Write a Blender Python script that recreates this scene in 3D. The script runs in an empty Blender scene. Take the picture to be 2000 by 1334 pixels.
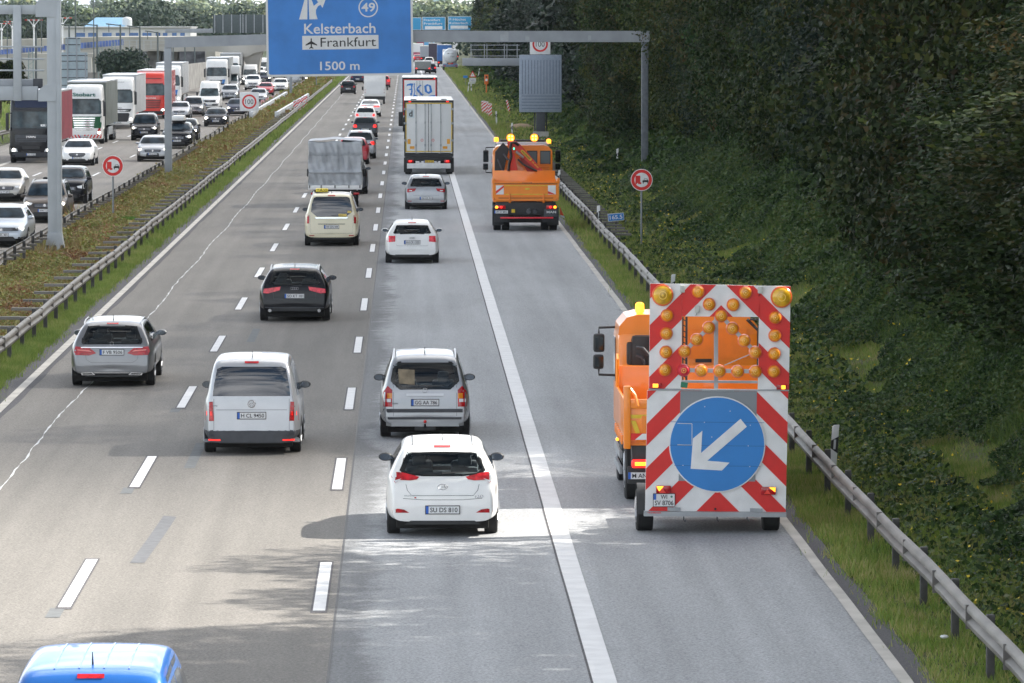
import bpy, bmesh, math, random
import numpy as np
from mathutils import Vector, Matrix
from mathutils.bvhtree import BVHTree
from mathutils import geometry as mgeo
C = bpy.context.scene.collection
rnd = random.Random(7)
R = math.radians
# ------------------------------------------------------------------ camera
CAMH = 8.05; FPX = 9880.0
PITCH = math.atan(625/FPX); YAW = math.atan(207/FPX*math.cos(PITCH))
cd = bpy.data.cameras.new('camera'); cam = bpy.data.objects.new('camera', cd); C.objects.link(cam)
cam.location = (0, 0, CAMH); cam.rotation_euler = (math.pi/2-PITCH, 0, -YAW)
cd.sensor_width = 36; cd.lens = 36*FPX/2000; cd.clip_start = 1; cd.clip_end = 30000
cd.dof.use_dof = True; cd.dof.focus_distance = 96; cd.dof.aperture_fstop = 20.0
bpy.context.scene.camera = cam
RC = Matrix.Rotation(-YAW, 3, 'Z') @ Matrix.Rotation(math.pi/2-PITCH, 3, 'X')
def G(px, py, z=0.0):
    r = RC @ Vector(((px-1000)/FPX, (667-py)/FPX, -1)); t = (z-CAMH)/r.z
    return Vector((r.x*t, r.y*t, z))
def GD(px, py, d):            # point seen at a pixel at a known distance down the road
    r = RC @ Vector(((px-1000)/FPX, (667-py)/FPX, -1)); t = d/r.y
    return Vector((r.x*t, d, CAMH+r.z*t))
# ------------------------------------------------------------------ light
SC = bpy.context.scene
SUNV = Vector((1.17, 0.30, 1.0)).normalized()
SUN_EL = math.asin(SUNV.z); SUN_AZ = math.atan2(SUNV.x, SUNV.y)
w = bpy.data.worlds.new('World'); SC.world = w; w.use_nodes = True
nt = w.node_tree; nt.nodes.clear()
def N(t, **k):
    n = nt.nodes.new(t)
    for a, b in k.items(): setattr(n, a, b)
    return n
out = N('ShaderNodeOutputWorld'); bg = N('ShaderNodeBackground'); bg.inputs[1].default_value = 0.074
sky = N('ShaderNodeTexSky', sky_type='NISHITA'); sky.sun_disc = False
sky.sun_elevation = SUN_EL; sky.sun_rotation = SUN_AZ; sky.air_density = 1.3; sky.dust_density = 1.5
geo = N('ShaderNodeTexCoord'); mp = N('ShaderNodeMapping'); mp.inputs['Scale'].default_value = (1.6, 1.6, 4.2)
noi = N('ShaderNodeTexNoise'); noi.inputs['Scale'].default_value = 4.2; noi.inputs['Detail'].default_value = 9; noi.inputs['Roughness'].default_value = .55
rmp = N('ShaderNodeValToRGB'); rmp.color_ramp.elements[0].position = .45; rmp.color_ramp.elements[1].position = .52
noi2 = N('ShaderNodeTexNoise'); noi2.inputs['Scale'].default_value = 5; noi2.inputs['Detail'].default_value = 5
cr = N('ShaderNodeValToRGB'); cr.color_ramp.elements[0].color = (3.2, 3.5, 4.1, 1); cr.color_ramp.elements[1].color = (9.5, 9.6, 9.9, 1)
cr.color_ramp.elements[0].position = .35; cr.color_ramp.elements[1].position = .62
mx = N('ShaderNodeMix', data_type='RGBA')
L = nt.links.new
L(geo.outputs['Generated'], mp.inputs[0]); L(mp.outputs[0], noi.inputs['Vector']); L(mp.outputs[0], noi2.inputs['Vector'])
L(noi.outputs[0], rmp.inputs[0]); L(noi2.outputs[0], cr.inputs[0])
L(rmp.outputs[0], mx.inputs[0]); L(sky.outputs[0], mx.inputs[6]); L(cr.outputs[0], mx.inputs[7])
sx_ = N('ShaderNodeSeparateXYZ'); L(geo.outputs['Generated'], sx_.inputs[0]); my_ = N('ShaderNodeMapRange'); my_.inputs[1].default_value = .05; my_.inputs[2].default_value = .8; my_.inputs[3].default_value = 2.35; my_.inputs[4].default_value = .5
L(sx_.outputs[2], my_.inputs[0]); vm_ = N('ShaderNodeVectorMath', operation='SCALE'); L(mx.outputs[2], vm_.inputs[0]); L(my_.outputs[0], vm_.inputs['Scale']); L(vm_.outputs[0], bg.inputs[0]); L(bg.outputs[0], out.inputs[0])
sd = bpy.data.lights.new('sun', 'SUN'); sd.energy = 5.0; sd.angle = R(0.53); sd.color = (1, .945, .86)
so = bpy.data.objects.new('sun', sd); C.objects.link(so)
so.rotation_euler = SUNV.to_track_quat('Z', 'Y').to_euler(); so.location = (60, 60, 90)
SC.view_settings.view_transform = 'Standard'; SC.view_settings.look = 'None'
SC.view_settings.exposure = 1.26; SC.view_settings.gamma = 1
SC.cycles.max_bounces = 6; SC.cycles.diffuse_bounces = 3; SC.cycles.glossy_bounces = 3
SC.cycles.transparent_max_bounces = 6; SC.cycles.volume_bounces = 0; SC.cycles.use_denoising = True
SC.cycles.sample_clamp_indirect = 6
# ------------------------------------------------------------------ materials
MATS = {}
def srgb(r, g, b): return tuple(((c/255)/12.92 if c/255 <= .04045 else ((c/255+.055)/1.055)**2.4) for c in (r, g, b))
def mat(name, col=(.5, .5, .5), rough=.5, metal=0., coat=0., emit=0., spec=.5, var=0., vs=6., bump=0., col2=None, dirt=0.):
    if name in MATS: return MATS[name]
    m = bpy.data.materials.new(name); MATS[name] = m; m.use_nodes = True
    n = m.node_tree.nodes; l = m.node_tree.links; p = n['Principled BSDF']
    p.inputs['Base Color'].default_value = (*col, 1); p.inputs['Roughness'].default_value = rough
    p.inputs['Metallic'].default_value = metal; p.inputs['Coat Weight'].default_value = coat
    p.inputs['Coat Roughness'].default_value = .06; p.inputs['Specular IOR Level'].default_value = spec
    if emit:
        p.inputs['Emission Color'].default_value = (*col, 1); p.inputs['Emission Strength'].default_value = emit
    if var or col2 or bump:
        tc = n.new('ShaderNodeTexCoord'); no = n.new('ShaderNodeTexNoise'); no.inputs['Scale'].default_value = vs
        no.inputs['Detail'].default_value = 6; l.new(tc.outputs['Object'], no.inputs['Vector'])
        r = n.new('ShaderNodeValToRGB'); l.new(no.outputs[0], r.inputs[0])
        a = col if not col2 else col2
        r.color_ramp.elements[0].position = .35; r.color_ramp.elements[1].position = .65
        r.color_ramp.elements[0].color = (*[c*(1-var) for c in a], 1); r.color_ramp.elements[1].color = (*[min(1, c*(1+var)) for c in col], 1)
        l.new(r.outputs[0], p.inputs['Base Color'])
        if bump:
            b = n.new('ShaderNodeBump'); b.inputs['Strength'].default_value = bump; b.inputs['Distance'].default_value = .02
            l.new(no.outputs[0], b.inputs['Height']); l.new(b.outputs[0], p.inputs['Normal'])
    return m
def paint(name, col, metal=0., rough=.32):
    m = mat('paint_'+name, col, rough, metal, coat=.6 if sum(col) > .3 else .10, spec=.5 if sum(col) > .3 else .3, var=.04, vs=3)
    return m
GLASS = mat('car_glass', (.012, .018, .022), .03, 0, 0, spec=.42); GLASSR = mat('tinted_mirror_glass', (.010, .016, .026), .02, 0, 0, spec=1.)
TGLASS = bpy.data.materials.new('tinted_clear_glass'); TGLASS.use_nodes = True
_n = TGLASS.node_tree.nodes; _l = TGLASS.node_tree.links; _n.clear(); _o = _n.new('ShaderNodeOutputMaterial'); _m = _n.new('ShaderNodeMixShader'); _t = _n.new('ShaderNodeBsdfTransparent'); _g = _n.new('ShaderNodeBsdfGlossy'); _f = _n.new('ShaderNodeFresnel')
_t.inputs[0].default_value = (.80, .88, .88, 1); _g.inputs['Roughness'].default_value = .03; _f.inputs[0].default_value = 1.5
_l.new(_f.outputs[0], _m.inputs[0]); _l.new(_t.outputs[0], _m.inputs[1]); _l.new(_g.outputs[0], _m.inputs[2]); _l.new(_m.outputs[0], _o.inputs[0])
WGLASS = mat('windscreen_glass', (.018, .030, .042), .08, 0, 0, spec=.06, var=.6, vs=2.2)
LGLASS = mat('lorry_windscreen', (.045, .065, .072), .08, 0, 0, spec=.3, var=.6, vs=1.6)  # lighter base colour stands in for trees reflected in the glass
TYRE = mat('tyre_rubber', (.018, .018, .019), .85, var=.2, vs=9)
RIM = mat('rim_alloy', (.45, .46, .48), .35, .8)
BLACK = mat('black_plastic', (.022, .023, .025), .55, var=.15)
DGREY = mat('dark_grey_plastic', (.06, .065, .075), .6, var=.1)
UNDER = mat('underbody_black', (.01, .01, .01), .9)
REDL = mat('red_lens', (.40, .008, .014), .18, 0, .15, var=.35, vs=14)
REDON = mat('red_lamp_lit', (1., .018, .012), .3, emit=.9)
AMBL = mat('amber_lens', (.75, .25, .02), .2, 0, .5)
AMBON = mat('amber_lamp_lit', (1., .33, .02), .3, emit=1.5)
CLEARL = mat('clear_lens', (.7, .72, .74), .15, 0, .6)
HEADON = mat('headlamp_lit', (1., .93, .78), .3, emit=8.)
CHROME = mat('chrome_trim', (.75, .76, .78), .15, 1.)
PLATEW = mat('plate_white', (.72, .73, .74), .5)
PLATEY = mat('plate_yellow', (.75, .5, .04), .5)
PLATEB = mat('plate_blue', (.02, .12, .5), .4)
INK = mat('plate_ink', (.015, .015, .02), .5)
WHITEP = mat('white_film', (.78, .78, .78), .45, var=.08, vs=3)
REDF = mat('red_film', (.68, .018, .015), .4, var=.05)
BLUEF = mat('blue_film', (.018, .19, .55), .4, var=.05, vs=1.5)
GALV = mat('galvanised_steel', (.36, .38, .40), .5, .35, var=.13, vs=2.5)
GPAINT = mat('grey_gantry_paint', (.30, .32, .345), .5, .2, var=.08, vs=1.5)
CONC = mat('concrete', (.42, .40, .37), .9, var=.18, vs=1.3, bump=.3)
ORANGE = mat('municipal_orange', (.90, .255, .010), .35, 0, .5, var=.05, vs=2)
# ------------------------------------------------------------------ mesh helpers
class MB:
    def __init__(s): s.v = []; s.f = []; s.m = []
    def add(s, vs, fs, mi=0):
        o = len(s.v); s.v += [tuple(p) for p in vs]; s.f += [tuple(i+o for i in f) for f in fs]; s.m += [mi]*len(fs); return s
    def box(s, x0, x1, y0, y1, z0, z1, mi=0, bev=0.):
        if bev <= 0:
            vs = [(x, y, z) for x in (x0, x1) for y in (y0, y1) for z in (z0, z1)]
            return s.add(vs, [(0, 1, 3, 2), (4, 6, 7, 5), (0, 4, 5, 1), (2, 3, 7, 6), (0, 2, 6, 4), (1, 5, 7, 3)], mi)
        b = bmesh.new(); bmesh.ops.create_cube(b, size=1)
        bmesh.ops.scale(b, vec=(x1-x0, y1-y0, z1-z0), verts=b.verts)
        bmesh.ops.bevel(b, geom=b.edges[:], offset=min(bev, .45*min(abs(x1-x0), abs(y1-y0), abs(z1-z0))), segments=2, affect='EDGES', profile=.6)
        cx, cy, cz = (x0+x1)/2, (y0+y1)/2, (z0+z1)/2
        b.verts.index_update()
        s.add([(v.co.x+cx, v.co.y+cy, v.co.z+cz) for v in b.verts], [[v.index for v in f.verts] for f in b.faces], mi); b.free(); return s
    def cyl(s, p0, p1, r0, r1=None, n=12, mi=0, cap=True):
        r1 = r0 if r1 is None else r1
        p0 = Vector(p0); p1 = Vector(p1); a = (p1-p0).normalized()
        u = a.orthogonal().normalized(); w_ = a.cross(u)
        vs = []
        for p, r in ((p0, r0), (p1, r1)):
            for k in range(n):
                t = 2*math.pi*k/n; vs.append(p+(u*math.cos(t)+w_*math.sin(t))*r)
        fs = [(k, (k+1) % n, n+(k+1) % n, n+k) for k in range(n)]
        if cap: fs += [tuple(range(n-1, -1, -1)), tuple(range(n, 2*n))]
        return s.add(vs, fs, mi)
    def tube(s, pts, r, n=8, mi=0):
        pts = [Vector(p) for p in pts]; vs = []; up = None
        for i, p in enumerate(pts):
            a = (pts[min(i+1, len(pts)-1)]-pts[max(i-1, 0)]).normalized()
            if up is None: up = a.orthogonal().normalized()
            u = (up-a*up.dot(a)).normalized(); up = u; w_ = a.cross(u)
            rr = r[i] if isinstance(r, (list, tuple)) else r
            for k in range(n):
                t = 2*math.pi*k/n; vs.append(p+(u*math.cos(t)+w_*math.sin(t))*rr)
        fs = [(i*n+k, i*n+(k+1) % n, (i+1)*n+(k+1) % n, (i+1)*n+k) for i in range(len(pts)-1) for k in range(n)]
        fs += [tuple(range(n-1, -1, -1)), tuple(range((len(pts)-1)*n, len(pts)*n))]
        return s.add(vs, fs, mi)
    def prism(s, outl, axis, a, b, mi=0):      # 2D outline swept along axis 'x','y','z' from a to b
        def P(u, v, t): return {'x': (t, u, v), 'y': (u, t, v), 'z': (u, v, t)}[axis]
        n = len(outl); vs = [P(u, v, a) for u, v in outl]+[P(u, v, b) for u, v in outl]
        fs = [(k, (k+1) % n, n+(k+1) % n, n+k) for k in range(n)]
        tri = mgeo.tessellate_polygon([[Vector((u, v, 0)) for u, v in outl]])
        fs += [tuple(t) for t in tri]+[tuple(i+n for i in reversed(t)) for t in tri]
        return s.add(vs, fs, mi)
    def lathe(s, prof, c, axis='x', n=24, mi=0):    # prof [(t, r)] along axis
        vs = []
        for t, r in prof:
            for k in range(n):
                a = 2*math.pi*k/n; u, v = r*math.cos(a), r*math.sin(a)
                p = {'x': (t, u, v), 'y': (u, t, v), 'z': (u, v, t)}[axis]
                vs.append((c[0]+p[0], c[1]+p[1], c[2]+p[2]))
        m_ = len(prof)
        fs = [(i*n+k, i*n+(k+1) % n, (i+1)*n+(k+1) % n, (i+1)*n+k) for i in range(m_-1) for k in range(n)]
        fs += [tuple(range(n-1, -1, -1)), tuple(range((m_-1)*n, m_*n))]
        return s.add(vs, fs, mi)
    def ell(s, c, r, n=14, m_=8, mi=0):
        prof = [(math.cos(math.pi*i/m_), max(1e-4, math.sin(math.pi*i/m_))) for i in range(m_+1)]
        vs = [(c[0]+r[0]*q*math.cos(2*math.pi*k/n), c[1]+r[1]*q*math.sin(2*math.pi*k/n), c[2]+r[2]*t) for t, q in prof for k in range(n)]
        fs = [(i*n+k, i*n+(k+1) % n, (i+1)*n+(k+1) % n, (i+1)*n+k) for i in range(m_) for k in range(n)]
        return s.add(vs, fs, mi)
    def obj(s, name, mats, parent=None, smooth=True, ang=32):
        me = bpy.data.meshes.new(name); me.from_pydata(s.v, [], s.f)
        for m_ in (mats if isinstance(mats, (list, tuple)) else [mats]): me.materials.append(m_)
        if len(me.polygons) == len(s.m): me.polygons.foreach_set('material_index', s.m)
        if len(s.f) < 20000:
            b = bmesh.new(); b.from_mesh(me); bmesh.ops.recalc_face_normals(b, faces=b.faces); b.to_mesh(me); b.free()
        if smooth:
            me.polygons.foreach_set('use_smooth', [True]*len(me.polygons)); me.set_sharp_from_angle(angle=R(ang))
        me.update()
        o = bpy.data.objects.new(name, me); C.objects.link(o)
        if parent is not None: o.parent = parent
        return o
def thing(name, label, cat, loc=(0, 0, 0), rotz=0., group=None):
    o = bpy.data.objects.new(name, None); C.objects.link(o); o.empty_display_size = .3
    o.location = loc; o.rotation_euler = (0, 0, rotz); o['label'] = label; o['category'] = cat
    if group: o['group'] = group
    return o
def tag(o, label, cat, group=None):
    o['label'] = label; o['category'] = cat
    if group: o['group'] = group
    return o
def struct(o, kind='structure'): o['kind'] = kind; return o
def dup(root, loc, rotz, label=None):
    r = root.copy(); C.objects.link(r); r.location = loc; r.rotation_euler = (0, 0, rotz)
    if label: r['label'] = label
    def kids(a, b):
        for ch in list(a.children):
            if ch == b: continue
            c = ch.copy(); C.objects.link(c); c.parent = b; kids(ch, c)
    kids(root, r); return r
TXT = {}
def tmesh(s, bold=0.):
    k = (s, bold)
    if k not in TXT:
        cu = bpy.data.curves.new('t', 'FONT'); cu.body = s; cu.align_x = 'CENTER'; cu.align_y = 'CENTER'; cu.offset = bold; cu.resolution_u = 3
        o = bpy.data.objects.new('t', cu); me = bpy.data.meshes.new_from_object(o)
        vs = [tuple(v.co) for v in me.vertices]; fs = [tuple(p.vertices) for p in me.polygons]
        bpy.data.objects.remove(o); bpy.data.curves.remove(cu); bpy.data.meshes.remove(me)
        xs = [v[0] for v in vs] or [0]; ys = [v[1] for v in vs] or [0]
        TXT[k] = (vs, fs, min(xs), max(xs), min(ys), max(ys))
    return TXT[k]
def text(s, x, y, z, w_, h_, m, parent, face='rear', name='lettering', bold=.012, rot=0., thick=.004):
    """lettering fitted into w_ x h_ metres, standing in the xz plane, read from -y (rear) or from +y (front)"""
    vs, fs, a, b, c_, d_ = tmesh(s, bold); sx = w_/(b-a); sy = h_/(d_-c_); q = 1 if face == 'rear' else -1
    mb = MB(); P = []
    for v in vs:
        u = (v[0]-(a+b)/2)*sx; t = (v[1]-(c_+d_)/2)*sy
        u, t = u*math.cos(rot)-t*math.sin(rot), u*math.sin(rot)+t*math.cos(rot)
        P.append((x+q*u, y, z+t))
    mb.add(P, fs); return mb.obj(name, m, parent, smooth=False)
def circ(cx, cy, r, n=28, r2=None): return [(cx+r*math.cos(2*math.pi*k/n), cy+(r2 or r)*math.sin(2*math.pi*k/n)) for k in range(n)]
def ring_mb(mb, cx, y, cz, ro, ri, n=32, mi=0, t=.004):
    vs = []
    for r_ in (ro, ri):
        for k in range(n):
            a = 2*math.pi*k/n; vs.append((cx+r_*math.cos(a), y, cz+r_*math.sin(a)))
    mb.add(vs, [(k, (k+1) % n, n+(k+1) % n, n+k) for k in range(n)], mi)
def flat(outl, y, m, parent, name='marking', t=.003, face=1):
    mb = MB(); mb.prism(outl, 'y', y, y-t*face); return mb.obj(name, m, parent, smooth=False)
# ---- B-spline skin over a grid of control points (open in i, closed in j)
def bspl(Pm, per, closed):
    Pm = np.asarray(Pm, float)
    if closed: Q = np.concatenate([Pm[-1:], Pm, Pm[:2]])
    else: Q = np.concatenate([2*Pm[:1]-Pm[1:2], Pm, 2*Pm[-1:]-Pm[-2:-1]])
    n = len(Q)-3; res = []
    for i in range(n):
        for t in np.linspace(0, 1, per, endpoint=False):
            b = np.array([(1-t)**3, 3*t**3-6*t*t+4, -3*t**3+3*t*t+3*t+1, t**3])/6
            res.append(np.tensordot(b, Q[i:i+4], axes=(0, 0)))
    if not closed:
        b = np.array([1, 4, 1])/6; res.append(np.tensordot(b, Q[-3:], axes=(0, 0)))
    return np.array(res)
def skin(rings, pi=3, pj=3):
    A = bspl(rings, pi, False); B = bspl(A.transpose(1, 0, 2), pj, True).transpose(1, 0, 2)
    ni, nj = B.shape[:2]; vs = [tuple(p) for p in B.reshape(-1, 3)]
    fs = [(i*nj+j, i*nj+(j+1) % nj, (i+1)*nj+(j+1) % nj, (i+1)*nj+j) for i in range(ni-1) for j in range(nj)]
    fs += [tuple(range(nj-1, -1, -1)), tuple(range((ni-1)*nj, ni*nj))]
    return vs, fs
AX = {'rear': ((0, 2), 1, 1), 'front': ((0, 2), 1, -1), 'right': ((1, 2), 0, -1), 'left': ((1, 2), 0, 1), 'top': ((0, 1), 2, -1)}
def decal(bvh, outl, axis, m, parent, name, off=.006, cell=.09, thick=0.):
    (ia, ib), ic, sg = AX[axis]
    b = bmesh.new(); vv = [b.verts.new((u, v, 0)) for u, v in outl]; b.faces.new(vv)
    us = [p[0] for p in outl]; vs_ = [p[1] for p in outl]
    for lo, hi, no in ((min(us), max(us), (1, 0, 0)), (min(vs_), max(vs_), (0, 1, 0))):
        k = min(14, int((hi-lo)/cell))
        for i in range(1, k+1):
            c_ = lo+(hi-lo)*i/(k+1)
            bmesh.ops.bisect_plane(b, geom=b.verts[:]+b.edges[:]+b.faces[:], plane_co=(c_*no[0], c_*no[1], 0), plane_no=no)
    last = None; bad = []
    for v in b.verts:
        o = [0, 0, 0]; o[ia] = v.co.x; o[ib] = v.co.y; o[ic] = -30*sg; d = [0, 0, 0]; d[ic] = sg
        h = bvh.ray_cast(Vector(o), Vector(d))
        if h[0] is None: bad.append((v, o)); continue
        o[ic] = h[0][ic]-sg*off; v.co = o; last = o[ic]
    good = [v for v in b.verts if all(v is not q[0] for q in bad)]
    for v, o in bad:
        if good:
            g = min(good, key=lambda q: (q.co[ia]-o[ia])**2+(q.co[ib]-o[ib])**2); o[ic] = g.co[ic]
        else: o[ic] = 0
        v.co = o
    b.verts.index_update(); mb = MB(); mb.add([v.co[:] for v in b.verts], [[v.index for v in f.verts] for f in b.faces]); b.free()
    return mb.obj(name, m, parent, ang=60)
def depth(bvh, u, v, axis):
    (ia, ib), ic, sg = AX[axis]; o = [0, 0, 0]; o[ia] = u; o[ib] = v; o[ic] = -30*sg; d = [0, 0, 0]; d[ic] = sg
    h = bvh.ray_cast(Vector(o), Vector(d)); return h[0][ic] if h[0] is not None else None
def stripe(pts, w_):      # polyline to thin outline
    a = []; b = []
    for i, p in enumerate(pts):
        q0 = pts[max(i-1, 0)]; q1 = pts[min(i+1, len(pts)-1)]; dx, dy = q1[0]-q0[0], q1[1]-q0[1]; l_ = math.hypot(dx, dy) or 1
        nx, ny = -dy/l_*w_/2, dx/l_*w_/2; a.append((p[0]+nx, p[1]+ny)); b.append((p[0]-nx, p[1]-ny))
    return a+b[::-1]
def mir(o): return [(-u, v) for u, v in o]
# ================================================================== cloud that shades the road beyond the near sunlit strip
def build_cloud():
    alt = 1500; ox, oy = SUNV.x/SUNV.z*alt, SUNV.y/SUNV.z*alt
    nu, nv = 60, 40; mb = MB(); top = []; bot = []
    def nz(x, y): return 60*math.sin(x*.011+1)+35*math.sin(x*.023+y*.017)+18*math.sin(x*.05-y*.03)
    for j in range(nv+1):
        for i in range(nu+1):
            u = i/nu; v = j/nv; x = ox-2200+4400*u; y = oy+87.5+1800*v
            if j == 0: y += 3.5*math.sin(x*.035)+4*math.sin(x*.011)
            e = min(1, 8*min(u, 1-u, v+.0, 1-v)); t = max(0, e)**.5
            top.append((x, y, alt+t*(120+nz(x, y)))); bot.append((x, y, alt-t*(18+nz(y, x)*.15)))
    k = nu+1
    q = [(j*k+i, j*k+i+1, (j+1)*k+i+1, (j+1)*k+i) for j in range(nv) for i in range(nu)]
    mb.add(top, q); mb.add(bot, [tuple(reversed(f)) for f in q])
    m = bpy.data.materials.new('cloud_vapour'); m.use_nodes = True; n = m.node_tree.nodes; l = m.node_tree.links; n.clear()
    o = n.new('ShaderNodeOutputMaterial'); a = n.new('ShaderNodeMixShader'); t = n.new('ShaderNodeBsdfTransparent'); r = n.new('ShaderNodeBsdfTranslucent')
    r.inputs[0].default_value = (.97, .97, .98, 1); t.inputs[0].default_value = (1, 1, 1, 1)
    a.inputs[0].default_value = .58; l.new(t.outputs[0], a.inputs[1]); l.new(r.outputs[0], a.inputs[2]); l.new(a.outputs[0], o.inputs[0])
    c = mb.obj('cloud', m); struct(c); return c
build_cloud()
# ================================================================== ground, roads
def road_mat(name, base, kind):
    m = bpy.data.materials.new(name); m.use_nodes = True; n = m.node_tree.nodes; l = m.node_tree.links; p = n['Principled BSDF']
    p.inputs['Roughness'].default_value = .82; p.inputs['Specular IOR Level'].default_value = .35
    g = n.new('ShaderNodeNewGeometry')
    def noise(sc, det, rough=.6):
        mp_ = n.new('ShaderNodeMapping'); mp_.inputs['Scale'].default_value = sc; l.new(g.outputs['Position'], mp_.inputs[0])
        x = n.new('ShaderNodeTexNoise'); x.inputs['Scale'].default_value = 1; x.inputs['Detail'].default_value = det; x.inputs['Roughness'].default_value = rough
        l.new(mp_.outputs[0], x.inputs['Vector']); return x.outputs[0]
    def ramp(src, a, b, ca, cb):
        r = n.new('ShaderNodeValToRGB'); l.new(src, r.inputs[0]); e = r.color_ramp.elements
        e[0].position = a; e[1].position = b; e[0].color = (*ca, 1) if hasattr(ca, '__len__') else (ca, ca, ca, 1); e[1].color = (*cb, 1) if hasattr(cb, '__len__') else (cb, cb, cb, 1)
        return r.outputs[0]
    def mul(a, b, f=1.):
        x = n.new('ShaderNodeMix'); x.data_type = 'RGBA'; x.blend_type = 'MULTIPLY'; x.inputs[0].default_value = f
        l.new(a, x.inputs[6]); l.new(b, x.inputs[7]); return x.outputs[2]
    c = ramp(noise((26, 26, 26), 3, .8), .3, .7, [q*.52 for q in base], [q*1.46 for q in base])      # aggregate
    c = mul(c, ramp(noise((1.3, .035, 1), 5), .3, .7, .86, 1.1))                                     # lengthwise streaks of wear
    c = mul(c, ramp(noise((.35, .06, 1), 4), .35, .7, .88, 1.06))
    c = mul(c, ramp(noise((7, 7, 7), 2), .22, .34, .8, 1.0))
    def lanes(stops, x0, x1):
        sp = n.new('ShaderNodeSeparateXYZ'); l.new(g.outputs['Position'], sp.inputs[0]); mr = n.new('ShaderNodeMapRange'); mr.inputs[1].default_value = x0; mr.inputs[2].default_value = x1; l.new(sp.outputs[0], mr.inputs[0])
        r = n.new('ShaderNodeValToRGB'); l.new(mr.outputs[0], r.inputs[0]); e = r.color_ramp.elements; pts = []
        for c_ in stops:
            for o_, v_ in ((-1.45, 1.), (-.95, .93), (-.6, .93), (-.3, .99), (0, .9), (.3, .99), (.6, .93), (.95, .93), (1.45, 1.)): pts.append(((c_+o_-x0)/(x1-x0), v_))
        e[0].position = pts[0][0]; e[0].color = (1, 1, 1, 1); e[1].position = pts[-1][0]; e[1].color = (1, 1, 1, 1)
        for a_, v_ in pts[1:-1]: q = e.new(a_); q.color = (v_, v_, v_, 1)
        return r.outputs[0]
    c = mul(c, lanes({'brown': (-6.58, -2.95), 'light': (.7, 4.2)}[kind] if name != 'opposite_road_concrete' else (-21.1, -17.9, -14.8), *((-26, -13) if name == 'opposite_road_concrete' else (-9, 6.5))), 1.)
    c = mul(c, ramp(noise((.9, .22, 1), 6, .75), .60, .72, 1., .84), .8)
    def addn(a, b):
        x = n.new('ShaderNodeMath'); x.operation = 'MULTIPLY_ADD'; x.inputs[1].default_value = .5; l.new(a, x.inputs[0]); y = n.new('ShaderNodeMath'); y.operation = 'MULTIPLY'; y.inputs[1].default_value = .5; l.new(b, y.inputs[0]); l.new(y.outputs[0], x.inputs[2]); return x.outputs[0]
    if kind == 'light':
        s = n.new('ShaderNodeSeparateXYZ'); l.new(g.outputs['Position'], s.inputs[0])
        def band(x0, x1, ny):       # black rubber and dirt feathering in from an edge
            mr = n.new('ShaderNodeMapRange'); mr.inputs[1].default_value = x0; mr.inputs[2].default_value = x1; mr.inputs[3].default_value = .60; mr.inputs[4].default_value = .16
            l.new(s.outputs[0], mr.inputs[0]); a = n.new('ShaderNodeMath'); a.operation = 'SUBTRACT'; l.new(ny, a.inputs[0]); l.new(mr.outputs[0], a.inputs[1])
            return ramp(a.outputs[0], 0, .14, .5, 1.)
        c = mul(c, band(-.97, .20, addn(noise((1.6, 1.5, 1), 9, .8), noise((.5, .16, 1), 3))))
        c = mul(c, band(6.28, 5.72, noise((1.4, .35, 1), 8, .72)), .8)
    l.new(c, p.inputs['Base Color'])
    b = n.new('ShaderNodeBump'); b.inputs['Strength'].default_value = .5; b.inputs['Distance'].default_value = .012
    l.new(noise((60, 60, 60), 2), b.inputs['Height']); l.new(b.outputs[0], p.inputs['Normal'])
    return m
M_BROWN = road_mat('warm_grey_concrete_road', (.212, .200, .183), 'brown')
M_LIGHT = road_mat('pale_blue_grey_road', (.40, .412, .425), 'light')
M_OPP = road_mat('opposite_road_concrete', (.25, .232, .21), 'brown')
M_EDGE = road_mat('dark_asphalt_edge', (.105, .102, .108), 'brown')
M_MARK = mat('road_paint_white', (.72, .72, .72), .6, var=.07, vs=2.6)
M_MARKD = mat('road_paint_worn', (.50, .475, .43), .7, var=.16, vs=1.2)
M_GHOST = mat('ground_off_marking', (.115, .12, .13), .85, var=.15)
M_GHOST2 = mat('ground_off_marking_blue', (.14, .15, .155), .85, var=.15)
M_SEAL = mat('sealant_white', (.62, .63, .64), .7, var=.12)
M_TAR = mat('tar_joint', (.035, .035, .037), .6)
def sheet(name, polys, z, m, kind='structure', wob=0.):
    mb = MB()
    for P in polys:
        P = [(x, y) for x, y in P]; tri = mgeo.tessellate_polygon([[Vector((u, v, 0)) for u, v in P]])
        mb.add([(x, y, z) for x, y in P], [tuple(t) for t in tri])
    o = mb.obj(name, m, smooth=False); o['kind'] = kind; return o
def ribbon(name, fx, ys, z, m):
    mb = MB(); vs = []
    for y in ys:
        a, b = fx(y); vs += [(a, y, z), (b, y, z)]
    mb.add(vs, [(2*i, 2*i+1, 2*i+3, 2*i+2) for i in range(len(ys)-1)]); o = mb.obj(name, m, smooth=False); o['kind'] = 'structure'; return o
Y0, Y1 = 20, 2600
def rect(x0, x1, y0, y1): return [(x0, y0), (x1, y0), (x1, y1), (x0, y1)]
M_GROUND = mat('soil_and_grass_ground', (.075, .085, .035), .95, var=.5, vs=.35, col2=(.085, .065, .04))
ground = sheet('ground', [rect(-6000, 6000, -200, 12000)], -.03, M_GROUND)
sheet('road_edge_strip', [rect(-9.0, -8.25, Y0, Y1), rect(6.02, 6.42, Y0, Y1)], .0, M_EDGE)
wv = lambda y, k=0: .05*math.sin(y*.31+k)+.04*math.sin(y*.83+k*2)
ys = [Y0+i*.8 for i in range(int(400/.8))]+[420+i*20 for i in range(110)]
ribbon('kerb_asphalt', lambda y: (5.9, 6.44+wv(y)*.5), ys, .004, M_EDGE)
ribbon('median_edge_asphalt', lambda y: (-8.95+wv(y, 3)*.3, -8.2), ys, .004, M_EDGE)
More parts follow.
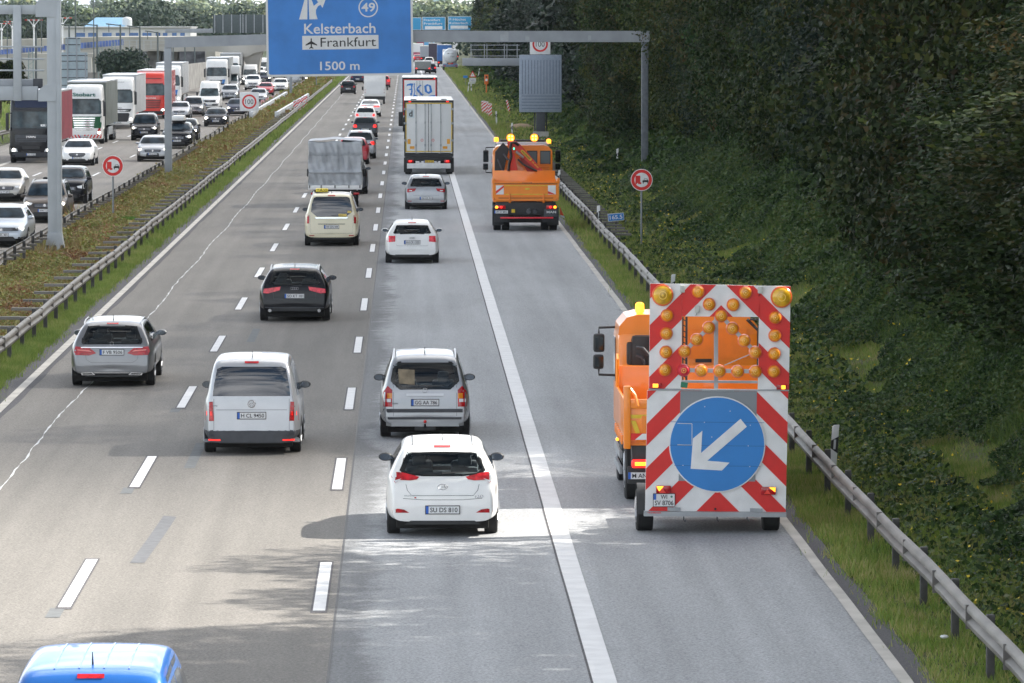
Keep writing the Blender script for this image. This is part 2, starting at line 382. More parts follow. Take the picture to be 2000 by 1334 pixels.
ribbon('left_lanes', lambda y: (-8.3+wv(y, 5)*.4, -.97), ys, .008, M_BROWN)
ribbon('right_lanes', lambda y: (-.97, 6.03+wv(y, 1)*.25), ys, .008, M_LIGHT)
sheet('exit_lane', [[(6.3, 640), (8.4, 655), (9.3, 760), (10.2, 1100), (10.2, Y1), (6.3, Y1)]], .012, M_LIGHT)
sheet('opposite_carriageway', [rect(-26.2, -13.0, Y0, Y1)], .004, M_OPP)
# markings
dash = lambda x, y, w_, l_: rect(x-w_/2, x+w_/2, y, y+l_)
M_ = []
for k in range(-2, 130):
    y = 69.3+18*k; M_.append(dash(-4.71, y, .17, 6.2)); M_.append(dash(-1.2, y-.5, .17, 6.2))
for k in range(0, 130):
    y = 66+18*k
    M_ += [dash(-16.35, y, .15, 6.2), dash(-19.45, y, .15, 6.2)]
sheet('lane_markings', M_, .016, M_MARK); sheet('marking_borders', [rect(a[0][0]-.03, a[1][0]+.03, a[0][1]-.25, a[2][1]+.15) for a in M_], .0135, M_EDGE)
ribbon('solid_line', lambda y: (2.27+wv(y)*.03, 2.56+wv(y)*.03), ys, .016, M_MARK)
ribbon('right_edge_line', lambda y: (6.0+wv(y)*.1, 6.17+wv(y)*.1), ys, .018, M_MARKD)
ribbon('left_edge_line', lambda y: (-8.55, -8.36), ys, .016, M_MARKD)
sheet('opposite_edge_lines', [rect(-13.56, -13.42, Y0, Y1), rect(-22.85, -22.55, Y0, Y1), [(8.15, 655), (8.35, 655), (9.1, 760), (10., 1100), (9.8, 1100), (8.9, 760)]], .017, M_MARKD)
ribbon('sealed_joint', lambda y: (lambda c, t: (c-t, c+t))(-7.05+.04*math.sin(y*.23)+.014*math.sin(y*.9+math.sin(y*.4)*2)+.009*math.sin(y*2.7+math.sin(y*1.1)*2), .013+.007*math.sin(y*1.9)+.005*math.sin(y*4.7+1)), [Y0+i*.35 for i in range(1500)]+[546+i*10 for i in range(200)], .014, M_SEAL)
ribbon('lane_joint', lambda y: (-.985, -.955), ys, .013, M_TAR)
ribbon('left_line_dark_border', lambda y: (-8.33, -8.22-wv(y, 2)*.35), ys, .012, M_EDGE)
ribbon('solid_line_joint', lambda y: (2.24+wv(y)*.03, 2.275+wv(y)*.03), ys, .013, M_EDGE)
sheet('removed_markings', [[(-4.12, 75.0), (-3.9, 75.0), (-3.8, 79), (-3.74, 82), (-3.96, 82.2), (-4.03, 78.6)]], .013, M_GHOST)
sheet('removed_markings', [dash(-3.92, 91+18*k, .2, 5.5) for k in range(0, 5)]+[dash(-4.79, 68.1+18*k, .2, 1.1) for k in range(3)], .0125, M_GHOST2)
sheet('transverse_joints', [rect(-8.2, 6.0 if k % 2 else -.97, y, y+.35) for k, y in enumerate((318, 356, 402, 455, 520, 600, 690))]+[rect(-26, -13.1, y, y+.25) for y in (178, 205, 236, 262, 330, 420)], .0145, mat('joint_dirt', (.12, .115, .11), .85))
# sloping bank on the right
def sm(t): t = max(0., min(1., t)); return t*t*(3-2*t)
def bx(y): return 9.05+1.15*sm((y-75)/70)
def bank(x, y):
    t = x-bx(y)
    if t <= 0: return 0.
    return .42*t*sm(t/2.5) if t < 9 else 3.78+.04*(t-9)
M_BANK = mat('bank_soil', (.06, .085, .026), .95, var=.4, vs=1.6, col2=(.10, .078, .042))
mb = MB(); xs = [6.3, 7, 8, 8.7, 9.3, 10, 11, 12, 13, 14, 16, 18, 20, 25, 40, 80, 300]; yy = [20+4*i for i in range(100)]+[420+40*i for i in range(60)]
vs = [(x, y, bank(x, y)-.02 + (0.03*math.sin(x*2+y*.7) if x > 7 else 0)) for y in yy for x in xs]; k = len(xs)
mb.add(vs, [(j*k+i, j*k+i+1, (j+1)*k+i+1, (j+1)*k+i) for j in range(len(yy)-1) for i in range(k-1)])
struct(mb.obj('right_bank', M_BANK))
# far hills
M_HILL = mat('hill_ground', (.06, .08, .03), .95, var=.3, vs=.01)
mb = MB(); nx_ = 60; yl = [950, 1100, 1400, 1800, 2300, 2900, 3600]; hz_ = [-1, .0, .8, 2, 4.5, 8, 12]
vs = [(-900+1800*i/nx_, y, h*(1+.25*math.sin(i*.6+y))) for y, h in zip(yl, hz_) for i in range(nx_+1)]; k = nx_+1
mb.add(vs, [(j*k+i, j*k+i+1, (j+1)*k+i+1, (j+1)*k+i) for j in range(len(yl)-1) for i in range(nx_)])
struct(mb.obj('far_hills', M_HILL))
# ================================================================== vegetation
def leaf_mat(name, cols, trans=.22, vs=.9, rough=.55, spec=.35, orand=0.):
    m = bpy.data.materials.new(name); m.use_nodes = True; n = m.node_tree.nodes; l = m.node_tree.links; p = n['Principled BSDF']; o = n['Material Output']
    p.inputs['Roughness'].default_value = rough; p.inputs['Specular IOR Level'].default_value = spec
    g = n.new('ShaderNodeNewGeometry'); no = n.new('ShaderNodeTexNoise'); no.inputs['Scale'].default_value = vs; no.inputs['Detail'].default_value = 3
    l.new(g.outputs['Position'], no.inputs['Vector'])
    a = n.new('ShaderNodeMath'); a.operation = 'MULTIPLY_ADD'; a.inputs[1].default_value = .55; l.new(g.outputs['Random Per Island'], a.inputs[0])
    b = n.new('ShaderNodeMath'); b.operation = 'MULTIPLY_ADD'; b.inputs[1].default_value = 1.5; b.inputs[2].default_value = -.52; l.new(no.outputs[0], b.inputs[0]); l.new(b.outputs[0], a.inputs[2])
    r = n.new('ShaderNodeValToRGB'); l.new(a.outputs[0], r.inputs[0]); e = r.color_ramp.elements
    e[0].position = 0; e[0].color = (*cols[0], 1); e[1].position = 1; e[1].color = (*cols[-1], 1)
    for i, c_ in enumerate(cols[1:-1]): q = e.new((i+1)/(len(cols)-1)); q.color = (*c_, 1)
    l.new(r.outputs[0], p.inputs['Base Color'])
    if orand:
        oi = n.new('ShaderNodeObjectInfo'); hs = n.new('ShaderNodeHueSaturation'); mr = n.new('ShaderNodeMapRange'); mr.inputs[3].default_value = .3; mr.inputs[4].default_value = 1.0; l.new(oi.outputs['Random'], mr.inputs[0]); l.new(mr.outputs[0], hs.inputs['Value'])
        m2 = n.new('ShaderNodeMapRange'); m2.inputs[3].default_value = .475; m2.inputs[4].default_value = .52; m3 = n.new('ShaderNodeMath'); m3.operation = 'FRACT'; m4 = n.new('ShaderNodeMath'); m4.operation = 'MULTIPLY'; m4.inputs[1].default_value = 7.3; l.new(oi.outputs['Random'], m4.inputs[0]); l.new(m4.outputs[0], m3.inputs[0]); l.new(m3.outputs[0], m2.inputs[0]); l.new(m2.outputs[0], hs.inputs['Hue'])
        l.new(r.outputs[0], hs.inputs['Color']); l.new(hs.outputs[0], p.inputs['Base Color']); r = hs
    t = n.new('ShaderNodeBsdfTranslucent'); l.new(r.outputs[0], t.inputs[0]); mx_ = n.new('ShaderNodeMixShader'); mx_.inputs[0].default_value = trans
    l.new(p.outputs[0], mx_.inputs[1]); l.new(t.outputs[0], mx_.inputs[2]); l.new(mx_.outputs[0], o.inputs[0]); return m
def fast_mesh(name, V, nper, m):
    nf = len(V)//nper; me = bpy.data.meshes.new(name); me.vertices.add(len(V)); me.vertices.foreach_set('co', V.astype(np.float32).ravel())
    me.loops.add(len(V)); me.loops.foreach_set('vertex_index', np.arange(len(V), dtype=np.int32)); me.polygons.add(nf)
    me.polygons.foreach_set('loop_start', np.arange(0, len(V), nper, dtype=np.int32)); me.polygons.foreach_set('loop_total', np.full(nf, nper, dtype=np.int32))
    me.materials.append(m); me.update(calc_edges=True); return me
def leaves(pts, nrm, size, g, elong=1.5, spread=.8):
    n = len(pts); a = nrm+g.normal(0, spread, (n, 3)); a /= np.linalg.norm(a, axis=1)[:, None]+1e-9
    t = g.normal(0, 1, (n, 3)); u = np.cross(a, t); u /= np.linalg.norm(u, axis=1)[:, None]+1e-9; v = np.cross(a, u)
    s = size[:, None]; h = a*s*.18
    return np.stack([pts-u*s*elong/2, pts+v*s/2+u*s*.12-h, pts+u*s*elong/2, pts-v*s/2+u*s*.12-h], 1).reshape(-1, 3)
def blades(pts, h, g, w_=.012):
    n = len(pts); a = g.uniform(0, 2*np.pi, n); d = np.stack([np.cos(a), np.sin(a), 0*a], 1)*w_*(.6+h[:, None]*2); lean = g.normal(0, .35, (n, 3))*h[:, None]; lean[:, 2] = h
    return np.stack([pts-d, pts+d, pts+lean], 1).reshape(-1, 3)
def np_bank(P):
    return np.array([bank(x, y) for x, y in P])
G_FOREST = [leaf_mat('leaves_dark_green', [(.009, .024, .009), (.020, .050, .016), (.042, .088, .026), (.09, .14, .038), (.12, .09, .03)], spec=.13, orand=1),
            leaf_mat('leaves_olive', [(.011, .026, .008), (.026, .054, .015), (.058, .095, .026), (.12, .15, .034), (.13, .09, .03)], spec=.13, orand=1),
            leaf_mat('leaves_russet', [(.011, .022, .008), (.024, .042, .014), (.046, .068, .022), (.09, .08, .028), (.14, .085, .03)], spec=.13, orand=1),
            leaf_mat('leaves_bluish', [(.010, .024, .016), (.022, .046, .03), (.04, .075, .046), (.08, .12, .06)], spec=.15, orand=1)]
G_CONIF = leaf_mat('needles_dark', [(.008, .02, .012), (.014, .034, .02), (.028, .055, .03), (.05, .085, .035)], trans=.1, orand=1)
G_BANK = leaf_mat('bramble_leaves', [(.009, .022, .008), (.020, .048, .013), (.044, .09, .022), (.095, .15, .038), (.14, .13, .035)], trans=.25, vs=.6, spec=.22)
G_MED = leaf_mat('median_shrub_leaves', [(.17, .07, .035), (.28, .15, .06), (.22, .19, .06), (.19, .24, .055), (.33, .24, .08), (.11, .18, .045)], vs=.33)
G_GRASS = leaf_mat('grass_blades', [(.10, .17, .03), (.17, .27, .045), (.25, .33, .06), (.40, .36, .14), (.46, .40, .20)], trans=.3, vs=.9)
G_GRASSM = leaf_mat('grass_blades_median', [(.11, .18, .035), (.18, .27, .05), (.26, .33, .08), (.42, .38, .17)], trans=.3, vs=.7)
G_FAR = leaf_mat('far_wood_leaves', [(.04, .07, .05), (.06, .10, .06), (.10, .14, .07), (.16, .19, .08), (.20, .20, .09)], vs=.02, trans=.15)  # paler leaf colours put distance haze into the wood
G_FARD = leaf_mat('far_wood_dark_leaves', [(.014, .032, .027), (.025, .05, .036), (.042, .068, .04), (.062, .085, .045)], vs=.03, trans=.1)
BARK = mat('bark', (.07, .055, .04), .9, var=.4, vs=8)
def crown_mesh(name, seed, H, Rr, z0, nleaf, size, m, nclump=26, cone=False):
    g = np.random.default_rng(seed); cs = []
    for i in range(nclump):
        t = (i+.5)/nclump; z = z0+(H-z0)*t
        if cone: rr = Rr*(1-t)**.8+.3
        else: rr = Rr*math.sin(math.pi*min(.93, max(.16, t*.9+.06)))**.6
        a = i*2.4+g.uniform(0, .8); q = g.uniform(.45, .92)*rr
        cs.append((q*math.cos(a), q*math.sin(a), z, g.uniform(.34, .55)*Rr*(1-.35*t)+.25))
    cs = np.array(cs); w_ = cs[:, 3]**2; idx = g.choice(len(cs), nleaf, p=w_/w_.sum())
    d = g.normal(0, 1, (nleaf, 3)); d /= np.linalg.norm(d, axis=1)[:, None]; r = cs[idx, 3]*g.uniform(.55, 1.06, nleaf)**.4
    lump = 1+.16*np.sin(d[:, 0]*7+idx)+.12*np.sin(d[:, 2]*9+idx*2)
    P = cs[idx, :3]+d*(r*lump)[:, None]*np.array([1, 1, .8])
    V = leaves(P, d+np.array([0, 0, .45]), size*g.uniform(.6, 1.35, nleaf), g)
    return fast_mesh(name, V, 4, m), cs
def trunk_mb(H, cs, seed, r0=.19):
    mb = MB(); r = random.Random(seed); pts = [(0, 0, -.6)]
    for i in range(1, 7): pts.append((r.uniform(-.2, .2), r.uniform(-.2, .2), H*.8*i/6))
    mb.tube(pts, [r0*(1.25-i/6.) if i < 6 else .03 for i in range(7)], 8)
    for c_ in cs[::3]:
        z = max(.8, c_[2]-1.2); mb.tube([(0, 0, z), (c_[0]*.5, c_[1]*.5, (z+c_[2])/2), (c_[0]*.95, c_[1]*.95, c_[2])], [r0*.38, r0*.25, .015], 5)
    return mb
VARS = []
for i in range(6):
    H = 14; me, cs = crown_mesh('crown', 10+i, H, 4.1, .9, 38000, .115, G_FOREST[i % 4], nclump=27)
    VARS.append((me, trunk_mb(H, cs, i).obj('trunk', BARK)))
CON, ccs = crown_mesh('crown', 40, 13, 3.2, 1.2, 16000, .14, G_CONIF, nclump=40, cone=True); CONT = trunk_mb(13, ccs[:20], 9).obj('trunk', BARK)
FARV = []
for i in range(3):
    me, cs = crown_mesh('crown', 60+i, 12, 4.2, .8, 5200, .34, [G_CONIF, G_FOREST[3], G_FOREST[1]][i]); FARV.append((me, trunk_mb(12, cs, 20+i).obj('trunk', BARK)))
def tree(x, y, s, sz, rot, cm, tm, label, cat='tree', group=None, name='broadleaf_tree', z=None):
    t = thing(name, label, cat, (x, y, bank(x, y) if z is None else z), rot, group)
    c = bpy.data.objects.new('crown', cm); C.objects.link(c); c.parent = t; k = bpy.data.objects.new('trunk', tm); C.objects.link(k); k.parent = t
    t.scale = (s, s, sz); return t
FW = 'dense dark broadleaf tree in the unbroken wood on the right bank beside the guardrail'
r = random.Random(3); y = 56.
while y < 330:
    for row, (dx, st) in enumerate(((4.9, 0), (9.2, 2.3))):
        yy_ = y+st; x = bx(yy_)+dx+r.uniform(-1.3, 1.1); H = r.uniform(.85, 1.15)
        if row == 0 and yy_ < 110: x += .5
        if row == 0 and 150 < yy_ < 256: x = max(x+1.2, 16.4)
        if yy_ < 69: hz = (1.18+r.uniform(-.2, .14)) if row else r.uniform(.7, 1.)
        elif yy_ < 80: hz = r.uniform(.62, .86)
        elif 80 <= yy_ < 99: hz = r.uniform(.42, .5)+(.05 if row else 0)
        else: hz = H
        i = r.randrange(6); tree(x, yy_, r.uniform(.85, 1.08), hz, r.uniform(0, 6.28), VARS[i][0], VARS[i][1].data, FW, group='trees of the roadside wood')
    y += 4.3
for x, y_, s_, hz_ in ((17.0, 247, .95, 1.0), (17.2, 228, 1., 1.05), (13.9, 300, .9, .9), (14.1, 322, .9, .95)):
    tree(x, y_, s_, hz_, y_, VARS[int(y_) % 6][0], VARS[int(y_) % 6][1].data, FW, group='trees of the roadside wood')
while y < 900:
    s_ = 6.5 if y < 520 else 9
    for row in range(2):
        x = bx(y)+5.2+row*5+r.uniform(-1, 1); i = r.randrange(4)
        if i == 0 or (y > 420 and r.random() < .45):
            tree(x, y+row*3, r.uniform(.9, 1.2), r.uniform(.8, 1.15), r.uniform(0, 6), CON, CONT.data, 'dark pointed evergreen tree in the distant wood along the right of the road', group='evergreens of the distant wood', name='conifer_tree')
        else:
            i = r.randrange(3); tree(x, y+row*3, r.uniform(.8, 1.2), r.uniform(.75, 1.15), r.uniform(0, 6), FARV[i][0], FARV[i][1].data, 'bushy blue-green tree in the distant wood along the right of the road', group='trees of the distant wood')
    y += s_
for me, o in VARS+FARV: bpy.data.objects.remove(o)
bpy.data.objects.remove(CONT)
# ground cover
def scatter(x0, x1, y0, y1, n, g): return np.stack([g.uniform(x0, x1, n), g.uniform(y0, y1, n)], 1)
def cover(name, segs, m, fx, hfun, seed, kind='leaf'):
    g = np.random.default_rng(seed); parts = []
    for y0, y1, n, s in segs:
        t = g.uniform(0, 1, n); yv = g.uniform(y0, y1, n); a = np.array([fx(q) for q in yv]); xv = a[:, 0]+(a[:, 1]-a[:, 0])*t
        z0 = np_bank(np.stack([xv, yv], 1)); big = .5+.5*np.sin(xv*.9+yv*.45)*np.sin(yv*.5-xv*.7+2*np.sin(yv*.2)); lump = .5+.35*np.sin(xv*2.3+yv*.37)*np.sin(yv*.61-xv*1.3)+.25*np.sin(xv*4.1+yv*1.3+np.sin(yv*.23)*3)+.2*np.sin(yv*.11+xv*.6)
        if kind == 'leaf':
            z = z0+hfun(t)*(np.clip(lump, .1, 1.3)*.6+(big*.8 if name == 'bramble_thicket' else .2))*g.uniform(.6, 1., n)+.02; keep = (big+g.normal(0, .15, n) > .07) if name == 'bramble_thicket' else ~((xv < -11.2) & (yv > 170) & (yv < 179.2) & (name.startswith('median')))
            P = np.stack([xv, yv, z], 1); nr = np.tile(np.array([-.25, -.1, 1.]), (n, 1)); parts.append(leaves(P[keep], nr[keep], (s*g.uniform(.5, 1.5, n))[keep], g, spread=.75))
        else:
            edge = g.exponential(.07, n); xv = xv-edge*(t < .5) if fx(100.)[0] > 0 else xv+edge*(t > .5); h = s*g.uniform(.5, 1.3, n)*(.55+.6*np.clip(lump, 0, 1.2)); P = np.stack([xv, yv, z0-.02], 1); parts.append(blades(P, h, g, .011*max(1, y0/140)))
    me = fast_mesh(name, np.concatenate(parts), 4 if kind == 'leaf' else 3, m); o = bpy.data.objects.new(name, me); C.objects.link(o); o['kind'] = 'stuff'; return o
def stuff(o, label, cat): o['label'] = label; o['category'] = cat; return o
stuff(cover('bank_grass', [(58, 130, 60000, .4), (130, 240, 50000, .45), (240, 420, 30000, .55)], leaf_mat('bank_grass_blades', [(.05, .10, .02), (.09, .15, .03), (.14, .20, .045), (.26, .24, .10)], trans=.3, vs=.5), lambda q: (bx(q)+1.5, bx(q)+6.5), None, 22, 'blade'), 'longer tufty grass showing between the brambles on the bank', 'grass')
stuff(cover('bramble_thicket', [(58, 130, 330000, .048), (130, 240, 200000, .075), (240, 420, 70000, .2), (420, 900, 40000, .42)], G_BANK,
      lambda q: (bx(q)+.6+.7*math.sin(q*.23)+.4*math.sin(q*.71)+.2*math.sin(q*1.9), bx(q)+7.5), lambda t: .3+.9*np.minimum(1, t*3), 1), 'dark green brambles and ivy covering the bank below the trees', 'undergrowth')
stuff(cover('verge_grass', [(58, 110, 150000, .17), (110, 180, 120000, .2), (180, 330, 90000, .26), (330, 900, 60000, .4)], G_GRASS,
      lambda q: (6.5+.04*math.sin(q*.9)+.03*math.sin(q*2.3), bx(q)+2.1), None, 2, 'blade'), 'short green grass on the right verge around the guardrail', 'grass')
stuff(cover('verge_weeds', [(58, 110, 9000, .07), (110, 180, 7000, .09), (180, 330, 7000, .14), (330, 700, 5000, .25)], G_BANK,
      lambda q: (7.35, bx(q)+.4), lambda t: .12+.3*t, 12), 'taller weeds behind the right guardrail', 'weeds')
G_FLOW = mat('yellow_petals', (.75, .55, .03), .6)
stuff(cover('wildflowers', [(62, 110, 330, .035), (110, 200, 500, .045), (200, 330, 400, .07), (330, 600, 300, .1)], G_FLOW,
      lambda q: (7.5, bx(q)+1.8), lambda t: .3+.45*t, 5), 'small yellow flowers dotted over the right verge', 'flowers')
stuff(cover('median_shrubs', [(95, 170, 100000, .065), (170, 260, 90000, .085), (260, 420, 70000, .14), (420, 900, 26000, .42)], G_MED,
      lambda q: (-13.1+.12*math.sin(q*.7), -9.75), lambda t: .30+.42*np.clip(1.6-t*1.0, .6, 1), 3), 'low brown and green shrubs filling the median strip', 'ground cover')
stuff(cover('dry_median_weeds', [(95, 170, 16000, .5), (170, 260, 16000, .55), (260, 500, 14000, .65)], leaf_mat('dry_weed_stems', [(.16, .09, .04), (.26, .17, .08), (.22, .22, .07), (.36, .28, .13)], vs=.4), lambda q: (-13.0, -10.1), None, 33, 'blade'), 'dry brown weed stems standing among the median shrubs', 'weeds')
stuff(cover('median_grass', [(85, 180, 90000, .19), (180, 330, 60000, .26), (330, 900, 40000, .4)], G_GRASSM,
      lambda q: (-9.9, -9.0+.04*math.sin(q*.6)+.03*math.sin(q*2.1)), None, 4, 'blade'), 'green grass between the median guardrail and the left lane', 'grass')
stuff(cover('left_bank_grass', [(180, 360, 30000, .35), (360, 800, 30000, .6)], G_GRASSM, lambda q: (-48, -26.6), None, 6, 'blade'), 'pale green grass beyond the left guardrail', 'grass')
# far wood: rows of crowns merged into one mass
def far_wood(name, rows, m, seed, label):
    g = np.random.default_rng(seed); parts = []
    for y, zg, hgt, x0, x1, sp, ls in rows:
        x = x0
        while x < x1:
            H = hgt*g.uniform(.72, 1.2); rr = sp*g.uniform(.6, .95); nl = 520
            for q in range(3):
                c_ = np.array([x+g.uniform(-rr, rr)*.5, y+g.uniform(-15, 15), zg+H*(.45+.2*q)]); d = g.normal(0, 1, (nl//3+20, 3)); d /= np.linalg.norm(d, axis=1)[:, None]
                P = c_+d*np.array([rr, rr, H*.3])*g.uniform(.8, 1.05, (len(d), 1)); parts.append(leaves(P, d+np.array([0, 0, .3]), .72*ls*g.uniform(.6, 1.4, len(d)), g, 1.2, .5))
            x += sp*g.uniform(.7, 1.1)
    o = bpy.data.objects.new(name, fast_mesh(name, np.concatenate(parts), 4, m)); C.objects.link(o); o['kind'] = 'stuff'; o['label'] = label; o['category'] = 'wood'
def xr(y, a, b): return ((a-793)/FPX*y, (b-793)/FPX*y)
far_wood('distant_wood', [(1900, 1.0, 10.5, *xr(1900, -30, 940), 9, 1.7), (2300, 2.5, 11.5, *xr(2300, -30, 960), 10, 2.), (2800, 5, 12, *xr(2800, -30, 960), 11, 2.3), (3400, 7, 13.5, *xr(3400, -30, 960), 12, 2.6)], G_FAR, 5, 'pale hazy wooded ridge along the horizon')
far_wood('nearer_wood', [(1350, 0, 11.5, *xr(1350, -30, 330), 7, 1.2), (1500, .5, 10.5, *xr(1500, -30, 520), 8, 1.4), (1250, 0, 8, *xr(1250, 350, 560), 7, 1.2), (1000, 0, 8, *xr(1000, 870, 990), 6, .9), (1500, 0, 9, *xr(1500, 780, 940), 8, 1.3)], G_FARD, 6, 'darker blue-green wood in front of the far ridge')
def bush(px, py, d, w_, h_, label, name='tree', m=None, n=5000, ls=.25):
    p = GD(px, py, d); g = np.random.default_rng(int(px+py)); cs = [(g.uniform(-w_, w_)*.5, g.uniform(-1, 1), g.uniform(.35, .8)*h_, g.uniform(.25, .42)*min(w_, h_)) for _ in range(9)]
    parts = []
    for c_ in cs:
        dd = g.normal(0, 1, (n//9, 3)); dd /= np.linalg.norm(dd, axis=1)[:, None]; parts.append(leaves(np.array(c_[:3])+dd*c_[3]*g.uniform(.6, 1.1, (len(dd), 1)), dd, ls*g.uniform(.6, 1.3, len(dd)), g))
    t = thing(name, label, 'tree', (p.x, d, 0)); c = bpy.data.objects.new('crown', fast_mesh('crown', np.concatenate(parts), 4, m or G_FOREST[3])); C.objects.link(c); c.parent = t
    mb = MB(); mb.tube([(0, 0, -.2), (.1, 0, h_*.3), (0, 0, h_*.6)], [.18, .14, .05]); [mb.tube([(0, 0, h_*.25), (c_[0], c_[1], c_[2])], [.08, .03], 5) for c_ in cs[:5]]
    mb.obj('trunk', BARK, t)
bush(240, 150, 560, 5.0, 4.6, 'green bushy tree in front of the dark viaduct opening', n=7000, m=G_FARD)
bush(-2, 150, 420, 2.8, 5.2, 'dark olive tree at the left edge behind the lattice of the grey gantry', m=G_FOREST[1], n=7000)
bush(270, 165, 610, 4, 2.6, 'low green bush to the right of the bushy viaduct tree')

# single plants of the median
def tuft(px, py, w_, h_, m, label, name='shrub', n=2500):
    p = G(px, py); g = np.random.default_rng(int(px)); P = np.stack([g.normal(0, w_*.4, n), g.normal(0, w_*.9, n), g.uniform(0, 1, n)*0], 1)
    h = h_*g.uniform(.4, 1., n)*np.exp(-(P[:, 0]/w_)**2); o = bpy.data.objects.new(name, fast_mesh(name, blades(P, h, g, .016), 3, m)); C.objects.link(o); o.location = p; tag(o, label, 'plant')
tuft(250, 452, .55, .62, leaf_mat('bright_herb', [(.05, .14, .02), (.08, .2, .03), (.12, .24, .04)], vs=2), 'bright green feathery bush at the foot of the left round sign', n=6000)
tuft(148, 436, .12, .95, G_MED, 'thin lone weed standing beside the road edge left of the round sign', name='weed', n=120)
# ================================================================== guardrails
PROF = [(0, .77), (-.05, .755), (-.08, .72), (-.08, .67), (-.015, .62), (-.015, .60), (-.08, .55), (-.08, .50), (-.05, .465), (0, .45)]
def rail_beam(mb, x, s, ys, hole=True):
    vs = []; n = len(PROF)
    for y in ys:
        dx = .012*math.sin(y*.19)+.008*math.sin(y*.71); dz = .015*math.sin(y*.13+1)+.008*math.sin(y*.6)
        for t in (0, .006):
            for a, z in PROF: vs.append((x+s*a+dx+s*t, y, z+dz))
    k = 2*n
    for i in range(len(ys)-1):
        for j in range(n-1):
            mb_f.append((i*k+j, i*k+j+1, (i+1)*k+j+1, (i+1)*k+j)); mb_f.append((i*k+n+j, (i+1)*k+n+j, (i+1)*k+n+j+1, i*k+n+j+1))
        for j in (0, n-1): mb_f.append((i*k+j, (i+1)*k+j, (i+1)*k+n+j, i*k+n+j))
    mb.add(vs, mb_f)
STEEL = mat('weathered_rail_steel', (.185, .172, .155), .55, .35, var=.22, vs=1.1)
STEELP = mat('dark_rail_post', (.06, .058, .055), .7, var=.3)
def guardrail(label, x, s, y0, y1, posts, struts, px_off=.07, name='guardrail', strut_l=.85):
    global mb_f
    t = thing(name, label, 'guardrail', (x, y0, 0)); mb = MB(); mb_f = []
    ys_ = [q for q in np.arange(0, y1-y0, 2.)]
    rail_beam(mb, 0, s, ys_); mb.obj('beam', STEEL, t, ang=50)
    for y in np.arange(3., 200 if name == 'guardrail' and abs(x) < 10 else 0, 4.):
        q = MB(); q.box(-s*.002 if s < 0 else .0, s*-.088+0, y-.16, y-.152, .46, .765)
        q.obj('beam_joint', mat('rail_joint', (.15, .14, .13), .6), t, smooth=False)
    mb2 = MB()
    for y in posts:
        q = MB(); q.box(s*-(-px_off)*1-.05 if s > 0 else px_off-.05, (px_off+.05), y-y0-.06, y-y0+.06, -.1, .8, 0, .012); q.obj('post', STEELP, t)
    for y in struts:
        q = MB(); a, b = (0.02, strut_l) if strut_l > 0 else (strut_l, -.02); q.box(a, b, y-y0-.08, y-y0+.08, .585, .60, 0); q.box(a, b, y-y0-.08, y-y0-.07, .525, .585, 0); q.obj('spacer', STEEL, t)
    return t
rp = [61.5+4*i for i in range(26)]
g1 = guardrail('long grey W-shaped guardrail along the right verge of the road', 7.08, 1, 56, 286, rp+[166+4*i for i in range(30)], [178+2.67*i for i in range(40)])
q = MB(); global_f = None
g2 = guardrail('grey median guardrail beside the left lane, with cross spacers over the shrubs', -9.35, -1, 90, 640, [96+4*i for i in range(40)]+[260+9*i for i in range(30)], [100+4*i for i in range(34)]+[240+6*i for i in range(30)], px_off=-.07, strut_l=-.95)
g3 = guardrail('second median guardrail facing the oncoming lanes', -12.75, 1, 150, 640, [152+4*i for i in range(30)]+[280+8*i for i in range(25)], [160+2.5*i for i in range(60)], strut_l=.35)
g4 = guardrail('guardrail on the far left beyond the oncoming lanes', -27.0, -1, 180, 640, [184+4*i for i in range(40)], [], px_off=-.07)
# ================================================================== poles, signs
POLE = mat('galvanised_pole', (.23, .245, .26), .5, .4, var=.1)
SIGNB = mat('sign_back_grey', (.30, .32, .34), .5, .3)
BLK = mat('sign_black', (.012, .012, .013), .5)
def lorry_car_icon(par, y, k):      # no overtaking by lorries: red lorry, black car, scaled by k
    o = MB(); o.box(-.20*k, -.03*k, y-.003, y, -.07*k, .16*k); o.box(-.2*k, .0*k, y-.003, y, -.1*k, -.07*k)
    for cx in (-.17, -.075, -.02): o.prism(circ(cx*k, -.115*k, .028*k, 12), 'y', y-.003, y)
    o.obj('red_lorry_symbol', REDF, par, smooth=False)
    o = MB(); o.prism([(.05*k, -.07*k), (.05*k, -.01*k), (.09*k, .0), (.11*k, .055*k), (.21*k, .055*k), (.235*k, 0), (.26*k, -.01*k), (.26*k, -.07*k)], 'y', y-.003, y)
    o.box(.06*k, .09*k, y-.003, y, -.115*k, -.07*k); o.box(.22*k, .25*k, y-.003, y, -.115*k, -.07*k); o.obj('black_car_symbol', BLK, par, smooth=False)
    o = MB(); o.prism([(.105*k, .005*k), (.12*k, .04*k), (.2*k, .04*k), (.215*k, .005*k)], 'y', y-.006, y-.0032); o.obj('car_window_symbol', WHITEP, par, smooth=False)
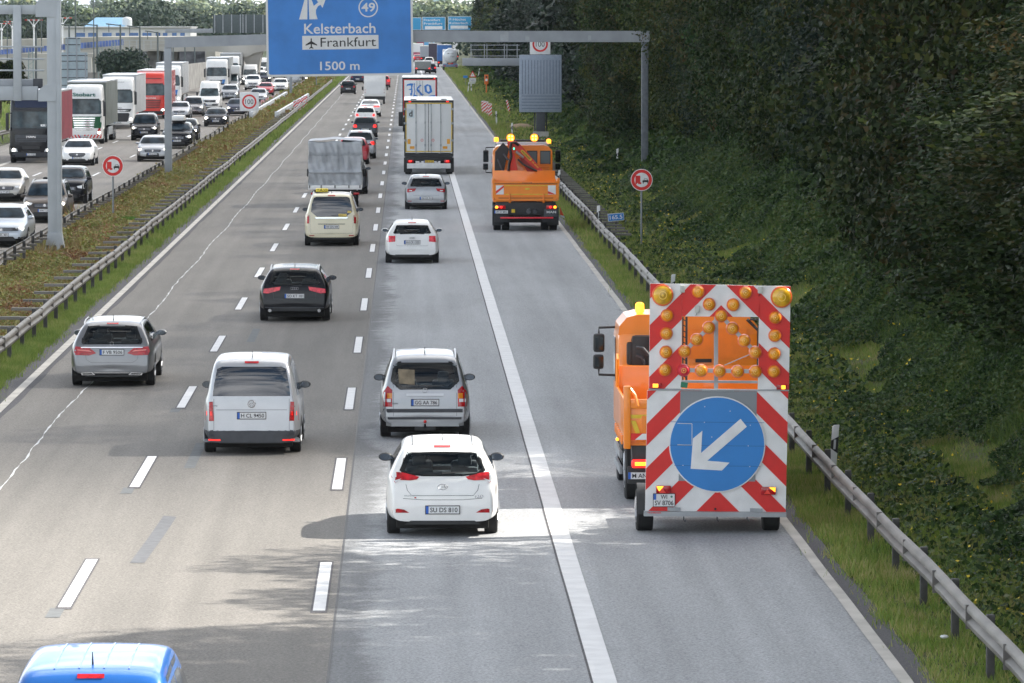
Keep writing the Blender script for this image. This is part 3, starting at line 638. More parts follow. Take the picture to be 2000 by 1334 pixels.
def round_sign(px, py_base, px_s, py_s, rpx, label, icon='lorry', d=None, cat='traffic sign'):
    p = G(px, py_base); s = FPX/p.y; zc = CAMH-(py_s-42)/s; r_ = rpx/s
    t = thing('traffic_sign', label, cat, p)
    q = MB(); q.cyl((0, .05, -.1), (0, .05, zc+r_*.8), .038); q.obj('pole', POLE, t)
    q = MB(); q.lathe([(-.0, r_), (.02, r_), (.025, r_*.97)], (0, 0, zc), 'y', 40); dsk = q.obj('sign_disc', WHITEP, t, ang=20)
    q = MB(); ring_mb(q, 0, -.004, zc, r_*.94, r_*.66, 40); q.obj('red_ring', REDF, t, smooth=False)
    e = thing('symbol_plate', '', '', (0, 0, 0)); bpy.data.objects.remove(e)
    hold = MB(); hold.lathe([(-.003, r_*.65), (-.0, r_*.65)], (0, 0, zc), 'y', 40); h_ = hold.obj('sign_face', WHITEP, t, smooth=False)
    e2 = bpy.data.objects.new
    if icon == 'lorry':
        k = r_/.52*1.35
        for o in (lambda: None,): pass
        before = set(bpy.data.objects); lorry_car_icon(t, -.008, k)
        for o in set(bpy.data.objects)-before: o.location.z = zc-.01; o.location.x = -.02
    return t
round_sign(1253, 485, 1251, 351, 21.5, 'round no-overtaking sign with red lorry and black car on the right verge')
round_sign(221, 447, 219, 323, 20.5, 'round no-overtaking sign with red lorry and black car in the left median')
def sq100(px, py_base, px_s, py_s, wpx, label, pole=True, d=None):
    p = G(px, py_base) if d is None else Vector((GD(px, 100, d).x, d, 0)); s = FPX/p.y; zc = CAMH-(py_s-42)/s; h = wpx/2/s
    t = thing('speed_limit_sign', label, 'traffic sign', p)
    if pole:
        q = MB(); q.cyl((0, .08, -.1), (0, .08, zc+h*.8), .045); q.obj('pole', POLE, t)
    q = MB(); q.box(-h, h, 0, .05, zc-h, zc+h, 0, .02); q.obj('panel', WHITEP, t)
    q = MB(); ring_mb(q, 0, -.006, zc, h*.76, h*.58, 40); q.obj('red_ring', REDF, t, smooth=False)
    text('100', 0, -.006, zc, h*.86, h*.52, BLK, t, bold=.0); return t
sq100(487, 239, 487, 198, 37, 'square speed sign reading 100 on a pole in the median')
# kilometre plate
p = G(1203, 466); t = thing('kilometre_sign', 'small tilted blue plate reading 165.5 beside the right guardrail', 'sign', p)
q = MB(); q.box(-.03, .03, -.02, .02, -.1, .62, 0, .008); q.obj('pole', STEELP, t)
s = FPX/p.y; pl = MB(); pl.box(-.3, .3, -.03, -.01, -.14, .14, 0, .01); pl = pl.obj('plate', WHITEP, t); pl.location = (0, -.01, .8); pl.rotation_euler = (0, R(-5), 0)
q = MB(); q.box(-.285, .285, -.036, -.031, -.125, .125); q.obj('blue_face', BLUEF, pl)
text('165.5', 0, -.040, 0, .47, .15, WHITEP, pl)
# delineator posts
DEL_N = 0
def delineator(px, py_top, d, label, lean=0., h=1.0):
    p = GD(px, py_top, d); t = thing('delineator_post', label, 'delineator post', (p.x, d, p.z-h)); t.rotation_euler = (0, lean, 0)
    q = MB(); q.box(-.06, .06, -.035, .035, 0 if h < 1.1 else 0, h-.03, 0, .02); q.prism([(-.06, h-.04), (.06, h-.04), (.06, h), (-.03, h-.01)], 'y', -.035, .035); q.obj('body', WHITEP, t)
    q = MB(); q.prism([(-.062, h-.42), (.062, h-.5), (.062, h-.2), (-.062, h-.28)], 'y', -.039, .039); q.obj('black_band', BLK, t, smooth=False)
    q = MB(); q.box(-.02, .02, -.044, -.040, h-.43, h-.26); q.obj('reflector', CLEARL, t); return t
delineator(1623, 829, 88.3, 'white delineator post with black band nearest the camera behind the right guardrail', R(4), 1.25)
delineator(1311, 535, 146, 'white delineator post just above the red and white trailer board', R(3), 1.2)
delineator(1169, 401, 190, 'white delineator post on the guardrail left of the blue kilometre plate', 0, 1.1)
delineator(1092, 332, 238, 'white delineator post partly behind the crane truck mirror', 0, 1.0)
delineator(1000, 240, 357, 'white delineator post on the grass above the crane truck lamps', 0, .95)
delineator(970, 217, 390, 'white delineator post on the grass beside the striped panels', R(-2), 1.05)
delineator(1206, 290, 272, 'slim white post among the far right bushes', 0, .6)
delineator(914, 160, 560, 'leaning white delineator post below the blue plate near the exit', R(6), 1.1)
delineator(921, 164, 575, 'white delineator post under the warning triangle', R(-3), 1.1)
delineator(934, 133, 720, 'white delineator post behind the warning triangle', R(10), 1.2)
delineator(371, 149, 640, 'white delineator post in the grass left of the white van', 0, 1.2)
# striped panels
def striped(px, py_top, d, wpx, hpx, label, lean=0., group=None, flip=1, nm='striped_beacon'):
    d = FPX*8.0/(py_top+hpx-42); s = FPX/d; p = GD(px, py_top, d); w_, h = wpx/s, hpx/s; t = thing(nm, label, 'striped beacon', (p.x, d, p.z-h), group=group); t.rotation_euler = (0, lean, 0)
    q = MB(); q.box(-w_/2, w_/2, 0, .04, 0, h, 0, .01); q.box(-.03, .03, .04, .08, -max(0.05, p.z-h), h*.8); q.obj('panel', WHITEP, t)
    q = MB(); n = 4; st = h/n
    for i in range(-1, n+1):
        z0 = i*st; a = [(-w_/2, z0), (w_/2, z0+w_*flip), (w_/2, z0+w_*flip+st*.5), (-w_/2, z0+st*.5)]
        c_ = [(u, min(h, max(0, v))) for u, v in a]
        if abs(c_[2][1]-c_[1][1])+abs(c_[3][1]-c_[0][1]) > .02: q.prism(c_, 'y', -.004, -.001)
    q.obj('red_stripes', REDF, t, smooth=False); return t
striped(944, 197, 428, 7.5, 26, 'leftmost of three red and white beacons on the right verge grass')
striped(950, 198, 420, 7.5, 27, 'middle one of three red and white beacons on the right verge grass')
striped(957, 202, 412, 7.5, 27, 'rightmost of three red and white beacons on the right verge grass')
striped(995, 195, 380, 4, 25, 'leaning narrow red and white post beside the sandy pile', R(-12))
for i, (px_, py_) in enumerate(((577, 196), (584, 193), (591, 190), (596, 187))):
    striped(px_, py_, 375+i*9, 8, 27-i*1.5, ['nearest', 'second', 'third', 'farthest'][i]+' red and white beacon at the white barrier gap in the median', nm='striped_beacon')
for i, (px_, py_) in enumerate(((513, 195), (522, 191), (532, 187))):
    striped(px_, py_, 400+i*20, 7, 10, ['nearest', 'middle', 'farthest'][i]+' small striped board on the oncoming side of the median', nm='striped_board')
# white mobile barrier in the median gap
WB = mat('white_barrier_steel', (.62, .64, .67), .4, .3, var=.1)
def barrier(pa, pb, label, h=.85):
    a, b = G(*pa), G(*pb); t = thing('mobile_barrier', label, 'barrier', a); d = b-a; L_ = d.length; t.rotation_euler = (0, 0, math.atan2(-d.x, d.y))
    q = MB(); q.prism([(-.28, 0), (-.28, .12), (-.12, .3), (-.1, h), (.1, h), (.12, .3), (.28, .12), (.28, 0)], 'y', 0, L_); q.obj('wall', WB, t)
    q = MB(); q.box(-.135, -.105, .2, L_-.2, h*.55, h*.75, 0, .01); q.box(.105, .135, .2, L_-.2, h*.55, h*.75, 0, .01); q.obj('side_rail', GALV, t)
    q = MB(); [q.box(-.16, .16, y_, y_+.12, 0, h+.04) for y_ in (.5,)]; q.obj('clamp', WB, t)
barrier((540, 240), (602, 199), 'white steel barrier on the near side of the median gap')
barrier((490, 240), (560, 195), 'white steel barrier on the oncoming side of the median gap')
barrier((528, 214), (548, 205), 'short white barrier piece lying across the median gap', .4)
# emergency phone, warning sign, small blue plate
p = G(950, 186); s = FPX/p.y; t = thing('emergency_phone', 'orange emergency phone post on the right verge', 'emergency phone', p)
OR2 = mat('phone_orange', (.75, .16, .015), .5)
q = MB(); q.cyl((0, 0, -.1), (0, 0, 1.2), .07); q.obj('post', OR2, t)
q = MB(); q.box(-.22, .22, -.15, .15, 1.2, 2.25, 0, .05); q.obj('housing', OR2, t); q = MB(); q.box(-.12, .12, -.165, -.151, 1.55, 1.8); q.obj('panel', WHITEP, t); q = MB(); q.box(-.09, .09, -.165, -.151, 1.9, 2.1, 0); q.obj('speaker_hole', BLK, t)
p = Vector((GD(923, 150, 640).x, 640, 0)); t = thing('warning_sign', 'white triangle warning sign with red rim over two small plates', 'traffic sign', p)
zc = GD(923, 145, 640).z
q = MB(); q.cyl((0, .05, -.1), (0, .05, zc+.3), .04); q.obj('pole', POLE, t)
def tri(r_, z): return [(-r_, z-r_*.58), (r_, z-r_*.58), (0, z+r_*1.16)]
flat(tri(.47, zc-.1), 0, REDF, t, 'red_triangle', .02); flat(tri(.29, zc-.1), -.022, WHITEP, t, 'white_triangle'); text('!', 0, -.03, zc-.09, .05, .26, BLK, t)
q = MB(); q.box(-.42, .42, -.02, 0, zc-.95, zc-.5); q.box(-.36, .36, -.02, 0, zc-1.5, zc-1.02); q.obj('supplement_plate', WHITEP, t)
text('Ausfahrt', 0, -.025, zc-.72, .6, .16, BLK, t); text('200 m', 0, -.025, zc-1.26, .4, .14, BLK, t)
p = GD(909, 150, 620); t = thing('kilometre_sign', 'tiny blue plate left of the warning triangle', 'sign', (p.x, 620, 0)); q = MB(); q.box(-.03, .03, 0, .04, 0, p.z); q.obj('pole', POLE, t); q = MB(); q.box(-.27, .27, -.02, 0, p.z-.15, p.z+.15, 0, .01); q.obj('plate', BLUEF, t)
p = G(1018, 220); mb = MB(); mb.ell((0, 0, 0), (1.1, 3, .45), 18, 8); o = mb.obj('sand_pile', mat('sand', (.35, .24, .15), .95, var=.3, vs=4, bump=.5)); o.location = (GD(1018, 216, 378).x, 378, bank(8.6, 378)); tag(o, 'small brown heap of earth beside the leaning striped post', 'sand pile')
# ================================================================== sign gantries
def beam_box(q, x0, x1, z0a, z0b, h, y0, y1):
    q.add([(x0, y0, z0a), (x0, y1, z0a), (x0, y0, z0a+h), (x0, y1, z0a+h), (x1, y0, z0b), (x1, y1, z0b), (x1, y0, z0b+h), (x1, y1, z0b+h)], [(0, 1, 3, 2), (4, 6, 7, 5), (0, 4, 5, 1), (2, 3, 7, 6), (0, 2, 6, 4), (1, 5, 7, 3)])
D1 = 254.; s1 = FPX/D1
t = thing('sign_gantry', 'wide grey portal spanning the right carriageway and carrying the big blue sign', 'gantry', (0, D1, 0))
X = lambda px, d=D1: GD(px, 100, d).x
Z = lambda py, d=D1: CAMH-(py-42)*d/FPX
q = MB(); q.box(X(321), X(335), -.2, .2, -.2, Z(90), 0, .02); q.obj('post', GPAINT, t)
q = MB(); q.box(X(1253), X(1266), -.2, .2, -.2, Z(82), 0, .02); q.box(X(1250), X(1269), -.35, .35, -.2, .12); q.obj('post', mat('dark_gantry_post', (.13, .145, .165), .55, .2, var=.15), t)
q = MB(); beam_box(q, X(322), X(530), Z(93), Z(87), .53, -.25, .25); beam_box(q, X(530), X(800), Z(87), Z(82), .55, -.25, .25); beam_box(q, X(800), X(1268), Z(82), Z(82), .56, -.25, .25); q.obj('beam', GPAINT, t, ang=10)
q = MB(); q.box(X(977), X(993), -.262, -.252, Z(80), Z(62)); q.box(X(1026), X(1034), -.262, -.252, Z(79), Z(69)); q.box(X(1148), X(1154), -.262, -.252, Z(79), Z(69)); q.obj('splice_plates', GALV, t)
# big blue sign
SD = D1-.6; k = SD/FPX
t = thing('direction_sign', 'big blue motorway sign reading Kelsterbach, Frankfurt, 1500 m, over the road', 'road sign', (GD(664.5, 100, SD).x, SD, CAMH-(148-42)*k)); t.rotation_euler = (0, R(-.75), 0)
W_, H_ = 286*k, 255*k; BW = mat('sign_border', (.66, .66, .64), .5)
def rr(x0, x1, z0, z1, r_, n=5):
    o = []
    for cx, cz, a0 in ((x1-r_, z0+r_, -90), (x1-r_, z1-r_, 0), (x0+r_, z1-r_, 90), (x0+r_, z0+r_, 180)):
        for i in range(n+1): a = R(a0+90*i/n); o.append((cx+r_*math.cos(a), cz+r_*math.sin(a)))
    return o
q = MB(); q.prism(rr(-W_/2, W_/2, 0, H_, .12), 'y', 0, .08); q.obj('panel', BW, t, smooth=False)
q = MB(); q.prism(rr(-W_/2+4.2*k, W_/2-4.2*k, 4.2*k, H_-4.2*k, .1), 'y', -.006, -.001); q.obj('blue_face', mat('sign_blue', (.035, .20, .56), .45, var=.10, vs=.8), t, smooth=False)
SW = mat('sign_white', (.68, .68, .67), .5, var=.03)
def sx(px): return (px-664.5)*k
def sz(py): return (150-py)*k
YF = -.012
text('Kelsterbach', sx(665), YF, sz(57.5), 139*k, 20*k, SW, t, bold=.012)
text('1500 m', sx(664), YF, sz(130), 77*k, 17*k, SW, t, bold=.012)
q = MB(); q.box(sx(591.5), sx(740), YF, YF+.004, sz(98), sz(71)); q.obj('white_field', SW, t); text('Frankfurt', sx(681), YF-.006, sz(84), 108*k, 18*k, BLK, t, bold=.0)
pln = [(0, 10), (1.2, 7), (1.2, 3.2), (11, -3), (11, -5), (1.2, -2), (1.2, -7), (4, -9.5), (4, -10.8), (0, -9.6)]
pln = [(u*1.02, v*1.05) for u, v in pln]; pln = pln+[(-u, v) for u, v in pln[::-1][1:-1]]
flat([(sx(609)+u*k, sz(85)+v*k) for u, v in pln], YF-.006, BLK, t, 'aeroplane_symbol')
q = MB(); ring_mb(q, sx(721), YF, sz(17.5), 19*k, 16.7*k); q.obj('number_ring', SW, t, smooth=False); text('49', sx(721), YF, sz(17), 27*k, 17.5*k, SW, t, bold=.02)
q = MB()
for pl_ in ([(586, 39), (597, 1), (603, 1), (602, 39)], [(606, 39), (605, 1), (611, 1), (615, 13), (620, 9), (624, 6), (620, 1), (638, 1), (632, 17), (628, 11), (623, 14), (619, 21), (619, 28), (622, 39)]):
    q.prism([(sx(a), sz(b)) for a, b in pl_], 'y', YF, YF+.004)
q.obj('exit_symbol', SW, t, smooth=False)
q = MB(); q.box(sx(534), sx(540), .08, .6-.26, sz(100), sz(20)); q.box(sx(790), sx(796), .08, .6-.26, sz(100), sz(20)); q.obj('hanger', GPAINT, t)
# near left gantry
D2 = 175.6
X2 = lambda px: GD(px, 100, D2).x
Z2 = lambda py: CAMH-(py-42)*D2/FPX
PG2 = mat('pale_gantry_paint', (.40, .43, .455), .45, .2, var=.06, vs=1.5)
t = thing('sign_gantry', 'tall pale grey portal post with lattice arms at the left edge', 'gantry', (X2(106), D2, 0))
o0 = X2(106)
q = MB(); q.box(X2(92.5)-o0, X2(112)-o0, -.22, .22, .25, Z2(-160), 0, .015); q.box(X2(111)-o0, X2(119)-o0, -.26, .26, .25, Z2(-160), 0, .01); q.obj('post', PG2, t)
q = MB(); q.prism([(X2(86)-o0, .12), (X2(125)-o0, .12), (X2(119)-o0, .75), (X2(92)-o0, .75)], 'y', -.3, .3); q.box(X2(86)-o0, X2(127)-o0, -.34, .34, .05, .12); q.obj('foot', PG2, t)
for a in (92, 106, 121):
    q = MB(); q.cyl((X2(a)-o0, -.36, .1), (X2(a)-o0, -.36, .32), .055); q.obj('anchor_bolt', BLACK, t)
q = MB(); q.box(X2(60)-o0, X2(152)-o0, -2.4, 1.6, -.4, .10, 0, .05); q.obj('footing', CONC, t)
q = MB(); q.prism([(X2(71)-o0, Z2(33)), (X2(71)-o0, Z2(10)), (X2(80)-o0, Z2(-6)), (X2(111)-o0, Z2(-6)), (X2(111)-o0, Z2(33))], 'y', -.27, .27); q.obj('bracket', PG2, t); q = MB(); q.prism([(X2(75)-o0, Z2(197)), (X2(75)-o0, Z2(176)), (X2(88)-o0, Z2(165)), (X2(111)-o0, Z2(165)), (X2(111)-o0, Z2(197))], 'y', -.27, .27); q.obj('bracket', PG2, t)
for z_ in (10, 168):
    q = MB(); q.box(X2(-420)-o0, X2(74)-o0, -.2, .2, Z2(z_+(18 if z_ == 10 else 27)), Z2(z_), 0, .02); q.obj('cross_arm', PG2, t)
q = MB(); q.box(X2(27)-o0, X2(43)-o0, -.32, -.21, Z2(196), Z2(12), 0, .015); q.obj('upright', PG2, t)
for z_ in (91, 115, 137):
    q = MB(); q.cyl((X2(-200)-o0, -.1, Z2(z_)), (X2(86)-o0, -.1, Z2(z_)), .03); q.obj('rung', PG2, t)
q = MB(); q.box(X2(-420)-o0, X2(80)-o0, .1, .5, Z2(168), Z2(154), 0, .02); q.obj('cable_tray', GPAINT, t)
q = MB(); q.box(X2(64)-o0, X2(82)-o0, .05, .35, Z2(172), Z2(153), 0, .01); q.obj('junction_box', DGREY, t)
# rear of a sign panel on the left
D3 = 400.
X3 = lambda px, d=D3: GD(px, 100, d).x
Z3 = lambda py, d=D3: CAMH-(py-42)*d/FPX
BPB = mat('pale_blue_sign_back', (.33, .40, .44), .5, .2, var=.06)
t = thing('tall_road_sign', 'back of a tall pale blue-grey sign panel with grid ribs beyond the lorries', 'road sign', (X3(142), D3, 0)); o0 = X3(142)
q = MB(); q.box(X3(108)-o0, X3(171)-o0, 0, .06, .8, Z3(102)); q.box(X3(128)-o0, X3(157)-o0, 0, .06, Z3(101.5), Z3(73)); q.obj('panel', BPB, t)
q = MB(); [q.box(X3(108)-o0, X3(171)-o0, -.05, -.002, Z3(b)-.03, Z3(b)+.03) for b in (108, 119, 135, 151, 166, 182)]; [q.box(X3(128)-o0, X3(157)-o0, -.05, -.002, Z3(b)-.03, Z3(b)+.03) for b in (75, 87)]; q.obj('rib', DGREY, t)
for a in (132, 150, 167):
    q = MB(); q.box(X3(a)-.05-o0, X3(a)+.05-o0, -.12, -.052, 0, Z3(74 if a < 160 else 103)); q.obj('post', GPAINT, t)
# variable message portal far left
D4 = 530.
t = thing('sign_gantry', 'far gantry with a dark louvred message board above the oncoming lanes', 'gantry', (X3(568, D4), D4, 0)); o0 = X3(568, D4)
q = MB(); q.box(-.15, .15, -.15, .15, 0, Z3(57, D4), 0, .02); q.obj('post', GPAINT, t)
q = MB(); q.box(X3(323, D4)-o0, .3, -.2, .2, Z3(64, D4), Z3(56, D4), 0, .02); q.obj('beam', GPAINT, t)
VM = mat('board_back_dark', (.07, .09, .095), .5, .1, var=.1)
q = MB(); q.box(X3(416, D4)-o0, X3(540, D4)-o0, -.5, -.21, Z3(64, D4), Z3(29, D4), 0, .02); vb = q.obj('message_board', VM, t)
for a in (420, 436, 453, 470, 475, 481, 497, 514, 531):
    q = MB(); q.box(X3(a, D4)-o0-.04, X3(a, D4)-o0+.04, -.56, -.502, Z3(64.5, D4), Z3(28, D4)); q.obj('rib', GALV, vb)
t = thing('sign_pole', 'slim grey pole in the median below the big blue sign', 'pole', (G(618, 176).x, G(618, 176).y, 0)); q = MB(); q.cyl((0, 0, 0), (0, 0, 5.2), .07); q.obj('shaft', POLE, t); q = MB(); q.box(-.35, .35, -.03, 0, 4.3, 5.1, 0, .02); q.obj('plate', SIGNB, t)
# cabinet gantry on the right
D5 = 346.
t = thing('sign_gantry', 'cantilever with grey ribbed cabinet and railed walkway on the right verge', 'gantry', (X3(1056, D5), D5, 0)); o0 = X3(1056, D5)
RD = lambda a: X3(a, D5)-o0
ZD = lambda b: Z3(b, D5)
CAB = mat('cabinet_blue_grey', (.29, .34, .42), .5, .2, var=.06); CABD = mat('cabinet_groove', (.10, .13, .18), .6)
q = MB(); q.box(-.5, .55, -.5, .5, -.1, .55, 0, .03); q.obj('footing', CONC, t)
q = MB(); q.box(-.31, .31, -.3, .3, .55, ZD(215), 0, .03); q.box(-.45, -.36, .1, .3, .55, ZD(215)); q.box(.36, .45, .1, .3, .55, ZD(215)); q.obj('column', DGREY, t)
q = MB(); q.box(RD(1014.5), RD(1096.5), -.45, .35, ZD(218.5), ZD(107), 0, .03); cb = q.obj('cabinet', CAB, t)
q = MB(); [q.box(RD(1020+a*6)-.02, RD(1020+a*6)+.02, -.456, -.4515, ZD(183), ZD(117)) for a in range(13)]; [q.box(RD(1019), RD(1093), -.456, -.4515, ZD(187+b*6)-.018, ZD(187+b*6)+.018) for b in range(5)]; q.obj('groove_lines', CABD, cb)
q = MB(); q.box(RD(903), RD(1015), -.2, .2, ZD(128), ZD(113), 0, .02); q.obj('walkway', GPAINT, t)
for b in (88, 97, 109):
    q = MB(); q.cyl((RD(918), -.2, ZD(b)), (RD(1015), -.2, ZD(b)), .025); q.obj('rail', GPAINT, t)
for a in (920, 946, 951, 985, 990, 1010, 1022):
    if a < 1015: q = MB(); q.cyl((RD(a), -.2, ZD(113)), (RD(a), -.2, ZD(86)), .03); q.obj('baluster', GPAINT, t)
sq100(1055, 0, 1055, 86, 40, 'square speed sign reading 100 above the grey cabinet', pole=False, d=D5-.2)
# far blue gantry signs
t = thing('road_sign_bridge', 'distant portal behind the big sign carrying three blue panels', 'gantry', (0, 900, 0)); X6 = lambda a: GD(a, 50, 900).x; Z6 = lambda b: CAMH-(b-42)*900/FPX
q = MB(); q.box(X6(560), X6(938), 0, .5, Z6(60), Z6(56)); q.obj('beam', DGREY, t); q = MB(); q.box(X6(934), X6(938), 0, .5, 0, Z6(56)); q.obj('post', DGREY, t)
FB = mat('far_sign_blue', (.04, .33, .60), .5)
for i, (a, b, c_, l1) in enumerate(((760, 822, 35, ('', '')), (826, 869, 34, ('Frankfurt', 'Frankfurt')), (876, 920, 33, ('F-Höchst', 'Kelsterbach')))):
    q = MB(); q.box(X6(a), X6(b), -.1, 0, Z6(58), Z6(c_), 0, .02); pn = q.obj('blue_panel', FB, t); q = MB(); q.box(X6(a)-.1, X6(b)+.1, -.05, -.0, Z6(58.8), Z6(c_-.8)); q.obj('border', WHITEP, pn)
    if l1[0]:
        text(l1[0], X6(a+18), -.12, Z6(c_+5), X6(a+32)-X6(a), .42, WHITEP, pn); text(l1[1], X6(a+20), -.12, Z6(c_+12), X6(a+36)-X6(a), .42, WHITEP, pn)
        q = MB(); q.box(X6(a+4), X6(a+38), -.115, -.103, Z6(c_+23), Z6(c_+17)); q.obj('white_field', WHITEP, pn)
# ================================================================== far left structures
D7 = 650.
t = thing('viaduct', 'long pale concrete viaduct with blue railing crossing behind the lorries', 'bridge', (0, D7, 0)); X7 = lambda a, d=D7: GD(a, 50, d).x; Z7 = lambda b, d=D7: CAMH-(b-42)*d/FPX
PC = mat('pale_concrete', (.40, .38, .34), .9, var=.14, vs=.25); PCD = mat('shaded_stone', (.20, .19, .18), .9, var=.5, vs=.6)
q = MB(); pts_t = [(60, 105), (180, 104), (230, 100), (330, 92), (420, 88), (525, 85)]; pts_b = [(525, 98), (498, 103), (480, 112), (455, 105), (420, 100), (370, 100), (330, 101), (300, 98), (260, 100), (215, 104), (190, 112), (60, 115)]
q.prism([(X7(a), Z7(b)) for a, b in pts_t+pts_b], 'y', 0, 9); q.obj('deck', PC, t)
q = MB(); q.box(X7(150), X7(208), 1, 9, -.1, Z7(109)); q.obj('abutment', PC, t)
q = MB(); q.prism([(X7(470), Z7(107)), (X7(512), Z7(97)), (X7(506), Z7(125)), (X7(502), 0), (X7(478), 0), (X7(480), Z7(125))], 'y', .5, 8); q.obj('pier', PC, t)
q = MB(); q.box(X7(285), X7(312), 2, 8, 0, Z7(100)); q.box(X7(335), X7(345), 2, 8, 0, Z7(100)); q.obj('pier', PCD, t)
q = MB(); [q.box(X7(a), X7(a)+.09, .1, .2, Z7(100-(a-230)*.05), Z7(80-(a-230)*.02)) for a in range(238, 525, 14)]; q.box(X7(238), X7(525), .1, .16, Z7(79), Z7(78)); q.box(X7(238), X7(525), .1, .16, Z7(85.5), Z7(85)); q.obj('railing', mat('railing_grey', (.4, .42, .44), .5, .3), t)
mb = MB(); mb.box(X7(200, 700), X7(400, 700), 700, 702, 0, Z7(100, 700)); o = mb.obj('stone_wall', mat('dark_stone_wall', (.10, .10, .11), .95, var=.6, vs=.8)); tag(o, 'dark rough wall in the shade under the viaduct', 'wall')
mb = MB(); mb.box(X7(-30, 600), X7(178, 600), 600, 601, 0, Z7(112, 600)); o = mb.obj('noise_wall', mat('pale_noise_wall', (.46, .45, .42), .9, var=.06, vs=.6)); tag(o, 'pale ribbed noise barrier wall left of the viaduct', 'wall')
mb = MB(); mb.box(X7(165, 590), X7(262, 590), 590, 591, 0, Z7(141, 590)); o = mb.obj('retaining_wall', mat('stained_concrete', (.28, .26, .24), .95, var=.4, vs=.7)); tag(o, 'low stained grey concrete wall behind the white lorry cabs', 'wall')
mb = MB(); mb.add([(X7(335, 560), 560, 0), (X7(335, 560), 560, Z7(128, 560)), (X7(500, 800), 800, 0), (X7(500, 800), 800, Z7(110, 800)), (X7(335, 560), 561, 0), (X7(335, 560), 561, Z7(128, 560)), (X7(500, 800), 801, 0), (X7(500, 800), 801, Z7(110, 800))], [(0, 1, 3, 2), (4, 5, 7, 6), (1, 5, 7, 3), (0, 1, 5, 4)]); o = mb.obj('concrete_wall', mat('grey_streaked_wall', (.33, .32, .30), .95, var=.25, vs=.8)); tag(o, 'long grey streaked concrete wall receding behind the white lorries', 'wall')
# raised road behind with blue fence
D8 = 760.
t = thing('embankment_road', 'raised road on the left with a row of blue fence panels', 'road embankment', (0, D8, 0)); q = MB(); q.prism([(X7(-40, D8), 0), (X7(330, D8), 0), (X7(330, D8), Z7(84, D8)), (X7(240, D8), Z7(90, D8)), (X7(150, D8), Z7(99, D8)), (X7(-40, D8), Z7(108, D8))], 'y', 0, 12); q.obj('bank', PC, t)
q = MB(); [q.box(X7(a, D8), X7(a+5.2, D8), -.2, -.1, Z7(109-(a+40)*.075, D8), Z7(100-(a+40)*.085, D8)) for a in range(-40, 240, 6)]; q.obj('blue_fence', mat('fence_blue', (.09, .15, .38), .6, var=.4, vs=.5), t)
D9 = 860.
mb = MB(); mb.prism([(X7(-40, D9), 0), (X7(420, D9), 0), (X7(420, D9), Z7(72, D9)), (X7(200, D9), Z7(72, D9)), (X7(-40, D9), Z7(79, D9))], 'y', D9, D9+60); o = mb.obj('raised_roadway', mat('pale_far_road', (.40, .38, .33), .9, var=.25, vs=.15)); tag(o, 'pale raised roadway in front of the long white building', 'road embankment')
# white building with blue windows and blue roofed hall
DB = 1050.
XB = lambda a: GD(a, 50, DB).x; ZB = lambda b: CAMH-(b-42)*DB/FPX
t = thing('building', 'long low white building with a row of blue windows below the wood', 'building', (0, DB, 0)); WW = mat('white_cladding', (.62, .62, .61), .7, var=.08, vs=.3)
q = MB(); q.box(XB(108), XB(372), 0, 30, 0, ZB(54)); q.obj('wall', WW, t); q = MB(); q.box(XB(106), XB(374), -1, 31, ZB(54), ZB(52)); q.obj('roof', mat('pale_roof', (.5, .5, .49), .7), t)
for i, a in enumerate((148, 172, 200, 226, 252, 278, 304, 318, 336, 352)):
    q = MB(); q.box(XB(a), XB(a+(18 if a < 300 else 9)), -.06, -.0, ZB(72), ZB(64)); q.obj('window', mat('blue_glazing', (.06, .15, .36), .25, var=.3, vs=.4), t)
mb = MB(); DH = 1120.; XH = lambda a: GD(a, 50, DH).x; ZH = lambda b: CAMH-(b-42)*DH/FPX
t = thing('hall', 'large hall with a pale blue sloping roof before the wood', 'building', (0, DH, 0)); q = MB(); q.box(XH(163), XH(246), 0, 25, 0, ZH(53)); q.obj('wall', WW, t)
q = MB(); q.add([(XH(163), -1, ZH(53)), (XH(242), -1, ZH(53)), (XH(174), 25, ZH(34)), (XH(240), 25, ZH(34)), (XH(163), 26, ZH(53)), (XH(242), 26, ZH(53))], [(0, 1, 3, 2), (2, 3, 5, 4), (0, 2, 4), (1, 5, 3)]); q.obj('roof', mat('light_blue_roof', (.13, .33, .52), .5, var=.05, vs=.4), t)
q = MB(); q.cyl((XH(246), 5, 0), (XH(246), 5, ZH(38)), 1.1, n=20); q.ell((XH(246), 5, ZH(38)), (1.1, 1.1, .6)); t2 = q.obj('silo', mat('silo_white', (.6, .62, .63), .4, .3)); tag(t2, 'white round silo at the right end of the blue roofed hall', 'silo'); t2.location.y = DH
# masts
MT = mat('mast_dark', (.10, .12, .12), .6, var=.1)
def mast(px, pt, pb, d, label, arm=0, r_=.13, nm='catenary_mast'):
    x = GD(px, 50, d).x; z1, z0 = Z7(pt, d), Z7(pb, d); t = thing(nm, label, 'mast', (x, d, 0)); q = MB(); q.cyl((0, 0, 0), (0, 0, z1), r_, r_*.8, 8); q.obj('shaft', MT, t)
    if arm: q = MB(); q.cyl((0, 0, z1-.1), (arm, 0, z1+.1), .07, n=6); q.cyl((arm*.8, 0, z1), (arm*.8, 0, z1-.9), .05, n=6); q.obj('arm', MT, t)
for i, (a, b, ar) in enumerate(((135, 48, -1.4), (189.5, 48, -1.9), (235, 48, -1.7), (273, 52, -1.5), (308, 62, -1.5))):
    mast(a, b, 130, 600, ['first', 'second', 'third', 'fourth', 'fifth'][i]+' dark railway mast from the left, rising before the viaduct', ar)
for i, a in enumerate((338, 361, 380)): mast(a, 92, 130, 640, ['left', 'middle', 'right'][i]+' thin mast behind the first gantry post, below the deck', 0, .1)
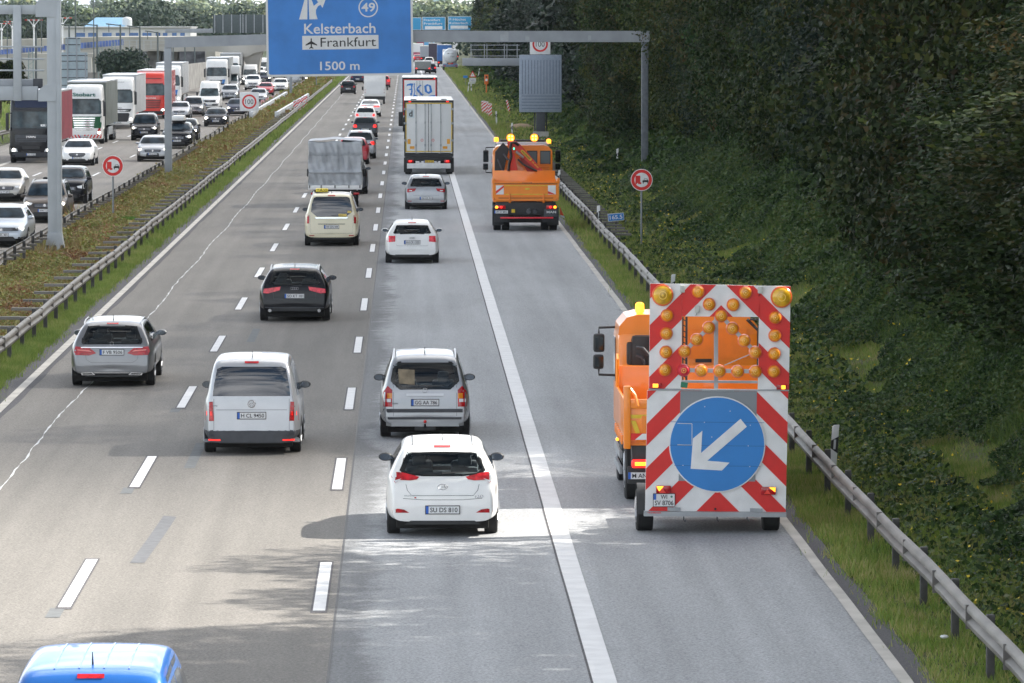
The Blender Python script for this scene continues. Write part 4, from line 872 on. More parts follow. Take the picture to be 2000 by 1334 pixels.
mast(147.5, -12, 80, 520, 'tall thin grey lamp mast beside the pale sign back', 0, .09, 'lamp_mast'); mast(183, -10, 80, 560, 'tall thin grey lamp mast left of the hall roof', 0, .07, 'lamp_mast')
mast(14, 30, 100, 600, 'thin dark mast at the far left edge', 0, .07); mast(70, 60, 150, 420, 'dark lattice mast between the gantry uprights', 0, .1); mast(81, 30, 90, 700, 'slim mast right of the white approach lights', 0, .08)
mast(512+28, 80, 130, 700, 'thin lamp mast right of the viaduct pier', 0, .08, 'lamp_mast')
def truss(px, pt, pb, d, label):
    x = GD(px, 50, d).x; z1 = Z7(pt, d); t = thing('lattice_mast', label, 'mast', (x, d, 0)); q = MB()
    for sx_ in (-.3, .3): q.cyl((sx_, 0, 0), (sx_*.6, 0, z1), .05, n=5)
    for i in range(12): q.cyl((-.3 if i % 2 else .3, 0, z1*i/12), (.3 if i % 2 else -.3, 0, z1*(i+1)/12), .03, n=4)
    q.obj('frame', mat('mast_green_grey', (.22, .28, .27), .6), t)
truss(222, 82, 130, 590, 'green-grey lattice mast before the dark viaduct opening'); truss(196, 92, 140, 580, 'ladder-like lattice mast right of the second railway mast'); truss(60, 100, 165, 470, 'lattice mast behind the gantry rungs')
RW = [REDF, WHITEP]
def approach(px, py, d, label):
    x = GD(px, py, d).x; z = Z7(py, d); t = thing('approach_light', label, 'airfield light', (x, d, 0)); q = MB(); q.cyl((0, 0, 0), (0, 0, z-1), .12, n=6); q.cyl((0, 0, z-1), (-.8, 0, z), .06, n=5); q.cyl((0, 0, z-1), (.8, 0, z), .06, n=5); q.cyl((0, 0, z-1), (0, 0, z), .06, n=5); q.ell((0, 0, z-1), (.22, .22, .25)); q.obj('stand', WHITEP, t)
    q = MB(); [q.box(-1.4+.4*i, -1.4+.4*i+.4, -.06, .06, z-.06, z+.06, i % 2) for i in range(7)]; q.obj('light_bar', RW, t)
approach(66, 39, 800, 'red and white light bar on a forked stand between gantry uprights'); approach(24, 42, 850, 'left red and white light bar on a forked stand'); approach(122, 35, 760, 'red and white light bar just right of the tall gantry post'); approach(3, 46, 800, 'red and white light bar cut by the left edge of the picture')
# city tower far behind
mb = MB(); mb.box(GD(836, 0, 6000).x, GD(868, 0, 6000).x, 6000, 6030, 0, CAMH+(42+8)*6000/FPX); mb.box(GD(836, 0, 6000).x-.5, GD(868, 0, 6000).x+.5, 5999.5, 6000, 60, 61)
o = mb.obj('tower_block', mat('pale_blue_tower', (.30, .42, .52), .4)); tag(o, 'pale blue tower block just visible on the horizon', 'building')
# litter
r = random.Random(5)
for i, (px_, py_) in enumerate(((1844, 1263), (1118, 330), (1140, 339), (1172, 370))):
    p = G(px_, py_); mb = MB(); mb.ell((0, 0, .03), (.06, .05, .025), 7, 4); o = mb.obj('litter', CLEARL if i % 3 else WHITEP); o.location = (p.x, p.y, bank(p.x, p.y)+.1)
    tag(o, ['crumpled clear scrap in the near grass behind the guardrail posts', 'white paper scrap highest up the right verge', 'second white scrap on the right verge grass', 'pale greenish scrap on the grass left of the round sign'][i], 'litter')
# ================================================================== cars
MIRG = mat('car_mirror_glass', (.15, .18, .22), .08, 1.)
def wheel(par, x, y, r_, w_, side, name='wheel'):
    q = MB(); o = side*w_/2
    q.lathe([(-w_/2, r_*.55), (-w_/2, r_*.93), (-w_/2+.025, r_), (w_/2-.025, r_), (w_/2, r_*.93), (w_/2, r_*.55)], (0, 0, 0), 'x', 28)
    t = q.obj('wheel', TYRE, par); t.location = (x-side*w_/2, y, r_)
    q = MB(); q.lathe([(side*(w_/2-.03), r_*.62), (side*(w_/2+.003), r_*.62), (side*(w_/2+.003), r_*.57), (side*(w_/2-.03), r_*.5), (side*(w_/2-.02), .001)] if side > 0 else [(side*(w_/2-.02), .001), (side*(w_/2-.03), r_*.5), (side*(w_/2+.003), r_*.57), (side*(w_/2+.003), r_*.62), (side*(w_/2-.03), r_*.62)], (0, 0, 0), 'x', 24)
    for k in range(5):
        a = 2*math.pi*k/5; q.cyl((side*(w_/2-.005), 0, 0), (side*(w_/2-.005), math.cos(a)*r_*.56, math.sin(a)*r_*.56), .03, .022, 5)
    q.obj('rim', RIM, t); return t
def plate(par, bvh, x, z, txt, face='rear', w_=.52, h=.112, yd=None, yellow=False, size=1.):
    w_ *= size; h *= size
    y = depth(bvh, x, z, face) if yd is None else yd
    s = -1 if face == 'rear' else 1; xx = x if face == 'rear' else x
    q = MB(); q.box(xx-w_/2-.012, xx+w_/2+.012, y+s*.002, y+s*.022, z-h/2-.014, z+h/2+.012, 0, .004); fr = q.obj('number_plate', BLACK, par)
    q = MB(); q.box(xx-w_/2, xx+w_/2, y+s*.022, y+s*.027, z-h/2, z+h/2); q.obj('plate_face', PLATEY if yellow else PLATEW, fr, smooth=False)
    bxs = (xx-w_/2, xx-w_/2+.042*size) if face == 'rear' else (xx+w_/2-.042*size, xx+w_/2)
    q = MB(); q.box(*bxs, y+s*.027, y+s*.030, z-h/2, z+h/2); q.obj('blue_strip', PLATEB, fr, smooth=False)
    if txt: text(txt, xx-s*.02*size, y+s*.031, z, w_*.82, h*.66, INK, fr, face, 'registration', bold=.01)
    return fr
KINDS = {   # rear and front silhouettes (y from the rear bumper / from the nose, z as share of H)
 'hatch':  dict(rear=[(0, .36), (.02, .52), (.08, .64), (.14, .70), (.30, .86), (.46, .965)], belt=.665, roofy=1.3, ws=(.62, .34), hood=.685, nose=[(.75, .655), (.28, .60), (.06, .47), (0, .36)]),
 'estate': dict(rear=[(0, .36), (.02, .52), (.07, .64), (.12, .70), (.27, .86), (.40, .955)], belt=.655, roofy=1.5, ws=(.56, .36), hood=.68, nose=[(.8, .65), (.28, .59), (.06, .46), (0, .36)]),
 'mpv':    dict(rear=[(0, .30), (.02, .44), (.05, .56), (.08, .64), (.19, .84), (.32, .96)], belt=.60, roofy=1.3, ws=(.5, .40), hood=.63, nose=[(.62, .60), (.25, .54), (.05, .42), (0, .32)]),
 'van':    dict(rear=[(0, .26), (.02, .40), (.04, .52), (.06, .62), (.13, .84), (.24, .97)], belt=.56, roofy=1.2, ws=(.45, .42), hood=.60, nose=[(.50, .57), (.2, .52), (.05, .40), (0, .28)]),
 'sedan':  dict(rear=[(0, .40), (.02, .55), (.06, .68), (.14, .735), (.62, .75), (1.35, .955)], belt=.66, roofy=1.9, ws=(.56, .36), hood=.68, nose=[(.85, .64), (.3, .58), (.06, .46), (0, .36)]),
 'suv':    dict(rear=[(0, .40), (.02, .52), (.07, .63), (.11, .69), (.24, .86), (.38, .96)], belt=.64, roofy=1.5, ws=(.55, .37), hood=.70, nose=[(.75, .675), (.25, .63), (.06, .50), (0, .40)]),
}
def body_rings(K, L, W, H, zb, P):
    w_ = W/2; K = dict(K); K.update(P); belt = K['belt']*H; st = []
    for y, f in K['rear']: st.append((y, f*H))
    yr = K['rear'][-1][0]
    st += [(yr+.25, .985*H), (K['roofy']+.2, H), (L*.56, H*.985)]
    wy = L*K['ws'][0]; hoodl = L*(1-K['ws'][1]+.06); ywt = L*(1-K['ws'][1]-.10)
    ywb = L-K.get('hoodlen', L*.235)
    ywt = ywb-K.get('rake', .62)
    st[-1] = (ywt-.25, H*.985)
    st += [(ywt, .945*H), ((ywt+ywb)/2+.02, (.945+K['hood'])/2*H+.02), (ywb, K['hood']*H), (ywb+.08, (K['hood']-.004)*H)]
    st += [(L-a, f*H) for a, f in K['nose']]
    rings = []
    for y, zt in st:
        e = min(y, .5)/.5; fr = 1-.12*(1-e)**2.2
        e2 = min(L-y, .75)/.75; fw = 1-.23*(1-e2)**2.4
        ww = w_*fr*fw*1.015
        if zt > belt+.03:
            q = min(1, (zt-belt)/(H-belt)); wt = ww*(.93-K.get('tumble', .20)*q)
            r_ = [(0, zb), (.72*ww, zb), (.95*ww, zb+.02), (ww, zb+.17), (ww*1.005, zb+.42), (.985*ww, belt-.06), (.945*ww, belt+.015), ((.945*ww*.5+wt*.5), belt+(zt-belt)*.5), (wt, zt-.055), (wt*.86, zt-.005), (wt*.4, zt+.012), (0, zt+.015)]
        else:
            h = zt-zb; r_ = [(0, zb), (.72*ww, zb), (.95*ww, zb+.02), (ww, zb+min(.17, h*.3)), (ww*1.0, zb+h*.5), (.99*ww, zb+h*.72), (.965*ww, zb+h*.86), (.93*ww, zt-.045), (.86*ww, zt-.015), (.7*ww, zt-.002), (.35*ww, zt+.012), (0, zt+.018)]
        rings.append((y, r_))
    def full(y, r_, sc=1., zc=0):
        a = [(x*sc, y, zc+(z-zc)*sc) for x, z in r_]; b = [(-x, y_, z) for x, y_, z in a[1:-1]][::-1]; return a+b
    out_ = []
    y, r_ = rings[0]; zc = (r_[0][1]+r_[-1][1])/2; out_ += [full(y-.0, r_, .02, zc), full(y-.005, r_, .55, zc), full(y-.002, r_, .93, zc)]
    out_ += [full(y, r_) for y, r_ in rings]
    y, r_ = rings[-1]; zc = (r_[0][1]+r_[-1][1])/2; out_ += [full(y+.012, r_, .93, zc), full(y+.02, r_, .55, zc), full(y+.02, r_, .02, zc)]
    return out_, dict(belt=belt, ywt=ywt, ywb=ywb)
def inpoly(o, x, y):
    c = False; j = len(o)-1
    for i in range(len(o)):
        if (o[i][1] > y) != (o[j][1] > y) and x < (o[j][0]-o[i][0])*(y-o[i][1])/(o[j][1]-o[i][1])+o[i][0]: c = not c
        j = i
    return c
SEAT = mat('seat_fabric', (.075, .08, .09), .85, var=.2); TRIM = mat('cabin_trim', (.06, .062, .068), .8); LINER = mat('roof_liner', (.22, .22, .21), .9)
def cabin_fit(t, L, W, H, belt, yr, info, bvh, RW_, WS_):
    q = MB(); q.box(-W*.41, W*.41, yr-.05, info['ywb']-.15, .3, belt-.14, 0, .05); q.box(-W*.40, W*.40, info['ywb']-.45, info['ywb']-.05, belt-.2, belt-.07, 0, .06); q.box(-W*.36, W*.36, yr+.05, yr+.55, belt-.2, belt-.03, 0, .03); q.obj('cabin', TRIM, t)
    for y_, xs in ((yr+.72, (-.36, .36)), (info['ywt']-.05, (-.37, .37))):
        for x_ in xs:
            q = MB(); q.box(x_-.22, x_+.22, y_-.06, y_+.10, .5, belt+.04, 0, .07); q.box(x_-.11, x_+.11, y_-.05, y_+.04, belt+.06, min(H-.24, belt+.20), 0, .05); q.cyl((x_, y_, belt), (x_, y_, belt+.2), .02, n=6); q.obj('seat', SEAT, t)
    q = MB(); q.ell((-.37, info['ywt']+.05, belt+.17), (.085, .10, .12), 12, 8); q.box(-.60, -.14, info['ywt']-.02, info['ywt']+.15, belt-.35, belt+.04, 0, .12); p_ = q.obj('driver_silhouette', mat('driver_dark', (.05, .04, .035), .9), t)
    q = MB(); q.tube([(-.37+.18*math.cos(a), info['ywb']-.42, belt+.02+.16*math.sin(a)) for a in np.linspace(0, 6.28, 15)], .016, 6); q.obj('steering_wheel', TRIM, t)
    for nm, o, ax in (('window_border', RW_, 'rear'), ('window_border', WS_, 'front')):
        cx = sum(p[0] for p in o)/len(o); cz = sum(p[1] for p in o)/len(o)
        for i in range(len(o)):
            a, b = o[i], o[(i+1) % len(o)]; f = lambda p: (cx+(p[0]-cx)*.90, cz+(p[1]-cz)*.84)
            g_ = lambda p: (cx+(p[0]-cx)*1.02, cz+(p[1]-cz)*1.03)
            decal(bvh, [g_(a), g_(b), f(b), f(a)], ax, UNDER, t, nm, .003, .12) if math.hypot(a[0]-b[0], a[1]-b[1]) > .02 else None
def trap(x0, x1, z0, z1, c=.04):     # trapezoid with softened corners: half widths x0 (bottom) x1 (top)
    return [(-x0+c, z0), (x0-c, z0), (x0, z0+c), (x1, z1-c), (x1-c, z1), (-x1+c, z1), (-x1, z1-c), (-x0, z0+c)]
def car(label, cat, kind, dims, px, py, paintm, away=True, rear=None, front=None, txt='', P={}, seen='rear', lit=False, zb=.25, r_=.315, yaw=0., group=None, name='parked', rails=False, extra=None, cabin=False, name_='car', mirrors=True, glass=None, side='right', detail=True, roofm=None):
    L, W, H = dims; K = KINDS[kind]; zb += .055; rg, info = body_rings(K, L, W, H, zb, P); vs, fs = skin(rg)
    bvh = BVHTree.FromPolygons([Vector(v) for v in vs], fs); belt = info['belt']
    g = G(px, py); wy = .78 if away else L-.86; t = thing(name_, label, cat, (0, 0, 0), 0 if away else math.pi, group)
    t.location = (g.x, g.y-wy+.3, 0) if away else (g.x, g.y-.3+wy, 0)
    t.rotation_euler.z += yaw; mb = MB(); GL = glass or GLASS; yr = K['rear'][-1][0]; rz = H-.115; ym = (yr+info['ywt'])/2
    SW_ = ([(yr+.10, belt+.05), (ym-.03, belt+.04), (ym-.03, rz), (yr+.32, rz-.02)], [(ym+.03, belt+.04), (info['ywb']-.22, belt+.04), (info['ywt']-.02, rz-.02), (ym+.03, rz)])
    WS_ = trap(W*.415, W*.345, K['hood']*H+.0, .945*H-.02, .05)
    if cabin:
        GL = TGLASS; RW_ = rear['window']
        def holed(f):
            c_ = np.mean([vs[i] for i in f], 0)
            if c_[2] < belt: return False
            if c_[1] < yr+.12: return inpoly(RW_, c_[0], c_[2])
            if c_[1] > info['ywt']-.12 and abs(c_[0]) < W*.41 and inpoly(WS_, c_[0], c_[2]): return True
            return abs(c_[0]) > W*.28 and any(inpoly(o, c_[1], c_[2]) for o in SW_)
        fk = [f for f in fs if len(f) > 4 or not holed(f)]; mb.add(vs, fk); cabin_fit(t, L, W, H, belt, yr, info, bvh, RW_, WS_)
    else: mb.add(vs, fs)
    low = (rear or {}).get('low')
    if low:
        mb.m = [1 if (np.mean([vs[i] for i in f], 0)[2] < low[0] and np.mean([vs[i] for i in f], 0)[1] < .42) else 0 for f in mb.f]
    b = mb.obj('body', [paintm, low[1]] if low else paintm, t, ang=70)
    q = MB(); q.box(-W/2+.14, W/2-.14, .2, L-.3, .13, zb+.12, 0, .03); q.obj('underbody', UNDER, t)
    for sd_ in (-1, 1):
        for wy_ in (.78, L-.86):
            wheel(t, sd_*(W/2+.004), wy_, r_, .205, sd_)
    if mirrors:
        for sd_ in (-1, 1):
            q = MB(); my = info['ywb']-.30; mz = belt+.06; mx_ = sd_*(W/2+.035)
            q.ell((mx_, my+.02, mz), (.115, .07, .07), 12, 7); q.cyl((sd_*(W/2-.1), my+.04, mz-.05), (mx_, my+.04, mz-.03), .03, n=6); m_ = q.obj('mirror', paintm if P.get('mp', 1) else BLACK, t)
            q = MB(); q.prism([(mx_+a*.095, mz+b_*.055) for a, b_ in circ(0, 0, 1, 14)], 'y', my-.048, my-.054); q.obj('mirror_glass', MIRG, m_, smooth=False)
    D = lambda o, axis, m, nm, off=.006, par=t, cell=.09: decal(bvh, o, axis, m, par, nm, off, cell)
    # side glass and arches (both flanks)
    yr = K['rear'][-1][0]; rz = H-.115
    for ax in ('right', 'left'):
        if ax == 'left' and away and g.x < -.5 and False: continue
        y0, y1 = info['ywt'], info['ywb']; ym = (yr+y0)/2
        for a, o in enumerate(([(yr+.10, belt+.05), (ym-.03, belt+.04), (ym-.03, rz), (yr+.32, rz-.02)], [(ym+.03, belt+.04), (y1-.22, belt+.04), (y0-.02, rz-.02), (ym+.03, rz)])):
            if kind == 'van' and P.get('panel') and a == 0: continue
            D(o, ax, GL, 'side_window', .004, cell=.25)
        for wy_ in (.78, L-.86):
            D([(wy_+(r_+.07)*math.cos(a), max(zb+.01, r_+(r_+.06)*math.sin(a))) for a in np.linspace(-.25, math.pi+.25, 15)], ax, UNDER, 'wheel_arch', .003, cell=.2)
        if detail: D(stripe([(ym, zb+.1), (ym, belt+.02)], .015), ax, BLACK, 'door_gap', .002, cell=.3)
        q = 1
    # windscreen
    zt = .945*H-.02; zw = K['hood']*H+.015
    if seen == 'front' or detail: D(trap(W*.415, W*.345, zw+.02, zt, .05), 'front', WGLASS if seen == 'front' else GL, 'windscreen', .03 if seen == 'front' else .008, cell=.06)
    if seen == 'front':
        fr = front or {}
        hl = fr.get('lamp', [(W*.27, .50*H-.02), (W*.46, .53*H), (W*.465, .47*H), (W*.45, .42*H), (W*.3, .44*H)])
        for mm in (1, -1):
            o = hl if mm == 1 else mir(hl)[::-1]; lp = D(o, 'front', CLEARL, 'headlight', .006)
            if fr.get('on', True):
                cx = sum(p[0] for p in o)/len(o)+mm*.02; cz = sum(p[1] for p in o)/len(o); y_ = depth(bvh, cx, cz, 'front')
                if y_: q = MB(); q.ell((cx, y_+.01, cz), (fr.get('ls', .075), .03, fr.get('ls', .06)), 10, 6); q.obj('lit_lamp', HEADON, lp)
            fg = D([(mm*u, v) for u, v in ((W*.33, .26*H), (W*.43, .26*H), (W*.43, .21*H), (W*.33, .21*H))], 'front', BLACK, 'fog_lamp', .006)
        D(fr.get('grille', trap(W*.25, W*.26, .375*H, .475*H, .03)), 'front', BLACK, 'grille', .006)
        D(fr.get('intake', trap(W*.29, W*.25, .17*H, .27*H, .03)), 'front', BLACK, 'lower_intake', .006)
        if detail:
            for zz in (.40, .425, .45): D([(-W*.22, zz*H), (W*.22, zz*H), (W*.22, zz*H+.012), (-W*.22, zz*H+.012)], 'front', CHROME, 'grille_bar', .012, cell=.3)
            c_ = depth(bvh, 0, .43*H, 'front'); q = MB(); q.lathe([(c_+.012, .06), (c_+.03, .055)], (0, 0, .43*H), 'y', 16); q.obj('badge', CHROME, t)
        plate(t, bvh, 0, fr.get('pz', .31*H), txt or 'F AB 216', 'front')
        D([(-.3, zw+.015), (-.3, zw+.03), (.62, zw+.05), (.62, zw+.03)], 'front', BLACK, 'wiper', .014, cell=.4)
    else:
        rr_ = rear or {}
        win = rr_.get('window', trap(W*.40, W*.335, belt+.05, .93*H, .06)); rw = D(win, 'rear', rr_.get('glass', GL), 'rear_window', .008)
        if rr_.get('see', 0):     # pale patch: light coming through the cabin to the rear glass
            pass
        tl = rr_.get('lamp', [(W*.32, .50*H), (W*.475, .50*H), (W*.48, .62*H), (W*.34, .62*H)])
        for mm in (1, -1):
            o = tl if mm == 1 else mir(tl)[::-1]; lp = D(o, 'rear', rr_.get('lm', REDON if lit else REDL), 'tail_light', .012)
            for nm, oo, m_ in rr_.get('lamp_bits', []): D(oo if mm == 1 else mir(oo)[::-1], 'rear', m_, nm, .016, par=lp)
            if 'reflector' in rr_:
                oo = rr_['reflector']; D(oo if mm == 1 else mir(oo)[::-1], 'rear', REDL, 'reflector', .008)
        plate(t, bvh, rr_.get('px', 0), rr_.get('pz', .40*H), txt, 'rear')
        D(rr_.get('bumper', trap(W*.36, W*.33, zb-.0, zb+.09, .02)), 'rear', rr_.get('bm', BLACK), 'bumper_insert', .008)
        if detail or rr_.get('gaps'):
            for pts in rr_.get('gaps', [[(-W*.42, belt), (-W*.33, .36*H), (W*.33, .36*H), (W*.42, belt)]]): D(stripe(pts, .007), 'rear', DGREY, 'tailgate_gap', .003, cell=.25)
        for nm, oo, m_, of in rr_.get('bits', []): D(oo, 'rear', m_, nm, of)
        if rr_.get('stop', True): D([(-.13, .945*H), (.13, .945*H), (.13, .965*H), (-.13, .965*H)], 'rear', REDL, 'high_brake_light', .014)
        if rr_.get('wiper', True):
            zz = min(v for u, v in win)+.03; D([(-.02, zz), (.0, zz+.025), (W*.22, zz+.045), (W*.22, zz+.03)], 'rear', BLACK, 'rear_wiper', .022, cell=.3)
    if rails:
        for sd_ in (-1, 1):
            xx = sd_*W*.345; z_ = [depth(bvh, xx, y_, 'top') or H for y_ in (yr+.1, yr+.5, L*.4, info['ywt']-.1)]
            q = MB(); q.tube([(xx, yr+.1, z_[0]-.01), (xx, yr+.22, z_[0]+.055), (xx, yr+.6, z_[1]+.06), (xx, L*.4, z_[2]+.055), (xx, info['ywt']-.1, z_[3]-.0)], .018, 6); q.obj('roof_rail', RIM if rails == 1 else BLACK, t)
    z_ = depth(bvh, 0, yr+.35, 'top')
    if z_ and seen != 'front': q = MB(); q.cyl((0, yr+.35, z_-.01), (0, yr+.30, z_+.13), .012, .004, 5); q.obj('aerial', BLACK, t)
    if extra: extra(t, bvh, D, info)
    return t
def badge_ring(t, x, y, z, r_, m=CHROME, n=1, dx=.0):
    q = MB()
    for i in range(n):
        xx = x+(i-(n-1)/2)*dx; pts = [(xx+r_*math.cos(a), y-.015, z+r_*math.sin(a)) for a in np.linspace(0, 2*math.pi, 17)]
        q.tube(pts, r_*.13, 6)
    return q.obj('badge', m, t)
SILV = paint('silver', (.32, .335, .355), .6, .34); SILV2 = paint('silver_white', (.44, .455, .48), .45, .35); GREYM = paint('mid_grey', (.20, .205, .215), .6, .3)
WHT = paint('white', (.80, .80, .79)); BLK_P = paint('black', (.007, .008, .012), .1, .22); NAVY = paint('dark_blue', (.012, .02, .05), .3); CREAM = paint('taxi_cream', (.72, .66, .48)); DGR = paint('dark_grey', (.055, .06, .068), .5)
REDP = paint('red', (.42, .015, .03), .1); BRN = paint('brown_grey', (.10, .085, .075), .5); BEIG = paint('beige_silver', (.42, .41, .385), .5); BLUEP = paint('bright_blue', (.018, .13, .44), .2); PBLU = paint('pale_blue_silver', (.50, .55, .61), .45)
SCRAP = {}
# ------------------------------------------------------------------ the six nearest cars
def x_i20(t, bvh, D, info):
    y_ = depth(bvh, 0, .80, 'rear'); q = MB(); pts = [(.075*math.cos(a), y_-.012, .80+.042*math.sin(a)) for a in np.linspace(0, 2*math.pi, 19)]; q.tube(pts, .007, 6)
    q.tube([(-.04, y_-.014, .775), (-.022, y_-.014, .82), (-.012, y_-.014, .80), (.015, y_-.014, .805), (.025, y_-.014, .825), (.042, y_-.014, .785)], .007, 6); q.obj('badge', CHROME, t)
    text('i20', .57, depth(bvh, .57, .655, 'rear')-.012, .655, .13, .05, CHROME, t, name='model_badge'); text('HYUNDAI', -.52, depth(bvh, -.52, .665, 'rear')-.012, .665, .15, .025, CHROME, t, name='model_badge')
    D([(-.44, .625), (-.41, .625), (-.41, .645), (-.44, .645)], 'rear', REDL, 'red_badge', .01)
    for s_ in (-1, 1):
        q = MB(); pts = [(s_*.47, y, (depth(bvh, s_*.47, y, 'top') or 1.4)+.003) for y in (.55, .9, 1.3, 1.8, 2.2)]; q.tube(pts, .012, 5); q.obj('roof_strip', DGREY, t)
car('white small hatchback with slanted red lamps and plate SU DS 810, nearest white car', 'car', 'hatch', (4.03, 1.73, 1.47), 864, 1045, WHT, txt='SU DS 810', zb=.20, extra=x_i20, P=dict(mp=0, tumble=.24),
    cabin=True, rear=dict(window=[(-.60, 1.0), (-.3, .965), (.3, .965), (.60, 1.0), (.66, 1.05), (.54, 1.31), (-.54, 1.31), (-.66, 1.05)],
              lamp=[(.36, .955), (.62, 1.02), (.79, 1.03), (.80, .95), (.735, .855), (.68, .91), (.50, .90), (.40, .915)],
              lamp_bits=[('reversing_lens', [(.64, .93), (.75, .90), (.735, .86), (.69, .90)], CLEARL)],
              reflector=[(.52, .40), (.78, .40), (.79, .44), (.70, .465), (.60, .45)], pz=.445, bumper=[(-.60, .215), (.60, .215), (.50, .275), (-.50, .275)],
              gaps=[[(-.60, .96), (-.55, .75), (-.48, .665), (.48, .665), (.55, .75), (.60, .96)], [(-.86, .64), (-.3, .60), (.3, .60), (.86, .64)]]))
def x_zaf(t, bvh, D, info):
    D([(-.80, .60), (.80, .60), (.82, .53), (-.82, .53)], 'rear', DGREY, 'bumper_strip', .022); D([(-.78, .44), (.78, .44), (.80, .395), (-.80, .395)], 'rear', DGREY, 'bumper_strip', .016)
    D([(-.36, .845), (.36, .845), (.36, .895), (-.36, .895)], 'rear', SILV2, 'handle_bar', .035)
    badge_ring(t, 0, depth(bvh, 0, .95, 'rear'), .95, .045); q = MB(); y_ = depth(bvh, 0, .3, 'rear'); q.ell((0, y_-.10, .36), (.032, .032, .032)); q.obj('tow_ball', REDF, t); q = MB(); q.box(-.2, .2, y_-.02, y_+.2, .18, .26, 0, .01); q.cyl((0, y_, .24), (0, y_-.09, .30), .02); q.obj('tow_bar', BLACK, t)
    D([(-.50, 1.08), (-.2, 1.06), (-.2, 1.34), (-.52, 1.36)], 'rear', mat('paper_bag', (.22, .18, .12), .8, var=.3), 'bag_seen_through_window', .0095)
    text('ZAFIRA', -.58, depth(bvh, -.58, .72, 'rear')-.014, .70, .13, .028, DGREY, t, name='model_badge')
car('silver family car with tall red and amber lamps and plate GG AA 786', 'car', 'mpv', (4.3, 1.72, 1.64), 830, 855, SILV, txt='GG AA 786', zb=.24, rails=1, extra=x_zaf, P=dict(mp=0, belt=.575),
    cabin=True, rear=dict(window=[(-.48, .975), (.48, .975), (.65, 1.13), (.60, 1.42), (.5, 1.47), (-.5, 1.47), (-.60, 1.42), (-.65, 1.13)], stop=False,
              lamp=[(.63, .64), (.80, .64), (.82, .80), (.80, .93), (.72, 1.04), (.63, .96)], lamp_bits=[('amber_lens', [(.635, .80), (.815, .80), (.81, .90), (.635, .90)], AMBL), ('clear_lens', [(.66, .73), (.79, .73), (.79, .79), (.66, .79)], CLEARL)],
              pz=.72, bumper=[(-.75, .26), (.75, .26), (.75, .33), (-.75, .33)], bm=SILV, gaps=[[(-.61, 1.05), (-.61, .46)], [(.61, 1.05), (.61, .46)]]))
def x_cad(t, bvh, D, info):
    D([(-.88, .46), (.88, .46), (.89, .24), (-.89, .24)], 'rear', DGREY, 'rear_bumper', .03); D([(-.80, .30), (-.58, .30), (-.58, .275), (-.80, .275)], 'rear', REDON, 'reflector', .036); D([(.80, .30), (.58, .30), (.58, .275), (.80, .275)], 'rear', REDON, 'reflector', .036)  # bumper reflectors glow by emission though they are no lamps
    y_ = depth(bvh, 0, .955, 'rear'); b = badge_ring(t, 0, y_, .955, .068); q = MB(); q.tube([(-.04, y_-.016, 1.0), (-.012, y_-.016, .955), (0, y_-.016, .98), (.012, y_-.016, .955), (.04, y_-.016, 1.0)], .008, 6); q.tube([(-.045, y_-.016, .965), (-.02, y_-.016, .905), (0, y_-.016, .945), (.02, y_-.016, .905), (.045, y_-.016, .965)], .008, 6); q.obj('badge_letters', CHROME, b)
    D([(-.65, .83), (.65, .83), (.50, .66), (-.50, .66)], 'rear', paint('silver_white', (0, 0, 0)), 'plate_recess', .002)
    D(stripe([(-.66, .845), (.66, .845)], .007), 'rear', BLACK, 'gap_or_shade_line', .004)
    text('caddy', -.70, depth(bvh, -.7, .93, 'rear')-.012, .92, .14, .03, DGREY, t, name='model_badge'); text('TDI', .76, depth(bvh, .76, .92, 'rear')-.012, .91, .09, .028, DGREY, t, name='model_badge')
car('white-silver boxy van with dark rear window and plate H CL 9450 in the middle lane', 'van', 'van', (4.4, 1.79, 1.80), 493, 885, SILV2, txt='H CL 9450', zb=.22, extra=x_cad, P=dict(tumble=.15, mp=0, belt=.58),
    rear=dict(window=[(-.72, 1.10), (.72, 1.10), (.70, 1.3), (.64, 1.60), (.55, 1.64), (-.55, 1.64), (-.64, 1.60), (-.70, 1.3)], low=(.46, DGREY), glass=GLASSR, lamp=[(.70, .64), (.87, .64), (.87, .99), (.72, 1.0)], lamp_bits=[('lamp_core', [(.75, .74), (.84, .74), (.84, .82), (.75, .82)], REDON)], pz=.74, wiper=False,
              gaps=[[(-.70, 1.05), (-.70, .47)], [(.70, 1.05), (.70, .47)]], bumper=[(-.6, .22), (.6, .22), (.6, .26), (-.6, .26)]))
def x_merc(t, bvh, D, info):
    D([(-.68, .875), (.68, .875), (.68, .895), (-.68, .895)], 'rear', CHROME, 'chrome_strip', .012); badge_ring(t, 0, depth(bvh, 0, .96, 'rear'), .965, .04)
    for s_ in (-1, 1): D([(s_*.36, .28), (s_*.42, .34), (s_*.68, .33), (s_*.66, .275)], 'rear', CHROME, 'exhaust_trim', .014); D([(s_*.41, .29), (s_*.44, .32), (s_*.65, .315), (s_*.63, .29)], 'rear', BLACK, 'exhaust_opening', .018)
    D([(-.38, .325), (.38, .325), (.38, .34), (-.38, .34)], 'rear', CHROME, 'bumper_chrome', .014)
